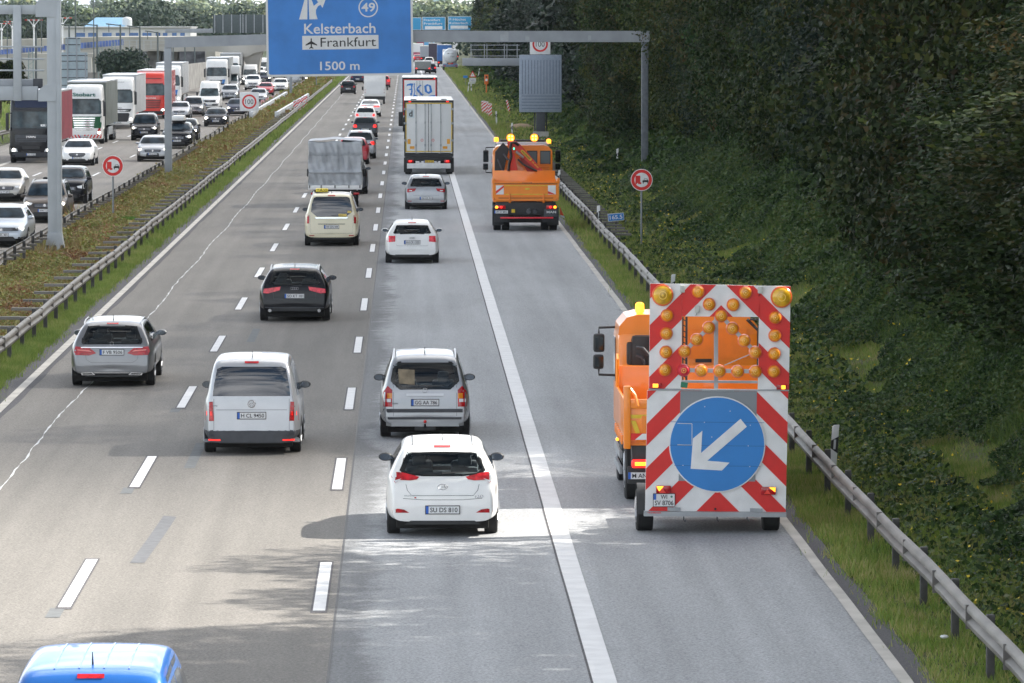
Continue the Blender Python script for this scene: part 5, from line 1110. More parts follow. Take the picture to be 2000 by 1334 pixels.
car('grey metallic estate car with chrome strip and plate F VB 9506 by the left line', 'car', 'estate', (4.7, 1.81, 1.46), 221, 754, GREYM, txt='F VB 9506', zb=.24, rails=1, extra=x_merc, P=dict(tumble=.24), r_=.33,
    cabin=True, rear=dict(window=[(-.62, .955), (.62, .955), (.66, 1.0), (.53, 1.33), (-.53, 1.33), (-.66, 1.0)], lamp=[(.34, .76), (.48, .87), (.80, .91), (.84, .80), (.80, .72), (.5, .71)], lamp_bits=[('lamp_core', [(.44, .79), (.76, .82), (.76, .845), (.5, .83)], mat('lamp_core_pink', (.8, .22, .2), .3))],
              pz=.78, gaps=[[(-.62, .94), (-.56, .62), (-.45, .55), (.45, .55), (.56, .62), (.62, .94)]], bumper=[(-.6, .24), (.6, .24), (.55, .28), (-.55, .28)]))
def x_a6(t, bvh, D, info):
    badge_ring(t, 0, depth(bvh, 0, .90, 'rear'), .90, .034, n=4, dx=.05)
    for s_ in (-1, 1):
        y_ = depth(bvh, s_*.66, .31, 'rear'); q = MB(); q.lathe([(y_-.02, .055), (y_-.02, .042), (y_+.02, .04)], (s_*.66, 0, .31), 'y', 18); q.obj('exhaust_pipe', CHROME, t); q = MB(); q.prism(circ(s_*.66, .31, .041, 16), 'y', y_-.012, y_-.006); q.obj('exhaust_opening', UNDER, t)
    D([(-.80, .40), (.80, .40), (.78, .385), (-.78, .385)], 'rear', DGREY, 'bumper_crease', .008)
car('black estate car with four ring badge and plate SO KT 101 in the middle lane', 'car', 'estate', (4.9, 1.87, 1.47), 576, 627, BLK_P, txt='SO KT 101', zb=.24, rails=1, extra=x_a6, P=dict(tumble=.24), r_=.34,
    cabin=True, rear=dict(window=[(-.60, 1.0), (.60, 1.0), (.67, 1.04), (.55, 1.35), (-.55, 1.35), (-.67, 1.04)], lamp=[(.37, .95), (.82, .89), (.84, .78), (.70, .77), (.40, .85)], lm=mat('red_lens_bright', (.75, .04, .06), .2, 0, .5, var=.3, vs=12),
              pz=.70, gaps=[[(-.60, .97), (-.56, .62), (.56, .62), (.60, .97)]]))
# blue van cut by the bottom edge
def x_blue(t, bvh, D, info):
    for x_ in (-.36, -.12, .12, .36):
        q = MB(); q.tube([(x_, y, (depth(bvh, x_, y, 'top') or 1.8)+.002) for y in (.4, .8, 1.3, 1.8, 2.3)], .010, 5); q.obj('roof_rib', BLUEP, t)
    y_ = depth(bvh, .50, 1.50, 'rear')
    b = badge_ring(t, .50, y_-.01, 1.57, .06, REDF); D([(.485, 1.55), (.515, 1.55), (.515, 1.59), (.485, 1.59)], 'rear', REDF, 'sticker_mark', .02)
car('bright blue tall van whose roof alone shows at the bottom left edge', 'van', 'van', (4.4, 1.82, 1.84), 182, 1666, BLUEP, txt='', zb=.25, extra=x_blue, P=dict(tumble=.17, belt=.58),
    rear=dict(window=[(-.72, 1.10), (.72, 1.10), (.68, 1.60), (.6, 1.68), (-.6, 1.68), (-.68, 1.60)], pz=.7))
# ------------------------------------------------------------------ middle distance, same direction
def x_taxi(t, bvh, D, info):
    z_ = depth(bvh, -.33, 1.1, 'top'); q = MB(); q.box(-.58, -.14, 1.0, 1.2, z_+.02, z_+.15, 0, .03); s_ = q.obj('taxi_sign', mat('taxi_sign_yellow', (.85, .68, .05), .4), t); q = MB(); q.box(-.6, -.1, .98, 1.2, z_-.01, z_+.02); q.obj('sign_foot', BLACK, s_); text('TAXI', -.36, .996, z_+.085, .38, .085, BLK, s_)
    D([(-.60, 1.04), (.60, 1.04), (.56, 1.0), (-.56, 1.0)], 'rear', CHROME, 'chrome_strip', .02)
    D([(.25, 1.07), (.54, 1.07), (.54, 1.16), (.25, 1.16)], 'rear', mat('yellow_sticker', (.75, .55, .12), .5), 'window_sticker', .014); D([(.57, 1.20), (.71, 1.20), (.70, 1.27), (.57, 1.27)], 'rear', mat('yellow_sticker', (0, 0, 0)), 'window_sticker', .014)
    badge_ring(t, 0, depth(bvh, 0, .93, 'rear'), .93, .05, CREAM); D(stripe([(-.48, .80), (.48, .80)], .02), 'rear', BLACK, 'handle_gap', .01)
car('cream people-carrier taxi with yellow roof sign in the middle lane', 'taxi', 'van', (4.9, 1.93, 1.90), 648, 480, CREAM, txt='WI DN 444', zb=.26, rails=1, extra=x_taxi, P=dict(tumble=.20, mp=0, belt=.60), r_=.34,
    rear=dict(window=[(-.52, 1.06), (.52, 1.06), (.74, 1.24), (.71, 1.5), (.64, 1.73), (.55, 1.77), (-.55, 1.77), (-.64, 1.73), (-.71, 1.5), (-.74, 1.24)], glass=GLASSR, lamp=[(.80, .82), (.93, .82), (.95, 1.0), (.90, 1.18), (.80, 1.12)],
              reflector=[(.62, .37), (.80, .37), (.80, .40), (.62, .40)], pz=.70, gaps=[[(-.78, 1.1), (-.76, .47), (.76, .47), (.78, 1.1)]], bumper=[(-.7, .25), (.7, .25), (.65, .31), (-.65, .31)]))
def x_golf(t, bvh, D, info): badge_ring(t, 0, depth(bvh, 0, .86, 'rear'), .86, .05)
car('silver hatchback with rounded red lamps in the pale lane behind the white lorry trailer', 'car', 'hatch', (4.2, 1.79, 1.48), 832, 409, SILV, txt='OH WL 951', zb=.22, extra=x_golf, P=dict(mp=0),
    cabin=True, rear=dict(window=[(-.62, 1.0), (.62, 1.0), (.66, 1.05), (.54, 1.33), (-.54, 1.33), (-.66, 1.05)], lamp=[(.42, .92), (.80, .90), (.82, .78), (.78, .74), (.48, .80)], lamp_bits=[('lamp_core', [(.60, .80), (.72, .80), (.72, .84), (.60, .84)], CLEARL)], pz=.50, reflector=[(.62, .36), (.78, .36), (.78, .39), (.62, .39)], bumper=[(-.62, .22), (.62, .22), (.56, .30), (-.56, .30)], gaps=[[(-.60, .98), (-.55, .62), (.55, .62), (.60, .98)]]))
def x_a3(t, bvh, D, info): badge_ring(t, 0, depth(bvh, 0, .86, 'rear'), .86, .03, SILV, n=4, dx=.045)
car('white three-door hatchback with square red lamps and plate HU CK 1220', 'car', 'hatch', (4.2, 1.765, 1.42), 805, 514, WHT, txt='HU CK 1220', zb=.23, extra=x_a3, P=dict(tumble=.27),
    cabin=True, rear=dict(window=[(-.58, 1.0), (.58, 1.0), (.62, 1.02), (.50, 1.27), (-.50, 1.27), (-.62, 1.02)], lamp=[(.56, .93), (.78, .93), (.84, .86), (.83, .72), (.56, .74)], lm=mat('red_lens_bright', (0, 0, 0)), pz=.72, wiper=False, bumper=[(-.68, .23), (.68, .23), (.55, .31), (-.55, .31)], gaps=[[(-.55, .98), (-.52, .60), (.52, .60), (.55, .98)]]))
car('dark estate mostly hidden to the right of the grey tarpaulin truck', 'car', 'suv', (4.5, 1.85, 1.66), 679, 379, DGR, txt='MZ RT 55', rails=1, P=dict(mp=0)); car('red hatchback partly behind the grey tarpaulin truck', 'car', 'hatch', (4.2, 1.78, 1.52), 690, 321, REDP, txt='', zb=.2)
car('silver off-roader with roof rails just ahead of the red hatchback', 'car', 'suv', (4.4, 1.80, 1.66), 704, 310, SILV, txt='', rails=1, lit=True)
car('dark grey hatchback with lit red lamps in the slow queue of the middle lane', 'car', 'hatch', (4.0, 1.73, 1.47), 713, 269, DGR, txt='MKK CA 77', lit=True, P=dict(mp=0)); car('small white hatchback with red lamps behind the white saloon in the queue', 'car', 'hatch', (3.95, 1.68, 1.46), 714, 245, WHT, txt='WI K 312', lit=True)
car('white saloon in the queue right behind the white box van', 'car', 'sedan', (4.6, 1.83, 1.45), 723, 228, WHT, txt='DA LM 90', rear=dict(lamp=[(.3, .84), (.86, .84), (.86, .92), (.3, .92)]), lit=True)
car('small black hatchback alone in the left lane beside the white box van', 'car', 'hatch', (3.9, 1.7, 1.52), 680, 184, BLK_P, txt='F PK 820', P=dict(mp=0)); car('dark saloon farther ahead in the left lane at the sign edge', 'car', 'sedan', (4.6, 1.82, 1.45), 698, 163, NAVY, txt=''); car('dark red car half hidden right of the white box van', 'car', 'hatch', (4.1, 1.78, 1.5), 748, 171, REDP, txt='', lit=True)
# ------------------------------------------------------------------ oncoming cars
F_ = lambda **k: k
car('pale silver-blue saloon cut by the left edge, nearest of the oncoming cars', 'car', 'sedan', (4.77, 1.83, 1.47), 7, 481, PBLU, False, seen='front', txt='OF ZL 483', r_=.33, front=F_(grille=trap(.62, .60, .60, .71, .02)))
car('brown-grey people carrier with lit lamps behind the left gantry post', 'car', 'mpv', (4.4, 1.80, 1.66), 91, 434, BRN, False, seen='front', txt='WW T 2055', rails=1)
car('black crossover car just behind the left gantry post', 'car', 'suv', (4.68, 1.87, 1.62), 131, 397, BLK_P, False, seen='front', txt='F MX 71', front=F_(on=False), r_=.36)
car('beige-silver saloon at the left edge behind the pale one', 'car', 'sedan', (4.6, 1.78, 1.47), 11, 393, BEIG, False, seen='front', txt='GG TY 609', front=F_(on=False))
car('glossy white saloon with chrome star grille in front of the green and white lorry', 'car', 'sedan', (4.9, 1.85, 1.46), 153, 323, WHT, False, seen='front', txt='HG EK 220', r_=.34, front=F_(on=False, grille=trap(.42, .48, .52, .72, .06)))
car('silver hatchback with big black lower grille left of the portal post', 'car', 'hatch', (4.36, 1.82, 1.48), 300, 315, SILV2, False, seen='front', txt='AC B 2233', front=F_(intake=[(-.40, .28), (.40, .28), (.34, .50), (-.34, .50)]))
def x_bmw(t, bvh, D, info):
    q = MB(); z_ = depth(bvh, 0, 2.2, 'top') or 1.65; L_ = 2.1; mb_ = MB(); mb_.box(-.42, .42, 1.2, 3.3, z_+.08, z_+.42, 0, .13); mb_.obj('roof_box', WHT, t)
    q.box(-.46, .46, 1.6, 1.66, z_, z_+.08); q.box(-.46, .46, 2.7, 2.76, z_, z_+.08); q.obj('roof_bar', BLACK, t)
car('black off-roader with a white roof box, partly behind the portal post', 'car', 'suv', (4.88, 1.95, 1.66), 347, 290, BLK_P, False, seen='front', txt='M BE 4410', r_=.38, extra=x_bmw, front=F_(grille=[(-.28, .70), (.28, .70), (.30, .86), (-.30, .86)]))
car('small black car right behind the off-roader with the roof box', 'car', 'hatch', (4.1, 1.75, 1.47), 363, 274, BLK_P, False, seen='front', txt='')
car('black small delivery van with blue sun strip in the middle oncoming lane', 'van', 'mpv', (4.3, 1.80, 1.82), 283, 274, BLK_P, False, seen='front', txt='SU FL 300', P=dict(belt=.58), extra=lambda t, b, D, i: D([(-.36, 1.62), (.36, 1.62), (.36, 1.68), (-.36, 1.68)], 'front', mat('sun_strip', (.05, .28, .6), .4), 'sun_strip', .012))
car('dark saloon with two bright lamps in the right oncoming lane before the white van', 'car', 'hatch', (4.3, 1.80, 1.42), 422, 247, BLK_P, False, seen='front', txt='WI LE 90', front=F_(ls=.10, grille=trap(.26, .32, .42, .74, .05)))
car('silver saloon between the red lorry and the grey people carrier', 'car', 'sedan', (4.6, 1.80, 1.43), 351, 232, SILV2, False, seen='front', txt='', front=F_(on=False))
car('grey people carrier in the middle oncoming lane left of the white van', 'car', 'mpv', (4.6, 1.83, 1.68), 378, 227, GREYM, False, seen='front', txt='F GB 415')
car('dark blue saloon partly behind the square 100 sign', 'car', 'sedan', (4.5, 1.78, 1.47), 463, 226, NAVY, False, seen='front', txt='MZ U 72')
car('silver off-roader with dark bonnet left of the square 100 sign', 'car', 'suv', (4.6, 1.84, 1.66), 449, 197, SILV, False, seen='front', txt='')
car('white off-roader with lit lamps above the square 100 sign', 'car', 'suv', (4.7, 1.9, 1.80), 494, 176, WHT, False, seen='front', txt='')
car('red small car in the oncoming queue right of the white off-roader', 'car', 'hatch', (4.0, 1.72, 1.46), 519, 187, REDP, False, seen='front', txt='', front=F_(on=False))
car('silver saloon just right of the square 100 sign', 'car', 'sedan', (4.5, 1.78, 1.45), 505, 201, SILV2, False, seen='front', txt='')
car('white crossover with dark grille near the lower left corner of the blue sign', 'car', 'suv', (4.4, 1.78, 1.58), 548, 180, WHT, False, seen='front', txt='')
car('dark small car with one bright lamp beside the white off-roader', 'car', 'hatch', (4.2, 1.78, 1.5), 516, 163, NAVY, False, seen='front', txt='')
car('dark car farthest right of the oncoming queue below the blue sign', 'car', 'hatch', (4.2, 1.78, 1.5), 588, 163, DGR, False, seen='front', txt='')
for i, (px_, py_, pm, kd) in enumerate(((505, 151, WHT, 'estate'), (529, 150, BLK_P, 'hatch'), (545, 153, SILV, 'sedan'), (492, 158, BLK_P, 'sedan'), (560, 146, WHT, 'mpv'), (521, 142, SILV, 'hatch'))):
    car(['white estate car glimpsed above the red car in the distant oncoming queue', 'tiny black car at the lower left corner of the blue sign', 'tiny silver saloon directly under the blue sign edge', 'tiny black saloon behind the white off-roader', 'white people carrier mostly hidden by the blue sign', 'tiny silver car in the farthest part of the oncoming queue'][i], 'car', kd, (4.4, 1.8, 1.55), px_, py_, pm, False, seen='front', txt='', detail=False)
for i, (px_, py_, pm, kd) in enumerate(((841, 143, NAVY, 'hatch'), (838, 128, WHT, 'mpv'), (816, 121, REDP, 'sedan'), (829, 112, WHT, 'van'), (812, 116, WHT, 'sedan'), (822, 108, DGR, 'mpv'))):
    car(['dark blue car right of the grey tipper body', 'white van-like car ahead of the grey tipper body', 'red car ahead of the flat lorry in the distant jam', 'pale van in the distant jam beyond the grey tipper', 'white saloon by the right edge of the big sign in the jam', 'dark people carrier farthest away in the jam'][i], 'car', kd, (4.4, 1.8, 1.55), px_, py_, pm, True, txt='', detail=False, lit=(i % 2 == 0))
# ================================================================== lorries
def big_wheel(par, x, y, r_, w_, side): return wheel(par, x, y, r_, w_, side)
def axle(par, y, W=2.5, r_=.5, dual=False, w_=.30):
    for s_ in (-1, 1): wheel(par, s_*W/2, y, r_, w_*(1.9 if dual else 1), s_)
def cab_skin(W, zb, H, Lc=2.2, roof_back=0., slope=.12):
    st = [(-Lc, .97, H), (-Lc+.1, 1., H), (-1.2, 1., H), (-.55, 1., H-.03), (-.35, 1., H-.12), (-.35+slope, .99, H*.84), (-.10, .985, H*.62), (-.04, .97, H*.5), (0, .93, H*.34)]
    rings = []
    w_ = W/2*1.01
    def ring(y, f, zt): return [(0, y, zb), (.8*w_*f, y, zb), (.97*w_*f, y, zb+.03), (w_*f, y, zb+(zt-zb)*.12), (w_*f, y, (zb+zt)/2), (w_*f, y, zt-(zt-zb)*.15), (.97*w_*f, y, zt-.10), (.88*w_*f, y, zt-.01), (.4*w_*f, y, zt+.02), (0, y, zt+.03)]
    def full(a): return a+[(-x, y, z) for x, y, z in a[1:-1]][::-1]
    for y, f, zt in st: rings.append(full(ring(y, f, zt)))
    e = np.array(rings[0]); c0 = e.mean(0); rings = [list(map(tuple, c0+(e-c0)*k_)) for k_ in (.02, .9)]+rings
    e = np.array(rings[-1]); c1 = e.mean(0); rings += [list(map(tuple, c1+(e-c1)*k_)) for k_ in (.92, .02)]
    # front face: the silhouette between bumper and roof is closed by the last rings
    return rings
def cab_box(W, zb, H, Lc=2.2, rake=.25, bulge=.06, zbr=.45):
    """cab skin swept upwards: horizontal rings from the bumper to the roof"""
    rings = []; n = 7; w_ = W/2
    for z, yf, sc in ((zb, -.12, .94), (zb+.04, -.04, .985), (zb+.25, 0, 1.), (H*.30, 0, 1.), (H*.47, -.03, 1.), (H*.52, -.05, 1.), (H*.75, -rake*.75, .985), (H*.80, -rake*.85, .98), (H*.93, -rake*1.3, .96), (H-.06, -rake*1.9-.05, .93), (H, -rake*2.4-.15, .86)):
        h = w_*sc; yb = -Lc
        half = [(0, yf+bulge*0+.03), (h*.45, yf+.02), (h*.82, yf-.05), (h*.97, yf-.16), (h, yf-.42), (h, (yf+yb)/2), (h, yb+.12), (h*.98, yb+.02), (h*.5, yb), (0, yb)]
        rings.append([(x, y, z) for x, y in half]+[(-x, y, z) for x, y in half[1:-1]][::-1])
    e = np.array(rings[0]); c0 = e.mean(0); c0[2] = zb; bot = [list(map(tuple, c0+(e-c0)*k_)) for k_ in (.02, .92)]
    e = np.array(rings[-1]); c1 = e.mean(0); c1[2] = H+.02; top = [list(map(tuple, c1+(e-c1)*k_)) for k_ in (.9, .02)]
    return bot+rings+top
def lorry(label, px, py, cabm, boxm, W=2.5, H=4.0, cabH=3.6, bl=13.6, details=None, txt='', lamps=True, visor=None, boxW=2.55, curtain=None, bumper=None, boxname='trailer_box', name_='lorry', sidem=None, cat='lorry', gap=.7, steps=True, mirm=None, zbox=1.15):
    g = G(px, py); t = thing(name_, label, cat, (g.x, g.y-1.35+.45, 0), math.pi)
    vs, fs = skin(cab_box(W, .32, cabH), 3, 3); bvh = BVHTree.FromPolygons([Vector(v) for v in vs], fs); q = MB(); q.add(vs, fs); c = q.obj('cab', cabm, t, ang=75)
    D = lambda o, m, nm, off=.008, par=c, ax='front', cell=.16: decal(bvh, o, ax, m, par, nm, off, cell)
    D(trap(W*.455, W*.44, cabH*.505, cabH*.745, .08), LGLASS, 'windscreen', .015)
    for ax in ('right', 'left'): D([(-1.5, cabH*.50), (-.38, cabH*.47), (-.52, cabH*.74), (-1.5, cabH*.74)], GLASS, 'side_window', .006, c, ax)
    D(trap(W*.40, W*.40, cabH*.745, cabH*.765, .02), visor or BLACK, 'sun_visor', .05)
    for s_ in (-1, 1):
        o = [(s_*W*.30, .66), (s_*W*.46, .66), (s_*W*.465, .86), (s_*W*.33, .84)]; l_ = D(o, CLEARL, 'headlight', .01)
        if lamps: y_ = depth(bvh, s_*W*.39, .75, 'front'); q = MB(); q.ell((s_*W*.39, y_+.01, .75), (.10, .03, .07), 10, 6); q.obj('lit_lamp', HEADON, l_)
        q = MB(); q.box(s_*(W/2+.10)-.09, s_*(W/2+.10)+.09, -.22, -.02, cabH*.47, cabH*.72, 0, .05); q.cyl((s_*(W/2-.05), -.4, cabH*.72), (s_*(W/2+.1), -.15, cabH*.72), .03, n=6); q.obj('mirror', mirm or BLACK, c)
        q = MB(); q.box(s_*(W/2+.01), s_*(W/2+.03), -1.4, -.6, .5, 1.0); q.obj('step', BLACK, c)
    if bumper: D(trap(W*.47, W*.48, .36, .62, .05), bumper, 'bumper', .012)
    D([(-W*.44, cabH*.50+.03), (-W*.44, cabH*.50+.05), (-.1, cabH*.50+.12), (-.1, cabH*.5+.09)], BLACK, 'wiper', .02); D([(W*.05, cabH*.50+.03), (W*.05, cabH*.50+.05), (W*.4, cabH*.50+.12), (W*.4, cabH*.5+.09)], BLACK, 'wiper', .02)
    plate(t, bvh, 0, .50, txt or 'PO 4J 771', 'front')
    if details: details(t, bvh, D, c, cabH, W)
    axle(t, -1.35); axle(t, -5.0, dual=True)
    q = MB(); q.box(-.45, .45, -6.2, -1.0, .55, .95, 0, .03); q.obj('chassis', UNDER, t)
    y0 = -2.2-gap
    if boxm:
        q = MB(); q.box(-boxW/2, boxW/2, y0-bl, y0, zbox, H, 0, .05); b = q.obj(boxname, boxm, t)
        q = MB(); q.box(-boxW/2-.01, boxW/2+.01, y0-bl-.01, y0+.012, H-.09, H+.012, 0, .02); q.obj('roof_rim', curtain or SILV2, b)
        if sidem: q = MB(); q.box(-boxW/2-.006, -boxW/2+.001, y0-bl+.1, y0-.1, zbox+.02, H-.1); q.obj('side_curtain', sidem, b); 
        q = MB()
        for i in range(1, int(bl/1.1)): q.box(-boxW/2-.016, -boxW/2-.0065, y0-i*1.1-.02, y0-i*1.1+.02, zbox, H-.1)
        q.obj('curtain_straps', DGREY if sidem else SILV, b)
        q = MB(); q.box(-.5, .5, y0-bl+.5, y0-.5, .8, zbox-.005); q.obj('trailer_frame', UNDER, t)
        for i in range(3): axle(t, y0-bl+2.2+i*1.31, 2.5)
        q = MB(); q.box(-1.24, -1.2, y0-bl+5.2, y0-3.4, .45, 1.0, 0, .01); q.obj('side_guard', GALV, t)
    return t
GRD = mat('charcoal_bumper', (.045, .05, .06), .6)
def d_man(t, bvh, D, c, H, W):
    D(trap(.88, .92, 1.22, 1.62, .04), DGREY, 'grille', .01); text('MAN', 0, depth(bvh, 0, 1.5, 'front')+.03, 1.50, .52, .13, CHROME, c, 'front')
    for z in (1.28, 1.38): D([(-.82, z), (.82, z), (.82, z+.03), (-.82, z+.03)], BLACK, 'grille_bar', .016)
    D(trap(.5, .5, .82, .98, .04), BLACK, 'lower_intake', .016); D(trap(.55, .55, .58, .68, .03), BLACK, 'lower_intake', .016)
    D([(-1.08, 1.38)]+[(-1.08+.08*math.cos(a), 1.38+.08*math.sin(a)) for a in np.linspace(.1, 6.1, 12)], mat('green_sticker', (.04, .4, .25), .5), 'round_sticker', .018)
    D([(-.86, H*.53), (-.55, H*.53), (-.55, H*.56), (-.86, H*.56)], WHITEP, 'windscreen_card', .015); D(trap(.95, .9, H*.80, H*.93, .1), NAVY, 'roof_fairing', .012)
lorry('black lorry with dark red trailer, nearest in the oncoming lorry lane behind the gantry post', 63, 318, BLK_P, mat('dark_red_curtain', (.24, .03, .045), .6, var=.12, vs=.8), H=4.05, cabH=3.95, details=d_man, txt='CW 70GH', bumper=GRD, sidem=mat('dark_red_curtain', (0, 0, 0)))
GRN = paint('dark_green', (.02, .11, .05))
def d_sto(t, bvh, D, c, H, W):
    D(trap(1.12, 1.2, 1.05, 1.82, .05), GRN, 'green_front', .008)
    for i in range(6): D(trap(.72-.02*i, .74-.02*i, 1.66-i*.15, 1.74-i*.15, .02), CHROME, 'grille_bar', .02)
    y_ = depth(bvh, 0, H*.84, 'front'); D([(-.95, H*.80), (.95, H*.80), (.95, H*.87), (-.95, H*.87)], WHITEP, 'name_board', .02); text('Stobart', 0, depth(bvh, 0, H*.80, 'front')+.07, H*.835, 1.5, .24, mat('letter_green', (.01, .12, .10), .5), c, 'front', bold=.03)
    for i in range(-5, 6): D([(i*.22, .40), (i*.22+.1, .40), (i*.22+.1+(.12 if i > 0 else -.12), .62), (i*.22+(.12 if i > 0 else -.12), .62)], REDF, 'bumper_stripe', .03, cell=.4)
    D([(.8, .62), (1.18, .62), (1.18, 1.05), (.95, 1.05)], REDP, 'red_corner', .009); D([(-.8, .62), (-1.18, .62), (-1.18, 1.05), (-.95, 1.05)], REDP, 'red_corner', .009)
lorry('white and green lorry with striped bumper, name board over the windscreen and grey curtain trailer', 166, 281, WHT, mat('grey_green_curtain', (.13, .145, .13), .6, var=.2, vs=.7), H=4.1, cabH=3.9, details=d_sto, bumper=WHITEP, txt='PX 14 KLM', curtain=SILV2)
def d_ive(t, bvh, D, c, H, W):
    D(trap(.95, 1.05, 1.30, 1.52, .05), BLACK, 'grille', .012); D([(-.85, 1.40), (.85, 1.40), (.85, 1.43), (-.85, 1.43)], CHROME, 'grille_bar', .02); D([(-.9, 1.33), (.9, 1.33), (.9, 1.35), (-.9, 1.35)], CHROME, 'grille_bar', .02)
    D(trap(.78, .9, .56, 1.22, .08), BLACK, 'lower_intake', .012); text('IVECO', .0, depth(bvh, 0, 1.60, 'front')+.02, 1.60, .62, .09, DGREY, c, 'front'); D([(-.5, H*.90), (.5, H*.90), (.5, H*.905), (-.5, H*.905)], DGREY, 'roof_slot', .02)
lorry('white lorry with wide black lower grille and pale grey trailer, third in the lorry queue', 231, 252, WHT, mat('pale_grey_curtain', (.42, .43, .44), .6, var=.08, vs=.8), H=4.05, cabH=3.9, details=d_ive, txt='BL 402 KF', mirm=BLACK)
def d_sca(t, bvh, D, c, H, W):
    for i in range(5): D(trap(.80-.02*i, .82-.02*i, 1.50-i*.15, 1.58-i*.15, .02), BLACK, 'grille_slot', .014)
    text('SCANIA', 0, depth(bvh, 0, 1.74, 'front')+.02, 1.73, .85, .12, WHITEP, c, 'front'); D(trap(.9, .85, H*.86, H*.875, .01), BLACK, 'roof_slot', .014); D(trap(1.0, 1.05, .38, .66, .05), BLACK, 'bumper_dark', .016)
lorry('bright red lorry with slatted grille behind the white lorries', 296, 232, paint('bright_red', (.66, .035, .02)), paint('bright_red', (0, 0, 0)), H=4.0, cabH=3.85, details=d_sca, txt='SN 77 810', curtain=WHITEP)
def d_wht(t, bvh, D, c, H, W):
    D(trap(.85, .85, .95, 1.5, .06), DGREY, 'grille', .012); D([(-.75, 1.25), (.75, 1.25), (.75, 1.29), (-.75, 1.29)], CHROME, 'grille_bar', .02); D([(-.85, 1.1), (-.55, 1.1), (-.65, 1.55), (-.95, 1.55)], BLUEF, 'blue_flash', .014)
lorry('white lorry with blue flash behind the portal post and pale trailer', 329, 207, WHT, mat('pale_grey_curtain', (0, 0, 0)), H=4.1, cabH=3.85, details=d_wht)
lorry('white lorry above the distant white van with grey-sided trailer', 424, 182, WHT, mat('mid_grey_curtain', (.27, .28, .28), .6), H=4.0, cabH=3.8, details=d_wht, lamps=False)
lorry('farther white lorry right behind it before the viaduct pier, grey trailer side', 449, 167, WHT, mat('mid_grey_curtain', (0, 0, 0)), H=4.05, cabH=3.7, details=d_wht, lamps=False)
lorry('small grey box lorry in the oncoming queue under the blue sign', 574, 166, SILV, mat('pale_grey_curtain', (0, 0, 0)), W=2.1, H=3.0, cabH=2.2, bl=4.5, boxW=2.2, lamps=False, gap=.1, zbox=.9)
# delivery vans seen from the front
def vanfront(label, px, py, pm, W=2.0, H=2.6, L_=6., txt='', alcove=False, name_='van', cat='van'):
    g = G(px, py); t = thing(name_, label, cat, (g.x, g.y-.9+.3, 0), math.pi)
    rings = []; w_ = W/2
    for z, yf, sc in ((.25, -.10, .92), (.3, -.04, .97), (.5, 0, .99), (.8, -.02, 1.), (1.02, -.10, 1.), (1.10, -.28, 1.), (1.18, -.75, .98), (1.3, -.92, .97), (1.85, -1.42, .92), (2.0, -1.6, .90), (H-.15, -1.85, .86), (H-.02, -2.1, .80), (H, -2.5, .72)):
        h = w_*sc; half = [(0, yf+.02), (h*.5, yf), (h*.85, yf-.08), (h*.98, yf-.22), (h, yf-.6), (h, -3.5), (h, -L_+.1), (h*.96, -L_), (h*.5, -L_), (0, -L_)]
        rings.append([(x, y, z) for x, y in half]+[(-x, y, z) for x, y in half[1:-1]][::-1])
    e = np.array(rings[0]); c0 = e.mean(0); rings = [list(map(tuple, c0+(e-c0)*k_)) for k_ in (.02, .9)]+rings
    e = np.array(rings[-1]); c1 = e.mean(0); rings += [list(map(tuple, c1+(e-c1)*k_)) for k_ in (.9, .02)]
    vs, fs = skin(rings); bvh = BVHTree.FromPolygons([Vector(v) for v in vs], fs); q = MB(); q.add(vs, fs); b = q.obj('body', pm, t, ang=75)
    D = lambda o, m, nm, off=.008, ax='front': decal(bvh, o, ax, m, t, nm, off, .16)
    D(trap(W*.43, W*.38, 1.27, 1.98, .08), LGLASS, 'windscreen', .03)
    for ax in ('right', 'left'): D([(-2.5, 1.25), (-1.1, 1.2), (-1.55, 1.9), (-2.5, 1.9)], GLASS, 'side_window', .006, ax)
    D(trap(W*.28, W*.30, .72, .92, .03), BLACK, 'grille'); D(trap(W*.46, W*.47, .27, .56, .06), BLACK, 'bumper')
    for s_ in (-1, 1):
        l_ = D([(s_*W*.30, .68), (s_*W*.45, .72), (s_*W*.46, .98), (s_*W*.34, .90)], CLEARL, 'headlight', .01); y_ = depth(bvh, s_*W*.38, .80, 'front') or 0; q = MB(); q.ell((s_*W*.38, y_+.01, .80), (.08, .03, .07), 10, 6); q.obj('lit_lamp', HEADON, l_)
        q = MB(); q.box(s_*(W/2+.14)-.09, s_*(W/2+.14)+.09, -1.3, -1.15, 1.3, 1.62, 0, .04); q.obj('mirror', BLACK, t)
        for y_ in (-.9, -L_+1.2): wheel(t, s_*(W/2-.0), y_, .34, .22, s_)
    badge_ring(t, 0, depth(bvh, 0, .84, 'front')+.03, .84, .075); plate(t, bvh, 0, .5, txt or 'HU TR 18', 'front')
    q = MB(); q.box(-W/2+.2, W/2-.2, -L_+.3, -.3, .16, .35); q.obj('underbody', UNDER, t)
    if alcove: q = MB(); q.box(-1.12, 1.12, -L_-.4, -.85, 2.05, 3.0, 0, .16); q.box(-1.12, 1.12, -L_-.5, -2.3, .9, 2.3, 0, .08); q.obj('living_box', WHT, t)
    return t
vanfront('white delivery van with high roof behind the portal post in the middle oncoming lane', 409, 215, WHT, txt='WI RP 71')
vanfront('motorhome with a white sleeping alcove over its silver cab', 449, 180, SILV2, W=2.0, H=2.3, alcove=True, name_='motorhome', cat='motorhome')
vanfront('white high-roof van farther back beside the far lorries', 488, 166, WHT); vanfront('white van at the lower left edge of the big blue sign', 513, 147, WHT)
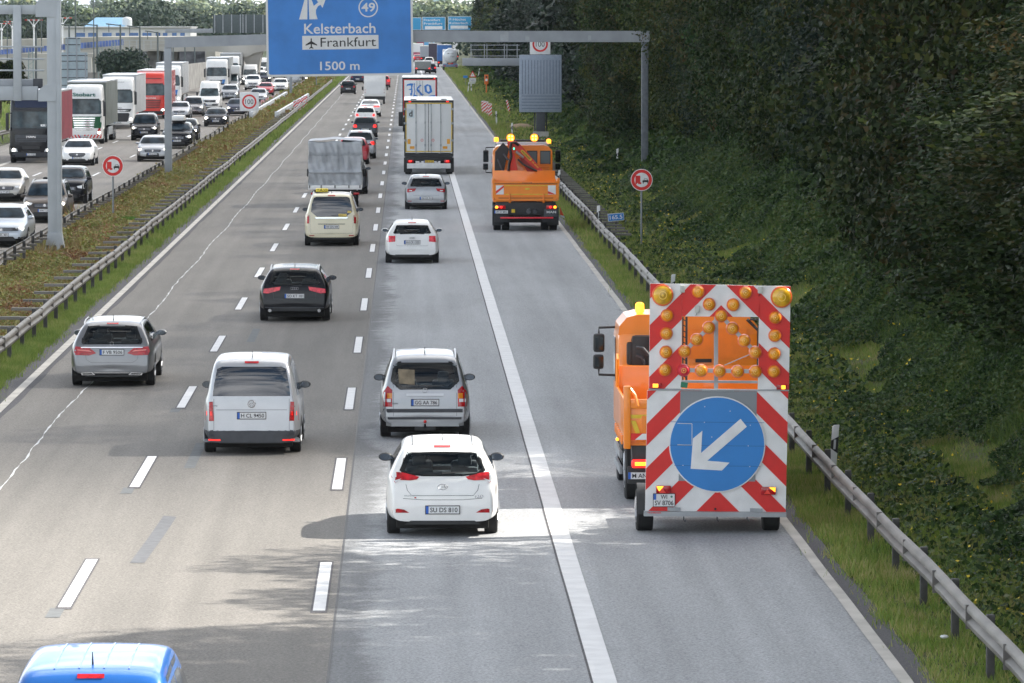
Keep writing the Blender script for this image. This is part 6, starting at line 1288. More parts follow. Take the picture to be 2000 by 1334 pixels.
# ------------------------------------------------------------------ lorries seen from behind
TW = mat('trailer_white', (.76, .77, .77), .4, 0, .3, var=.05, vs=.8); YEL = mat('reflective_yellow', (.72, .50, .03), .4, var=.1)
g = G(837.5, 340); t = thing('lorry', 'white lorry trailer with yellow-edged rear doors and letter d, in the pale lane', 'lorry', (g.x, g.y-1.2, 0)); s_ = FPX/(g.y-1.2)
X = lambda px: (px-837.5)/s_; Z = lambda py: (341.5-py)/s_
W2 = 2.6/2; q = MB(); q.box(-W2, W2, 0, 13.6, 1.15, 3.92, 0, .03); b = q.obj('trailer_box', TW, t)
q = MB(); q.box(-W2, -W2+.07, -.03, -.001, .95, 3.92, 0, .01); q.box(W2-.07, W2, -.03, -.001, .95, 3.92, 0, .01); q.box(-W2+.07, W2-.07, -.03, -.001, 3.80, 3.92); q.box(-W2+.07, W2-.07, -.03, -.001, .95, 1.12); q.obj('door_frame', BLACK, b)
q = MB(); q.box(-W2+.075, -W2+.125, -.012, -.002, 1.2, 3.78); q.box(W2-.125, W2-.075, -.012, -.002, 1.2, 3.78); q.box(-W2+.13, W2-.13, -.012, -.002, 3.73, 3.78); q.box(-W2+.13, W2-.13, -.012, -.002, 1.2, 1.25); q.obj('yellow_tape', YEL, b)
for x_ in (-.68, -.2, .12, .62):
    q = MB(); q.cyl((x_, -.05, 1.15), (x_, -.05, 3.72), .018, n=8); q.box(x_-.04, x_+.04, -.06, -.0, 1.5, 1.62); q.box(x_-.03, x_+.03, -.06, 0, 2.7, 2.8); q.box(x_-.03, x_+.03, -.06, 0, 3.66, 3.74); q.obj('lock_rod', GALV, b)
q = MB(); q.box(-.03, -.005, -.02, -.003, 1.2, 3.75); q.obj('door_gap', BLACK, b)
for x_ in (-W2, W2-.1):
    for z_ in (1.75, 2.65, 3.4): q = MB(); q.box(x_-.02, x_+.12, -.045, -.031, z_, z_+.11, 0, .01); q.obj('hinge', GALV, b)
text('d', -.95, -.012, 3.22, .18, .32, BLK, b, bold=.02); q = MB(); q.box(-1.12, -.76, -.006, -.002, 3.0, 3.46); q.obj('pale_sticker', mat('pale_blue_sticker', (.62, .70, .74), .4), b)
for x_ in (-.42, .16): q = MB(); ring_mb(q, x_+.06, -.012, 1.82, .07, .05, 16); q.obj('round_sticker', REDF, b, smooth=False)
for x_ in (-1.12, .95): q = MB(); q.box(x_, x_+.16, -.02, -.013, 1.62, 1.88); q.box(x_+(0.12 if x_ < 0 else -.22), x_+(.36 if x_ < 0 else .02), -.02, -.013, 1.36, 1.5); q.obj('amber_plate', mat('amber_reflector_plate', (.78, .36, .03), .4), b)
for x_ in (-1.0, .98): q = MB(); q.box(x_-.06, x_+.06, -.05, -.031, 3.82, 3.87, 0, .01); q.obj('marker_lamp', REDON, b)
q = MB(); q.box(-.95, -.65, 1., 1.6, 3.93, 3.97, 0, .01); q.box(.65, .95, 1., 1.6, 3.93, 3.97, 0, .01); q.obj('roof_fitting', DGREY, b)
q = MB(); q.box(-1.22, 1.22, .02, .35, .72, .94, 0, .02); ub = q.obj('rear_beam', BLACK, t); q = MB(); q.box(-1.15, 1.15, -.02, .06, .33, .60, 0, .02); q.obj('white_bumper', WHITEP, t)
for sg in (-1, 1):
    q = MB(); q.box(sg*.96-.16, sg*.96+.16, -.03, .02, .63, .78, 0, .02); l_ = q.obj('tail_light', REDL, t); q = MB(); q.box(sg*.98-.07, sg*.98+.07, -.04, -.031, .67, .76, 0, .01); q.obj('lit_lamp', REDON, l_)
    q = MB(); q.cyl((sg*.45, -.02, .70), (sg*.45, .05, .70), .055, n=12); q.obj('round_lamp', DGREY, t)
    q = MB(); q.box(sg*(W2-.2)-.22, sg*(W2-.2)+.22, .4, .43, .12, .9, 0, .01); q.obj('mudflap', BLACK, t)
plate(t, None, 0, .70, 'OB 46 NL', 'rear', yd=-.02, yellow=True)
for i in range(3): axle(t, 1.25+i*1.31, 2.5)
axle(t, 10.6, 2.5, dual=True); axle(t, 14.3, 2.5)
q = MB(); q.box(-1.22, 1.22, 14.1, 16.0, .5, 3.6, 0, .15); q.obj('cab', paint('cab_grey', (.3, .31, .33)), t); q = MB(); q.box(-.5, .5, .4, 15., .75, 1.14); q.obj('chassis', UNDER, t)
q = MB(); q.box(-1.62, -1.38, 14.6, 14.75, 2.25, 3.05, 0, .05); q.cyl((-1.2, 14.8, 2.2), (-1.5, 14.7, 2.35), .03, n=6); q.cyl((-1.2, 14.8, 3.1), (-1.5, 14.7, 3.0), .03, n=6); q.obj('mirror', BLACK, t)
# lorry with blue gothic letters
g = G(820, 257); t = thing('lorry', 'white lorry with red frame and big blue gothic letters Ko on its rear doors', 'lorry', (g.x, g.y-1.2, 0)); q = MB(); q.box(-1.28, 1.28, 0, 13.6, 1.15, 3.98, 0, .03); b = q.obj('trailer_box', TW, t)
q = MB(); q.box(-1.28, -1.2, -.03, -.002, 1., 3.98); q.box(1.2, 1.28, -.03, -.002, 1., 3.98); q.box(-1.2, 1.2, -.03, -.002, 3.84, 3.98); q.obj('door_frame', BLACK, b)
q = MB(); q.box(-1.2, -1.14, -.012, -.002, 1.2, 3.84); q.box(1.14, 1.2, -.012, -.002, 1.2, 3.84); q.box(-1.14, 1.14, -.012, -.002, 3.78, 3.84); q.obj('red_tape', REDF, b)
for x_ in (-.22, 0., .2): q = MB(); q.cyl((x_, -.04, 1.2), (x_, -.04, 3.72), .018, n=6); q.obj('lock_rod', GALV, b)
KB = mat('gothic_blue', (.03, .20, .60), .5)
def gz(pts): return [((a-620)/430*1.0-.05+(.0), 3.72-(b-520+0)/365*2.0+.0) for a, b in pts]
# letter shapes read off the photograph's lettering (x 30..600, y 850..1170 of a 11.1x enlargement)
def kk(pts): return [((a-330)/296., 3.86-(b-775)/296.) for a, b in pts]
flat(kk([(35, 935), (60, 885), (130, 868), (195, 872), (180, 900), (165, 960), (175, 1040), (160, 1110), (140, 1150), (115, 1090), (140, 1075), (145, 1010), (80, 1010), (110, 990), (140, 985), (140, 915), (80, 915)]), -.016, KB, b, 'gothic_letter')
flat(kk([(205, 868), (222, 860), (215, 960), (235, 1040), (215, 1110), (285, 1135), (275, 1160), (170, 1165), (195, 1120), (215, 1040), (200, 960)]), -.016, KB, b, 'gothic_letter')
flat(kk([(260, 975), (330, 895), (370, 910), (290, 985), (330, 1030), (380, 1095), (420, 1105), (375, 1140), (330, 1100), (250, 1010)]), -.016, KB, b, 'gothic_letter')
flat(kk([(425, 925), (490, 885), (570, 915), (600, 1050), (525, 1100), (440, 1050)]), -.016, KB, b, 'gothic_letter'); flat(kk([(475, 940), (510, 915), (530, 940), (545, 1030), (515, 1055), (485, 1030)]), -.021, TW, b, 'letter_counter')
flat(kk([(440, 1165), (560, 1130), (665, 1120), (665, 1160), (560, 1160)]), -.016, KB, b, 'blue_swoosh')
q = MB(); q.box(1.02, 1.12, -.05, -.031, 3.88, 3.93); q.obj('marker_lamp', REDON, b); q = MB(); q.box(-1.15, 1.15, 0, .2, .4, .9); q.obj('rear_beam', BLACK, t)
for i in range(3): axle(t, 1.25+i*1.31, 2.5)
q = MB(); q.box(-1.22, 1.22, 14.1, 16.0, .5, 3.6, 0, .15); q.obj('cab', WHT, t)
# white box van
g = G(732, 203); t = thing('box_van', 'plain white box van in the middle lane just below the big blue sign', 'van', (g.x, g.y-.9, 0)); q = MB(); q.box(-1.05, 1.05, 0, 4.3, .75, 3.15, 0, .05); b = q.obj('box', WHT, t)
q = MB(); q.box(-.82, .72, -.012, -.001, 1.0, 2.2, 0, .0); q.obj('rear_door', TW, b)
for sg in (-1, 1):
    for z_ in (1.12, 1.35): q = MB(); q.box(sg*.93-.03, sg*.93+.03, -.02, -.001, z_, z_+.07); q.obj('tail_light', REDL, b)
q = MB(); q.box(-1.0, 1.0, .05, 4., .42, .74, 0, .03); q.obj('chassis', BLACK, t); axle(t, .9, 2.0, .34, w_=.2); axle(t, 4.9, 2.0, .34, w_=.2)
q = MB(); q.box(-.95, .95, 4.35, 6.2, .4, 2.2, 0, .25); q.obj('cab', WHT, t)
for sg in (-1, 1): q = MB(); q.box(sg*1.22-.08, sg*1.22+.08, 4.6, 4.7, 1.3, 1.65, 0, .03); q.obj('mirror', BLACK, t)
# tarpaulin truck
g = G(655, 404); t = thing('tarpaulin_truck', 'small flatbed truck under a creased silver-grey tarpaulin, ahead of the cream taxi', 'truck', (g.x, g.y-.9, 0))
def tarp():
    m_ = mat('grey_tarpaulin', (.42, .44, .465), .36, var=.12, vs=2.5); n = 40; mb = MB(); a = []
    Wt, z0, z1, Lt = 1.14, .98, 2.86, 4.2
    def wr(u, z): f = .02*math.sin(u*9+z*2)*math.sin(z*5)+.012*math.sin(u*23+z*7)+.03*abs(math.sin((z-z0)*3.3))*abs(math.sin(u*4.1)); f += .05*max(0, 1-abs((z-1.55)/.08))-.03*max(0, 1-abs((z-2.3)/.06)); f -= .03*max(0, 1-abs(abs(u)-.42)/.05); f -= .05*max(0, min(1, (1.5-z)/.4))*abs(math.sin(u*5+z*6)); return f
    for j in range(n+1):
        z = z0+(z1-z0)*j/n
        for i in range(n+1): u = -Wt+2*Wt*i/n; a.append((u+.02*math.sin(z*6)*(abs(u)/Wt), -1.3*wr(u, z)+(.06 if j == n else 0), z+(.03*math.cos(u*6) if j == n else 0)))
    q = [(j*(n+1)+i, j*(n+1)+i+1, (j+1)*(n+1)+i+1, (j+1)*(n+1)+i) for j in range(n) for i in range(n)]; mb.add(a, q)
    for sg in (-1, 1):
        a = [(sg*(Wt+.02*math.sin(y*4)+.015*math.sin(z*7)), y, z) for z in np.linspace(z0, z1, 12) for y in np.linspace(0, Lt, 30)]; mb.add(a, [(j*30+i, j*30+i+1, (j+1)*30+i+1, (j+1)*30+i) for j in range(11) for i in range(29)])
    a = [(u, y, z1+.10*(1-(u/Wt)**2)+.015*math.cos(u*6)+.02*math.sin(y*3)) for u in np.linspace(-Wt, Wt, 20) for y in np.linspace(0, Lt, 30)]; mb.add(a, [(j*30+i, j*30+i+1, (j+1)*30+i+1, (j+1)*30+i) for j in range(19) for i in range(29)])
    return mb.obj('tarpaulin', m_, t, ang=50)
tarp(); q = MB(); [q.box(u-.012, u+.012, -.10, -.04, 1.62, 2.7) for u in (-.42, .1, .55)]; q.box(-1.08, 1.08, -.12, -.05, 1.52, 1.545); q.box(-1.08, 1.08, -.08, -.03, 2.28, 2.295); q.obj('tarpaulin_seams', mat('grey_tarpaulin', (0, 0, 0)), t)
q = MB(); q.box(-1.05, 1.05, .3, 4.1, .98, 2.75); q.obj('tarpaulin_frame', DGREY, t)
q = MB(); q.box(-1.16, 1.16, -.05, 4.25, .78, .97, 0, .02); bd = q.obj('bed_side', WHT, t); q = MB(); [q.box(x_-.02, x_+.02, -.075, -.051, .84, .97) for x_ in (-1.1, -.6, 0, .6, 1.08)]; q.obj('latch', BLACK, bd)
q = MB(); q.box(-.9, .9, .1, 4.2, .45, .76); q.obj('chassis', BLACK, t)
for sg in (-1, 1): q = MB(); q.box(sg*.92-.13, sg*.92+.13, -.02, .05, .56, .66, 0, .02); q.obj('tail_light', REDL, t)
axle(t, .95, 2.0, .35, w_=.25); axle(t, 4.9, 1.9, .35, w_=.22); q = MB(); q.box(-.95, .95, 4.3, 6.1, .4, 2.25, 0, .25); q.obj('cab', WHT, t)
for sg in (-1, 1): q = MB(); q.box(sg*1.22-.09, sg*1.22+.09, 4.7, 4.8, 1.2, 1.55, 0, .04); q.obj('mirror', BLACK, t)
# far lorries
def farbox(label, px, py, W, H, m, kind='box', L_=12., z0=1.1, cat='lorry', tailm=None, capm=None):
    g = G(px, py); t = thing('lorry', label, cat, (g.x, g.y-1., 0))
    if kind == 'box':
        q = MB(); q.box(-W/2, W/2, 0, L_, z0, H, 0, .04); b = q.obj('body', m, t); q = MB(); q.box(-W/2+.05, W/2-.05, -.02, -.001, z0+.05, H*.5); q.obj('rear_panel', tailm or m, b); q = MB(); q.box(-W/2, W/2, -.01, L_, H, H+.08, 0, .02); q.obj('roof', capm or WHT, b)
    q = MB(); q.box(-W/2+.1, W/2-.1, .02, L_, .5, z0-.01); q.obj('chassis', BLACK, t)
    for sg in (-1, 1): q = MB(); q.box(sg*W*.4-.12, sg*W*.4+.12, -.03, .02, .75, .9); q.obj('tail_light', REDON, t)
    axle(t, 1., W-.05); axle(t, 2.3, W-.05); q = MB(); q.box(-W*.47, W*.47, L_+.3, L_+2.2, .5, min(H, 3.4), 0, .15); q.obj('cab', m, t); return t
farbox('blue lorry in the exit lane left of the silver tanker', 868, 131, 2.5, 3.9, mat('far_blue', (.04, .16, .45), .6)); farbox('dark violet-black lorry left of the blue lorry', 850, 125, 2.4, 3.9, mat('far_dark', (.04, .03, .05), .7))
farbox('grey tipper lorry half hidden by the right edge of the big blue sign', 826, 144, 2.5, 1.9, mat('tipper_grey', (.22, .235, .23), .6, var=.1), L_=7., z0=.75)
farbox('white lorry with dark red tail in the jam beside the big sign', 815, 118, 2.5, 3.4, mat('far_white', (.6, .6, .6), .6), tailm=mat('far_wine', (.3, .04, .08), .6)); farbox('pale cream-topped lorry in the distant jam', 833, 122, 2.5, 3.2, mat('far_grey', (.34, .36, .40), .6), capm=mat('far_cream', (.7, .66, .55), .6))
farbox('light blue lorry farther ahead in the jam', 839, 109, 2.5, 3.2, mat('far_lightblue', (.12, .35, .6), .6)); farbox('white lorry ahead of the blue one near the exit', 884, 118, 2.5, 3.6, mat('far_white', (0, 0, 0))); farbox('red-tailed lorry near the vanishing point', 824, 105, 2.5, 3.2, mat('far_wine', (0, 0, 0)))
g = G(879.5, 137); t = thing('tanker_lorry', 'silver tanker lorry with round rear end in the exit lane', 'tanker', (g.x, g.y-1, 0)); TS = mat('tanker_silver', (.62, .64, .66), .3, .3, var=.05)
q = MB(); q.lathe([(-.1, .02), (-.08, .6), (.0, .95), (.12, 1.13), (.4, 1.18), (11, 1.18), (11.2, .9), (11.25, .02)], (0, 0, 2.35), 'y', 32); tk = q.obj('tank', TS, t); q = MB(); q.box(-.35, .35, .3, 9, 3.45, 3.62, 0, .05); q.obj('top_walkway', TS, tk)
q = MB(); q.box(-1.2, 1.2, -.05, .3, .55, 1.1, 0, .05); q.obj('rear_beam', mat('tanker_blue_grey', (.14, .2, .32), .5), t); q = MB(); q.box(-.35, -.0, -.07, -.051, .95, 1.15); q.obj('hazard_plate', mat('hazard_orange', (.85, .25, .03), .5), t); q = MB(); q.box(.12, .42, -.07, -.051, 1.0, 1.2); q.obj('hazard_label', REDF, t)
for sg in (-1, 1): q = MB(); q.box(sg*.95-.15, sg*.95+.15, -.07, -.05, .65, .8); q.obj('tail_light', REDL, t)
text('MILCH', -.0, -.12, 2.75, .95, .18, DGREY, tk); text('Trans', .35, -.12, 2.25, .7, .22, DGREY, tk)
for i in range(3): axle(t, 1.+i*1.3, 2.45)
q = MB(); q.box(-1.2, 1.2, 12, 14, .5, 3.4, 0, .2); q.obj('cab', WHT, t); q = MB(); q.box(-.5, .5, .3, 13, .6, 1.15); q.obj('chassis', UNDER, t)
# ================================================================== orange municipal trucks
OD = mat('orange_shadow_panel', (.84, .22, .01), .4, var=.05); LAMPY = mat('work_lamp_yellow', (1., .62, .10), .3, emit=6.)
CRED = mat('crane_red', (.62, .03, .012), .35, 0, .3); HOSE = mat('black_hose', (.012, .012, .013), .5)
def mir_arm(par, s_, x, y, z0, z1, w_=.2, small=True):
    q = MB(); q.box(x-w_/2, x+w_/2, y-.09, y+.05, z0+.30, z1, 0, .05); q.box(x-w_/2*.95-.01, x+w_/2*.95-.01, y-.09, y+.05, z0, z0+.26, 0, .05); h = q.obj('mirror', BLACK, par)
    q = MB(); q.box(x-w_/2+.03, x+w_/2-.03, y-.096, y-.0905, z0+.34, z1-.05, 0, .0); q.box(x-w_/2+.03, x+w_/2-.03, y-.096, y-.0905, z0+.04, z0+.22); q.obj('mirror_glass', mat('truck_mirror_glass', (.05, .06, .065), .05, 1.), h)
    q = MB(); q.tube([(x-s_*.0, y, z1-.02), (x, y, z1+.10), (x-s_*.55, y+.05, z1+.12)], .022, 7); q.tube([(x, y, z0+.02), (x, y, z0-.10), (x-s_*.45, y+.05, z0-.12)], .022, 7); q.obj('mirror_arm', BLACK, h)
# crane truck
g = G(1027, 450); Y_ = g.y-.9; s_ = FPX/Y_; t = thing('crane_truck', 'orange tipper truck with a folded red loading crane and lit amber lamps on the shoulder', 'truck', (G(1027, 450).x-.02, Y_, 0))
# bed
q = MB(); q.prism([(-1.27, 1.32), (-1.10, 1.19), (1.10, 1.19), (1.27, 1.32), (1.27, 1.88), (-1.27, 1.88)], 'y', -.0, .07); tb = q.obj('tailboard', ORANGE, t)
q = MB(); q.box(-1.2, 1.2, -.004, -.0015, 1.815, 1.835); q.box(-1.05, 1.05, -.004, -.0015, 1.27, 1.29); q.obj('gap_or_shade_line', BLACK, tb)  # black strips paint the shadow under the top rim and lower rib
q = MB(); q.box(-1.28, 1.28, -.035, -.001, 1.84, 1.90, 0, .01); q.box(-1.15, 1.15, -.03, -.001, 1.30, 1.34); [q.box(x_-.03, x_+.03, -.06, -.001, 1.18, 1.46, 0, .01) for x_ in (-.62, .68)]; q.obj('tailboard_rib', OD, tb)
q = MB(); q.box(-.82, .85, -.012, -.002, 1.74, 1.77); q.box(-.82, .85, -.012, -.002, 1.41, 1.44); q.obj('yellow_tape', YEL, tb)
for sg in (-1, 1):
    q = MB(); q.box(sg*1.0-.15, sg*1.0+.15, -.014, -.004, 1.42, 1.77); wb = q.obj('warning_square', WHITEP, tb)
    q = MB()
    for k_ in (-.22, .0, .22):
        q.prism([(sg*(1.0)+sg*1*(-.15)*-1*0+u, v) for u, v in ((-.15, 1.44+max(-.02, k_)), (-.15, min(1.77, 1.55+k_)), (.15, min(1.77, 1.55+k_+.25)) if sg < 0 else (.15, max(1.42, 1.30+k_)), (.15, min(1.77, 1.44+k_+.25)) if sg < 0 else (.15, max(1.42, 1.19+k_)))], 'y', -.02, -.0145) if k_ == 0 else None
    q.obj('red_stripe', REDF, wb, smooth=False)
for x_ in (-.62, .68): q = MB(); q.cyl((x_-.04, -.04, 1.14), (x_+.04, -.04, 1.14), .05, n=12); q.obj('hinge', OD, tb)
q = MB(); q.box(-1.27, -1.22, .07, 3.4, 1.2, 1.92, 0, .01); q.box(1.22, 1.27, .07, 3.4, 1.2, 1.92, 0, .01); q.box(-1.22, 1.22, 3.34, 3.4, 1.2, 2.24, 0, .01); q.box(-1.22, 1.22, .07, 3.34, 1.16, 1.22); q.obj('bed', ORANGE, t)
for sg in (-1, 1): q = MB(); q.box(sg*1.25-.05, sg*1.25+.05, -.02, .06, 1.84, 2.05, 0, .015); q.obj('corner_post', ORANGE, t)
text('PALFINGER', .05, -.04, 1.87, .38, .035, DGREY, tb, bold=0); q = MB(); q.prism(circ(.06, 1.63, .1, 20, .04), 'y', -.006, -.001); q.obj('oval_sticker', YEL, tb)
# chassis, lamps
q = MB(); q.box(-1.15, 1.15, .1, .5, .62, 1.12, 0, .03); q.box(-.45, .45, .3, 6., .55, 1.1, 0, .03); q.box(-.72, .72, .9, 5.2, .30, .64, 0, .05); q.box(-1.2, -.62, .15, .18, .34, .8, 0, .01); q.box(.62, 1.2, .15, .18, .34, .8, 0, .01); q.obj('chassis', BLACK, t)
q = MB(); q.box(-.98, 1.06, .02, .08, .49, .55, 0, .01); q.obj('red_white_bar', mat('bar_red', (.75, .03, .05), .4), t)
for sg, a in ((-1, -1), (1, 1)):
    q = MB(); q.box(sg*.98-.2, sg*.98+.2, .03, .1, .85, 1.0, 0, .02); l_ = q.obj('tail_light', REDL, t); q = MB(); q.ell((sg*1.12, .03, .93), (.06, .02, .055), 10, 6); q.obj('lit_indicator', AMBON, l_); q = MB(); q.ell((sg*.95, .03, .93), (.05, .02, .045), 10, 6); q.obj('lit_brake', REDON, l_)
plate(t, None, -.95, .745, 'WI SV 8855', 'rear', yd=.08); q = MB(); q.box(.70, 1.22, .05, .1, .56, .86, 0, .01); mp_ = q.obj('name_plate', DGREY, t); text('MAN', .98, .045, .74, .36, .09, WHITEP, mp_)
for x_, m_ in ((-.5, DGREY), (.1, mat('grey_pipe', (.12, .13, .14), .5)), (.35, DGREY)): q = MB(); q.cyl((x_, .05, .75), (x_+.1, .4, .95), .09, n=12); q.obj('chassis_tank', m_, t)
q = MB(); q.box(-.55, -.42, 0, .05, .72, .85); q.obj('yellow_hook', YEL, t)
for sg in (-1, 1):
    wheel(t, sg*1.23, 1.25, .5, .29, sg); wheel(t, sg*.90, 1.25, .5, .29, sg); wheel(t, sg*1.2, 5.1, .5, .3, sg)
    q = MB(); q.box(sg*1.06-.22, sg*1.06+.22, .55, .58, .22, .9); q.obj('mudflap', BLACK, t)
# cab
def orange_cab(t, y0, y1, ztop, W=2.36, cx=0., win=True, dome=False):
    q = MB(); q.box(cx-W/2, cx+W/2, y0, y1, .95, ztop-.32, 0, .10); c = q.obj('cab', ORANGE, t)
    q = MB(); q.prism([(cx-W/2+.01, ztop-.36), (cx+W/2-.01, ztop-.36), (cx+W/2-.03, ztop-.2), (cx+W/2-.16, ztop-.05), (cx+W/2-.35, ztop), (cx-W/2+.35, ztop), (cx-W/2+.16, ztop-.05), (cx-W/2+.03, ztop-.2)], 'y', y0+.03, y1-.2); q.obj('roof', ORANGE, c)
    q = MB(); q.box(cx-W/2-.012, cx-W/2-.002, y0+.9, y1-.35, 1.75, ztop-.45); q.box(cx+W/2+.002, cx+W/2+.012, y0+.9, y1-.35, 1.75, ztop-.45); q.obj('side_window', GLASS, c); return c
c = orange_cab(t, 4.3, 6.2, 3.2, cx=-.02)
for x_ in (.36, .88): q = MB(); q.box(x_-.19, x_+.16, 4.28, 4.3, 2.5, 2.95, 0, .0); w_ = q.obj('rear_window', mat('cab_glass_grey', (.10, .13, .14), .15), c); q = MB(); q.box(x_-.22, x_+.19, 4.285, 4.29, 2.46, 2.99); q.obj('window_seal', BLACK, w_)
q = MB(); [q.box(.66, 1.02, 4.26, 4.3, z_, z_+.05, 0, .01) for z_ in (2.12, 2.22, 2.32, 2.42)]; q.obj('cab_louvre', OD, c)
q = MB(); q.box(-1.08, 1.02, 4.25, 4.4, 3.23, 3.33, 0, .02); rb = q.obj('lamp_bar', mat('white_bar', (.65, .66, .70), .4), t); q = MB(); q.box(-.9, .85, 4.5, 4.8, 3.34, 3.42, 0, .02); q.obj('sun_shield', BLACK, t)
for x_, z_ in ((-1.06, 3.42), (1.0, 3.35)): q = MB(); q.cyl((x_, 4.32, 3.2), (x_, 4.32, z_-.07), .03, n=8); bs = q.obj('beacon_stand', BLACK, t); q = MB(); q.lathe([(z_-.07, .09), (z_+.06, .09), (z_+.10, .05)], (x_, 4.32, 0), 'z', 14); q.obj('beacon', AMBON, bs)
for x_ in (-.5, .43):
    q = MB(); q.lathe([(-.06, .11), (.0, .165), (.06, .15)], (x_, 4.25, 3.50), 'y', 22); hl = q.obj('flash_lamp', AMBL, t); q = MB(); q.prism(circ(x_, 3.5, .15, 20), 'y', 4.182, 4.188); q.obj('lit_lens', mat('flash_amber', (1., .27, .01), .3, emit=1.), hl)
    for dx, dz in ((-.06, .06), (.06, .06), (-.06, -.06), (.06, -.06)): q = MB(); q.ell((x_+dx, 4.18, 3.5+dz), (.035, .02, .04), 8, 5); q.obj('lit_bulb', mat('flash_core', (1., .62, .10), .3, emit=3.), hl)
mir_arm(t, -1, -1.45, 5.6, 2.2, 2.98, .22); mir_arm(t, 1, 1.4, 5.6, 2.2, 2.98, .22)
# crane
def pr(par, pts, y, th, m, nm): q = MB(); q.prism(pts, 'y', y, y+th); return q.obj(nm, m, par, ang=30)
CX = lambda a: (a-528)/251.6; CZ = lambda b: (1095-b)/251.6-.08
def cp(l_): return [(CX(a), CZ(b)) for a, b in l_]
cr = pr(t, cp([(385, 320), (435, 340), (470, 520), (395, 520)]), 3.55, .3, CRED, 'crane_column'); cr2 = pr(cr, cp([(248, 330), (325, 240), (385, 300), (360, 400), (335, 520), (243, 520)]), 3.7, .35, mat('crane_black', (.018, .018, .02), .5), 'crane_base')
pr(cr, cp([(370, 225), (450, 222), (500, 262), (720, 520), (640, 520), (470, 330), (400, 330), (365, 250)]), 3.38, .22, CRED, 'crane_boom'); pr(cr, cp([(480, 380), (520, 390), (660, 520), (560, 520)]), 3.3, .12, mat('crane_dark_red', (.25, .012, .012), .5), 'inner_boom')
q = MB(); q.tube([(CX(475), 3.3, CZ(262)), (CX(440), 3.25, CZ(238)), (CX(405), 3.25, CZ(240)), (CX(392), 3.25, CZ(300)), (CX(405), 3.25, CZ(370)), (CX(385), 3.25, CZ(440)), (CX(378), 3.3, CZ(515))], .055, 10); q.obj('hose', HOSE, cr)
q = MB(); q.tube([(CX(470), 3.2, CZ(400)), (CX(520), 3.15, CZ(450)), (CX(600), 3.15, CZ(490)), (CX(655), 3.15, CZ(515))], .04, 8); q.obj('hose', HOSE, cr); q = MB(); q.tube([(CX(330), 3.6, CZ(350)), (CX(375), 3.5, CZ(410))], .04, 8); q.tube([(CX(270), 3.6, CZ(400)), (CX(290), 3.55, CZ(440)), (CX(320), 3.55, CZ(520))], .03, 8); q.obj('hose', DGREY, cr)
q = MB(); q.cyl((CX(450), 3.25, CZ(325)), (CX(525), 3.25, CZ(385)), .05, n=12); q.obj('cylinder', mat('ram_steel', (.4, .4, .4), .3, .8), cr)
a_ = math.atan2(-(400-325), 590-515); q = MB(); L_ = .24
def rot(pts, cx, cz, a): return [(cx+u*math.cos(a)-v*math.sin(a), cz+u*math.sin(a)+v*math.cos(a)) for u, v in pts]
yp = pr(cr, rot(rr(-.28, .28, -.055, .055, .05), CX(552), CZ(362), a_), 3.36, .012, YEL, 'yellow_label'); text('PALFINGER', CX(552), 3.352, CZ(362), .44, .06, BLK, yp, rot=a_, bold=.02); text('PK 8500', CX(640), 3.37, CZ(455), .34, .055, YEL, cr, rot=a_)
q = MB(); q.ell((CX(430), 3.3, CZ(296)), (.03, .02, .04), 8, 5); q.obj('green_lamp', mat('green_lamp', (.05, .9, .5), .3, emit=1.5), cr)
fl = MB(); fl.prism([(1.33, .93), (1.42, .72), (1.50, .56), (1.34, .60)], 'y', .9, .93); fo = fl.obj('warning_flag', mat('flag_orange', (.8, .09, .03), .6), t); fl = MB(); fl.prism([(1.34, .595), (1.50, .555), (1.53, .46), (1.36, .55)], 'y', .9, .93); fl.obj('flag_tip', mat('flag_white', (.6, .6, .7), .6), fo)
# second orange truck, pulling the board
g = G(1360, 978); Y_ = g.y-.85; t = thing('tipper_truck', 'orange tipper truck pulling the big red and white warning board', 'truck', (4.90, Y_, 0))
q = MB(); q.box(-1.27, 1.27, 0, .07, 1.07, 1.62, 0, .015); q.box(-1.27, 1.27, -.03, .04, 1.62, 1.78, 0, .02); tb = q.obj('tailboard', ORANGE, t)
q = MB(); q.box(-1.17, 1.17, -.014, -.002, 1.46, 1.52); q.prism([(-1.17, 1.42), (-1.09, 1.42), (-.99, 1.16), (-1.07, 1.16)], 'y', -.014, -.002); q.obj('yellow_tape', YEL, tb); q = MB(); q.box(-.99, -.8, -.03, -.002, 1.12, 1.5, 0, .01); q.obj('tailboard_rib', OD, tb); q = MB(); q.box(-.80, -.45, -.014, -.003, 1.22, 1.4); q.obj('yellow_sticker', YEL, tb)
q = MB(); q.box(-1.17, 1.17, -.04, -.003, 1.27-.24+.07, 1.10+.11); wb = q.obj('warning_strip', REDF, tb); q = MB(); q.prism([(-1.10, 1.105), (-.90, 1.105), (-.78, 1.205), (-.98, 1.205)], 'y', -.046, -.041); q.prism([(-.62, 1.105), (-.42, 1.105), (-.30, 1.205), (-.50, 1.205)], 'y', -.046, -.041); q.obj('white_stripe', WHITEP, wb, smooth=False)
for sg in (-1, 1): q = MB(); q.box(sg*1.23-.06, sg*1.23+.06, -.05, .09, .95, 2.0, 0, .02); q.obj('corner_post', ORANGE, t)
q = MB(); q.box(-1.29, -1.25, .09, 3.3, 1.05, 1.78, 0, .01); q.box(1.25, 1.29, .09, 3.3, 1.05, 1.78, 0, .01); q.box(-1.25, 1.25, 3.24, 3.3, 1.05, 2.12, 0, .02); q.box(-1.25, 1.25, .07, 3.24, 1.0, 1.07); [q.box(-1.32, -1.29, .3+i*.42, .42+i*.42, 1.0, 1.16, 0, .01) for i in range(7)]; q.obj('bed', ORANGE, t)
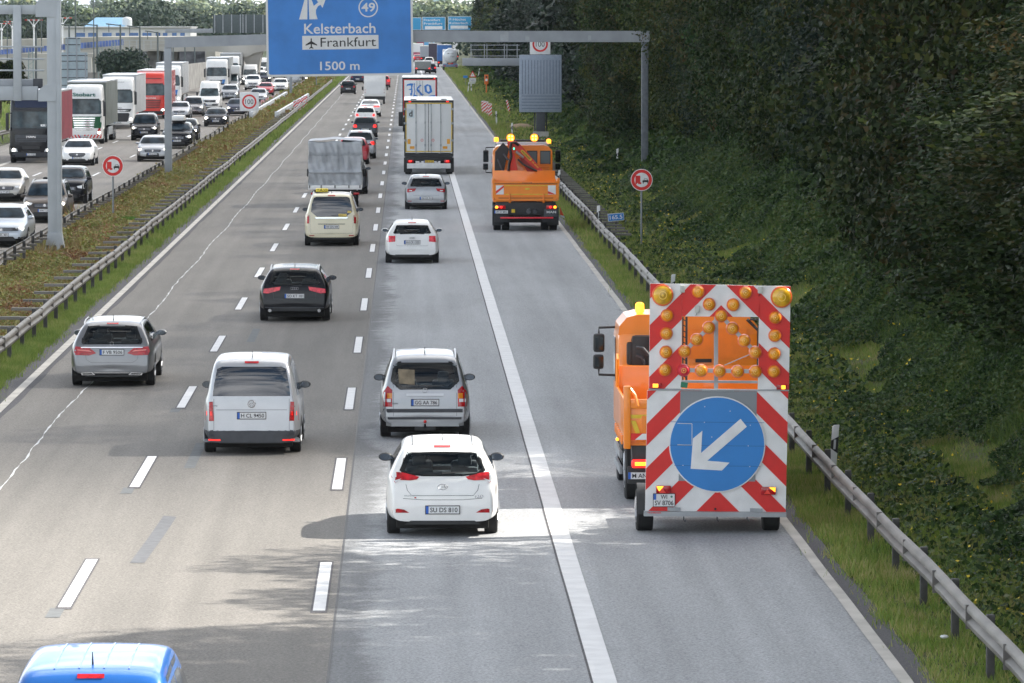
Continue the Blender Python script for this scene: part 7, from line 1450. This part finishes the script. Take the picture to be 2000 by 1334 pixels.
q = MB(); q.tube([(-1.27, 3.2, 1.75), (-1.27, 3.2, 2.25), (-1.27, 3.05, 2.32), (-1.27, 2.9, 2.25), (-1.27, 2.9, 1.75)], .025, 7); q.obj('hand_rail', ORANGE, t); q = MB(); q.tube([(-1.05, -.05, 1.66), (-1.10, -.03, 1.85), (-1.2, .02, 1.98)], .025, 6); q.obj('tailboard_arm', ORANGE, t)
q = MB(); q.box(-1.15, 1.15, .05, .4, .62, 1.0, 0, .03); q.box(-.5, .5, .3, 5.6, .5, 1.0, 0, .03); q.box(-1.22, -.72, .02, .08, .36, .66, 0, .03); q.obj('chassis', BLACK, t)
for sg in (-1, 1):
    q = MB(); q.box(sg*.95-.2, sg*.95+.2, -.02, .05, .63, .77, 0, .03); l_ = q.obj('tail_light', REDON, t); q = MB(); q.box(sg*.98-.12, sg*.98+.10, -.03, -.021, .67, .73, 0, .01); q.obj('lit_indicator', AMBON, l_)
    wheel(t, sg*1.22, 1.2, .5, .33, sg); wheel(t, sg*1.2, 4.7, .5, .3, sg); q = MB(); q.box(sg*1.05-.21, sg*1.05+.21, .3, 1.9, .95, 1.0, 0, .02); q.obj('mudguard', BLACK, t)
plate(t, None, -.95, .50, 'M AN 860', 'rear', yd=.03)
q = MB(); q.box(-1.27, -1.22, 2.0, 4.2, .35, .47); q.box(-1.27, -1.22, 2.0, 4.2, .62, .74); q.obj('side_guard', GALV, t); q = MB(); q.box(-1.24, -.85, 2.2, 3.0, .5, .95, 0, .08); q.obj('fuel_tank', BLACK, t)
q = MB(); q.ell((-1.30, 2.2, .93), (.03, .03, .03), 8, 5); q.obj('side_marker', AMBON, t)
c = orange_cab(t, 3.75, 5.6, 2.97, cx=.0, W=2.46); q = MB(); q.box(-1.0, -.62, 3.58, 3.76, 2.05, 2.62, 0, .08); q.box(-1.08, -.95, 3.6, 3.76, 2.1, 2.5, 0, .05); q.obj('air_intake', BLACK, c); q = MB(); q.tube([(-.92, 3.57, 2.42), (-.80, 3.56, 2.40), (-.70, 3.57, 2.28)], .03, 6); q.tube([(-.92, 3.57, 2.28), (-.82, 3.56, 2.24), (-.76, 3.57, 2.12)], .03, 6); q.obj('intake_rib', DGREY, c)
q = MB(); q.box(-.16, .42, 3.735, 3.75, 2.2, 2.72, 0, .0); q.box(.52, 1.02, 3.735, 3.75, 2.2, 2.72); q.obj('pressed_panel', OD, c); q = MB(); q.box(.12, .4, 3.72, 3.734, 2.14, 2.2, 0, .0); q.obj('handle', BLACK, c)
q = MB(); q.lathe([(2.94, .06), (2.98, .06), (2.985, .08), (3.13, .075), (3.16, .04)], (-.83, 4.2, 0), 'z', 16); q.obj('beacon', mat('beacon_bright', (1., .36, .02), .3, emit=1.7), t)
mir_arm(t, -1, -1.50, 5.3, 1.92, 2.55, .20); mir_arm(t, 1, 1.55, 5.3, 1.92, 2.55, .20)
q = MB(); q.tube([(1.0, 3.5, 2.9), (1.2, 3.5, 2.7), (1.2, 3.5, 2.1)], .03, 6); q.tube([(1.05, 3.5, 2.9), (1.45, 3.4, 2.9), (1.45, 3.4, 2.1)], .02, 6); q.obj('exhaust_stack', BLACK, t)
# ------------------------------------------------------------------ warning board trailer
g = G(1389, 1036); Y_ = g.y-.55; s_ = FPX/Y_; OX = (1404-793)/FPX*Y_
t = thing('warning_trailer', 'tall red and white striped warning board trailer with amber lamps and blue arrow sign', 'trailer', (OX, Y_, 0))
k_ = 1/2.517/s_; c_x = 642.
def bx_(a): return (a-c_x)*k_
def bz_(b): return CAMH-(530+b/2.517-42)/s_
def clip(poly, a, b, c_):       # keep a*x+b*y<=c
    out_ = []
    for i, p in enumerate(poly):
        q_ = poly[(i+1) % len(poly)]; f = a*p[0]+b*p[1]-c_; g_ = a*q_[0]+b*q_[1]-c_
        if f <= 0: out_.append(p)
        if f*g_ < 0: w_ = f/(f-g_); out_.append((p[0]+(q_[0]-p[0])*w_, p[1]+(q_[1]-p[1])*w_))
    return out_
bd = bpy.data.objects.new('board', None)
q = MB()
P_ = lambda l_: [(bx_(a), bz_(b)) for a, b in l_]
def ex(q, pts, y0, y1): q.prism(P_(pts), 'y', y0, y1)
up = [[(305, 60), (462, 62), (460, 580), (300, 578)], [(845, 72), (998, 74), (991, 585), (838, 583)], [(462, 62), (845, 72), (845, 226), (462, 222)]]
for p in up: ex(q, p, 0, .05)
ub = q.obj('upper_board', WHITEP, t, smooth=False)
q = MB(); ex(q, [(292, 588), (988, 592), (977, 1192), (282, 1186)], 0, .06); lb = q.obj('lower_board', WHITEP, t, smooth=False)
def bands(par, rects, xm, bl_, slopeflip=1):
    q = MB()
    for rc in rects:
        for side in (0, 1):
            half = clip(rc, 1, 0, xm) if side == 0 else clip(rc, -1, 0, -xm)
            if len(half) < 3: continue
            for a, b in bl_:
                if side == 0: p = clip(clip(half, 1, 1, b), -1, -1, -a)
                else: p = clip(clip(half, -1, 1, b-2*xm), 1, -1, -(a-2*xm))
                if len(p) >= 3 and max(u for u, v in p)-min(u for u, v in p) > 3: ex(q, p, -.006, -.001)
    q.obj('red_bands', REDF, par, smooth=False)
bands(ub, up, 655, [(200, 438), (568, 698), (822, 955)])
bands(lb, [[(292, 588), (988, 592), (977, 1192), (282, 1186)]], 640, [(800, 925), (1042, 1150), (1260, 1366), (1482, 1588), (1722, 1900)])
q = MB(); ex(q, [(455, 590), (833, 592), (826, 1040), (447, 1036)], -.010, -.0065); q.obj('grey_field', mat('board_grey', (.24, .26, .28), .5), lb, smooth=False)
q = MB(); q.prism(circ(bx_(637), bz_(855), 238*k_, 56), 'y', -.03, -.011); dk = q.obj('white_disc', WHITEP, lb, ang=20); q = MB(); q.prism(circ(bx_(637), bz_(855), 232*k_, 56), 'y', -.036, -.031); q.obj('blue_disc', mat('sign_blue_bright', (.025, .22, .60), .35, var=.04, vs=2), dk, ang=20)
q = MB(); ex(q, [(752, 728), (783, 767), (588, 935), (698, 945), (660, 984), (506, 975), (517, 825), (563, 787), (557, 897)], -.042, -.037); q.obj('white_arrow', WHITEP, dk, smooth=False)
BLD = mat('disc_seam', (.012, .12, .34), .5)
q = MB()
for a, b, c_, d_ in ((440, 750, 512, 752), (512, 752, 512, 856), (440, 856, 512, 858)): q.prism(P_(stripe([(a, b), (c_, d_)], 3)), 'y', -.0385, -.037)
q.obj('hatch_outline', SW, dk, smooth=False)
q = MB(); [q.prism(P_(stripe([(xa, b), (xb, b+6)], 2.2)), 'y', -.0385, -.0368) for xa, xb, b in ((408, 868, 742), (402, 872, 858), (425, 850, 958))]; q.obj('disc_seams', BLD, dk, smooth=False)
q = MB(); [q.cyl((bx_(a), -.04, bz_(b)), (bx_(a), -.0365, bz_(b)), .008, n=6) for a, b in ((575, 668), (700, 690), (573, 745), (468, 958), (798, 965), (610, 818), (800, 760), (790, 862))]; q.obj('rivets', SW, dk)
q = MB(); [q.box(bx_(a), bx_(a+22), -.012, -.0, bz_(b+3), bz_(b)) for a, b in ((445, 857), (485, 857), (775, 862), (815, 862))]; q.obj('disc_hinge', GALV, dk)
q = MB(); ex(q, [(300, 579), (992, 586), (992, 592), (299, 586)], -.02, .06); ex(q, [(458, 540), (838, 544), (838, 556), (458, 552)], .1, .14); q.obj('cross_rail', GALV, t)
def lamp(a, b, r_, m_):
    q = MB(); x_, z_, rr_ = bx_(a), bz_(b), r_*k_
    q.lathe([(-.005, rr_*1.1), (-.04, rr_*1.08), (-.055, rr_)], (x_, 0, z_), 'y', 26); h = q.obj('warning_lamp', mat('lamp_rim_orange' if m_ is None else 'lamp_rim_red', (.78, .13, .015) if m_ is None else (.6, .02, .04), .3, 0, .4), t)
    q = MB(); q.lathe([(-.056, rr_*.93), (-.075, rr_*.80), (-.088, rr_*.5), (-.092, .002)], (x_, 0, z_), 'y', 26); q.obj('lens', (LENSB if r_ > 40 else LENS) if m_ is None else m_, h)
    q = MB(); ring_mb(q, x_, -.0915, z_, rr_*.42, rr_*.34, 20); q.ell((x_, -.088, z_), (rr_*.14, .012, rr_*.14), 8, 5); q.obj('reflector', mat('painted_lens_glint', (.95, .62, .10), .3), h, smooth=False)  # bright ring and dot paint a glint on the lens
LENS = mat('amber_lens_warm', (.82, .29, .012), .22, 0, .5, var=.25, vs=9); LENSB = mat('amber_lens_big', (.72, .40, .02), .22, 0, .5, var=.3, vs=7)
for a, b, r_ in ((366, 117, 49), (952, 127, 49)): lamp(a, b, r_, None)
for a, b in ((541, 100), (775, 105), (596, 162), (714, 165), (388, 217), (922, 228), (655, 220), (594, 278), (711, 282), (385, 306), (920, 317), (535, 337), (769, 342), (383, 398), (918, 407), (475, 395), (824, 400), (379, 486), (916, 494), (557, 490), (647, 492), (737, 494), (825, 495)): lamp(a, b, 29.5, None)
lamp(470, 488, 29.5, mat('lamp_red_cover', (.62, .02, .04), .4))
q = MB()
for l_ in ([(655, 220), (475, 395)], [(655, 220), (824, 400)], [(470, 488), (825, 495)]): q.prism(P_(stripe(l_, 20)), 'y', .0, .03)
q.prism(P_(stripe([(824, 400), (672, 465)], 4)), 'y', .03, .04); q.obj('lamp_carrier', mat('alu_bar', (.42, .43, .45), .4, .5), t)
for a, b, fl_ in ((338, 563, 0), (953, 572, 1)): q = MB(); q.box(bx_(a-24), bx_(a+24), -.05, -.007, bz_(b+12), bz_(b-12), 0, .01); h = q.obj('marker_lamp', REDL, t); q = MB(); q.box(bx_(a+(0 if fl_ else -20)), bx_(a+(20 if fl_ else 6)), -.056, -.0505, bz_(b+9), bz_(b-9)); q.obj('lit_part', AMBON, h)
for a, b in ((463, 86), (847, 91), (537, 186)):
    q = MB(); q.box(bx_(a-12), bx_(a+12), -.06, -.007, bz_(b+18), bz_(b-18), 0, .012); h = q.obj('sensor_box', mat('sensor_grey', (.55, .56, .52), .5), t); q = MB(); q.tube([(bx_(a-4), -.03, bz_(b+18)), (bx_(a-2), -.03, bz_(b+26)), (bx_(a-8), -.012, bz_(b+31))], .004, 5); q.obj('cable', BLACK, h)
q = MB(); ex(q, [(458, 545), (492, 550), (488, 576), (455, 572)], -.03, -.02); q.obj('green_tag', mat('green_tag', (.03, .2, .11), .6), t)
for sg, a, b in ((-1, 372, 1078), (1, 890, 1085)):
    q = MB(); q.box(bx_(a-37), bx_(a+37), -.06, -.007, bz_(b+20), bz_(b-20), 0, .02); h = q.obj('tail_light', REDL, t)
    q = MB(); ex(q, [(a+4 if sg > 0 else a-35, b-17), (a+35 if sg > 0 else a-4, b-17), (a+33 if sg > 0 else a-20, b+6)] if sg > 0 else [(a-35, b-17), (a+0, b-17), (a-22, b+8)], -.066, -.061); q.obj('lit_part', AMBON, h, smooth=False); q = MB(); ex(q, [(a-22, b+16), (a+12, b+16), (a-5, b-8)], -.068, -.061); q.obj('triangle_reflector', mat('reflector_red_bright', (.85, .05, .03), .3), h, smooth=False)
q = MB(); q.box(bx_(320), bx_(430), -.035, -.007, bz_(1164), bz_(1097), 0, .01); h = q.obj('number_plate', BLACK, t); q = MB(); q.box(bx_(323), bx_(427), -.04, -.036, bz_(1161), bz_(1100)); q.obj('plate_face', PLATEW, h); q = MB(); q.box(bx_(323), bx_(336), -.043, -.0405, bz_(1128), bz_(1100)); q.obj('blue_strip', PLATEB, h)
text('WI', bx_(374), -.044, bz_(1114), 32*k_, 21*k_, INK, h, name='registration'); text('SV 8706', bx_(375), -.044, bz_(1144), 92*k_, 24*k_, INK, h, name='registration')
q = MB(); q.cyl((bx_(412), -.044, bz_(1113)), (bx_(412), -.041, bz_(1113)), .018, n=10); q.obj('seal', mat('seal_green', (.05, .25, .15), .5), h)
q = MB(); ex(q, [(276, 1184), (978, 1191), (977, 1214), (275, 1207)], -.12, .05); rl = q.obj('bumper_rail', GALV, t, ang=20); q = MB(); ex(q, [(392, 1166), (456, 1168), (456, 1184), (392, 1183)], -.03, -.008); ex(q, [(800, 1172), (862, 1174), (862, 1190), (800, 1188)], -.03, -.008); q.obj('latch_plate', GALV, rl)
text('TREMESER', bx_(325), -.125, bz_(1190), 70*k_, 8*k_, REDF, rl, bold=.01); q = MB(); q.ell((bx_(628), -.03, bz_(1175)), (.02, .03, .02), 8, 5); q.obj('rubber_stop', BLACK, rl)
for a in (472, 637, 785): q = MB(); q.tube([(bx_(a), -.05, bz_(1208)), (bx_(a), -.06, bz_(1228)), (bx_(a+6), -.06, bz_(1236)), (bx_(a+10), -.06, bz_(1226))], .01, 6); q.obj('hook', DGREY, rl)
for sg, x_ in ((-1, bx_(245)), (1, bx_(955))):
    wheel(t, x_, .55, .34, .26, sg); q = MB(); pts = [(.55+.42*math.cos(a), .34+.42*math.sin(a)) for a in np.linspace(-.1, math.pi+.1, 12)]; q.prism([(u, v) for u, v in pts]+[(.55+.40*math.cos(a), .34+.40*math.sin(a)) for a in np.linspace(math.pi+.1, -.1, 12)], 'x', x_-sg*.01, x_-sg*.31); q.obj('mudguard', BLACK, t)
q = MB(); q.box(-1.0, 1.0, .1, 2.6, .42, .6, 0, .03); q.box(-.06, .06, 2.6, 3.6, .5, .6); q.cyl((-1.1, .55, .34), (1.1, .55, .34), .05); q.box(-.06, .0, .06, .14, .6, 3.7); q.box(-.9, -.8, .06, .16, .6, 3.8); q.box(.85, .95, .06, .16, .6, 3.8); q.obj('frame', GALV, t)
q = MB(); q.cyl((bx_(470), .2, bz_(560)), (bx_(470), .2, bz_(228)), .012); q.cyl((bx_(488), .2, bz_(560)), (bx_(488), .2, bz_(228)), .018); [q.cyl((bx_(470), .2, bz_(240+i*28)), (bx_(488), .2, bz_(250+i*28)), .008, n=5) for i in range(11)]; q.obj('cable_ladder', BLACK, t)
HAZE = .000035
# ================================================================== haze
mb = MB(); mb.box(-3000, 3000, -60, 8000, -1.2, 260); m = bpy.data.materials.new('haze_air'); m.use_nodes = True; n = m.node_tree.nodes; n.clear()
o_ = n.new('ShaderNodeOutputMaterial'); v_ = n.new('ShaderNodeVolumePrincipled'); v_.inputs['Color'].default_value = (.80, .89, 1, 1); v_.inputs['Density'].default_value = HAZE; v_.inputs['Anisotropy'].default_value = .2
m.node_tree.links.new(v_.outputs[0], o_.inputs['Volume']); hz = mb.obj('haze', m, smooth=False); hz['kind'] = 'stuff'; hz['label'] = 'thin bluish air haze over the distance'; hz['category'] = 'haze'
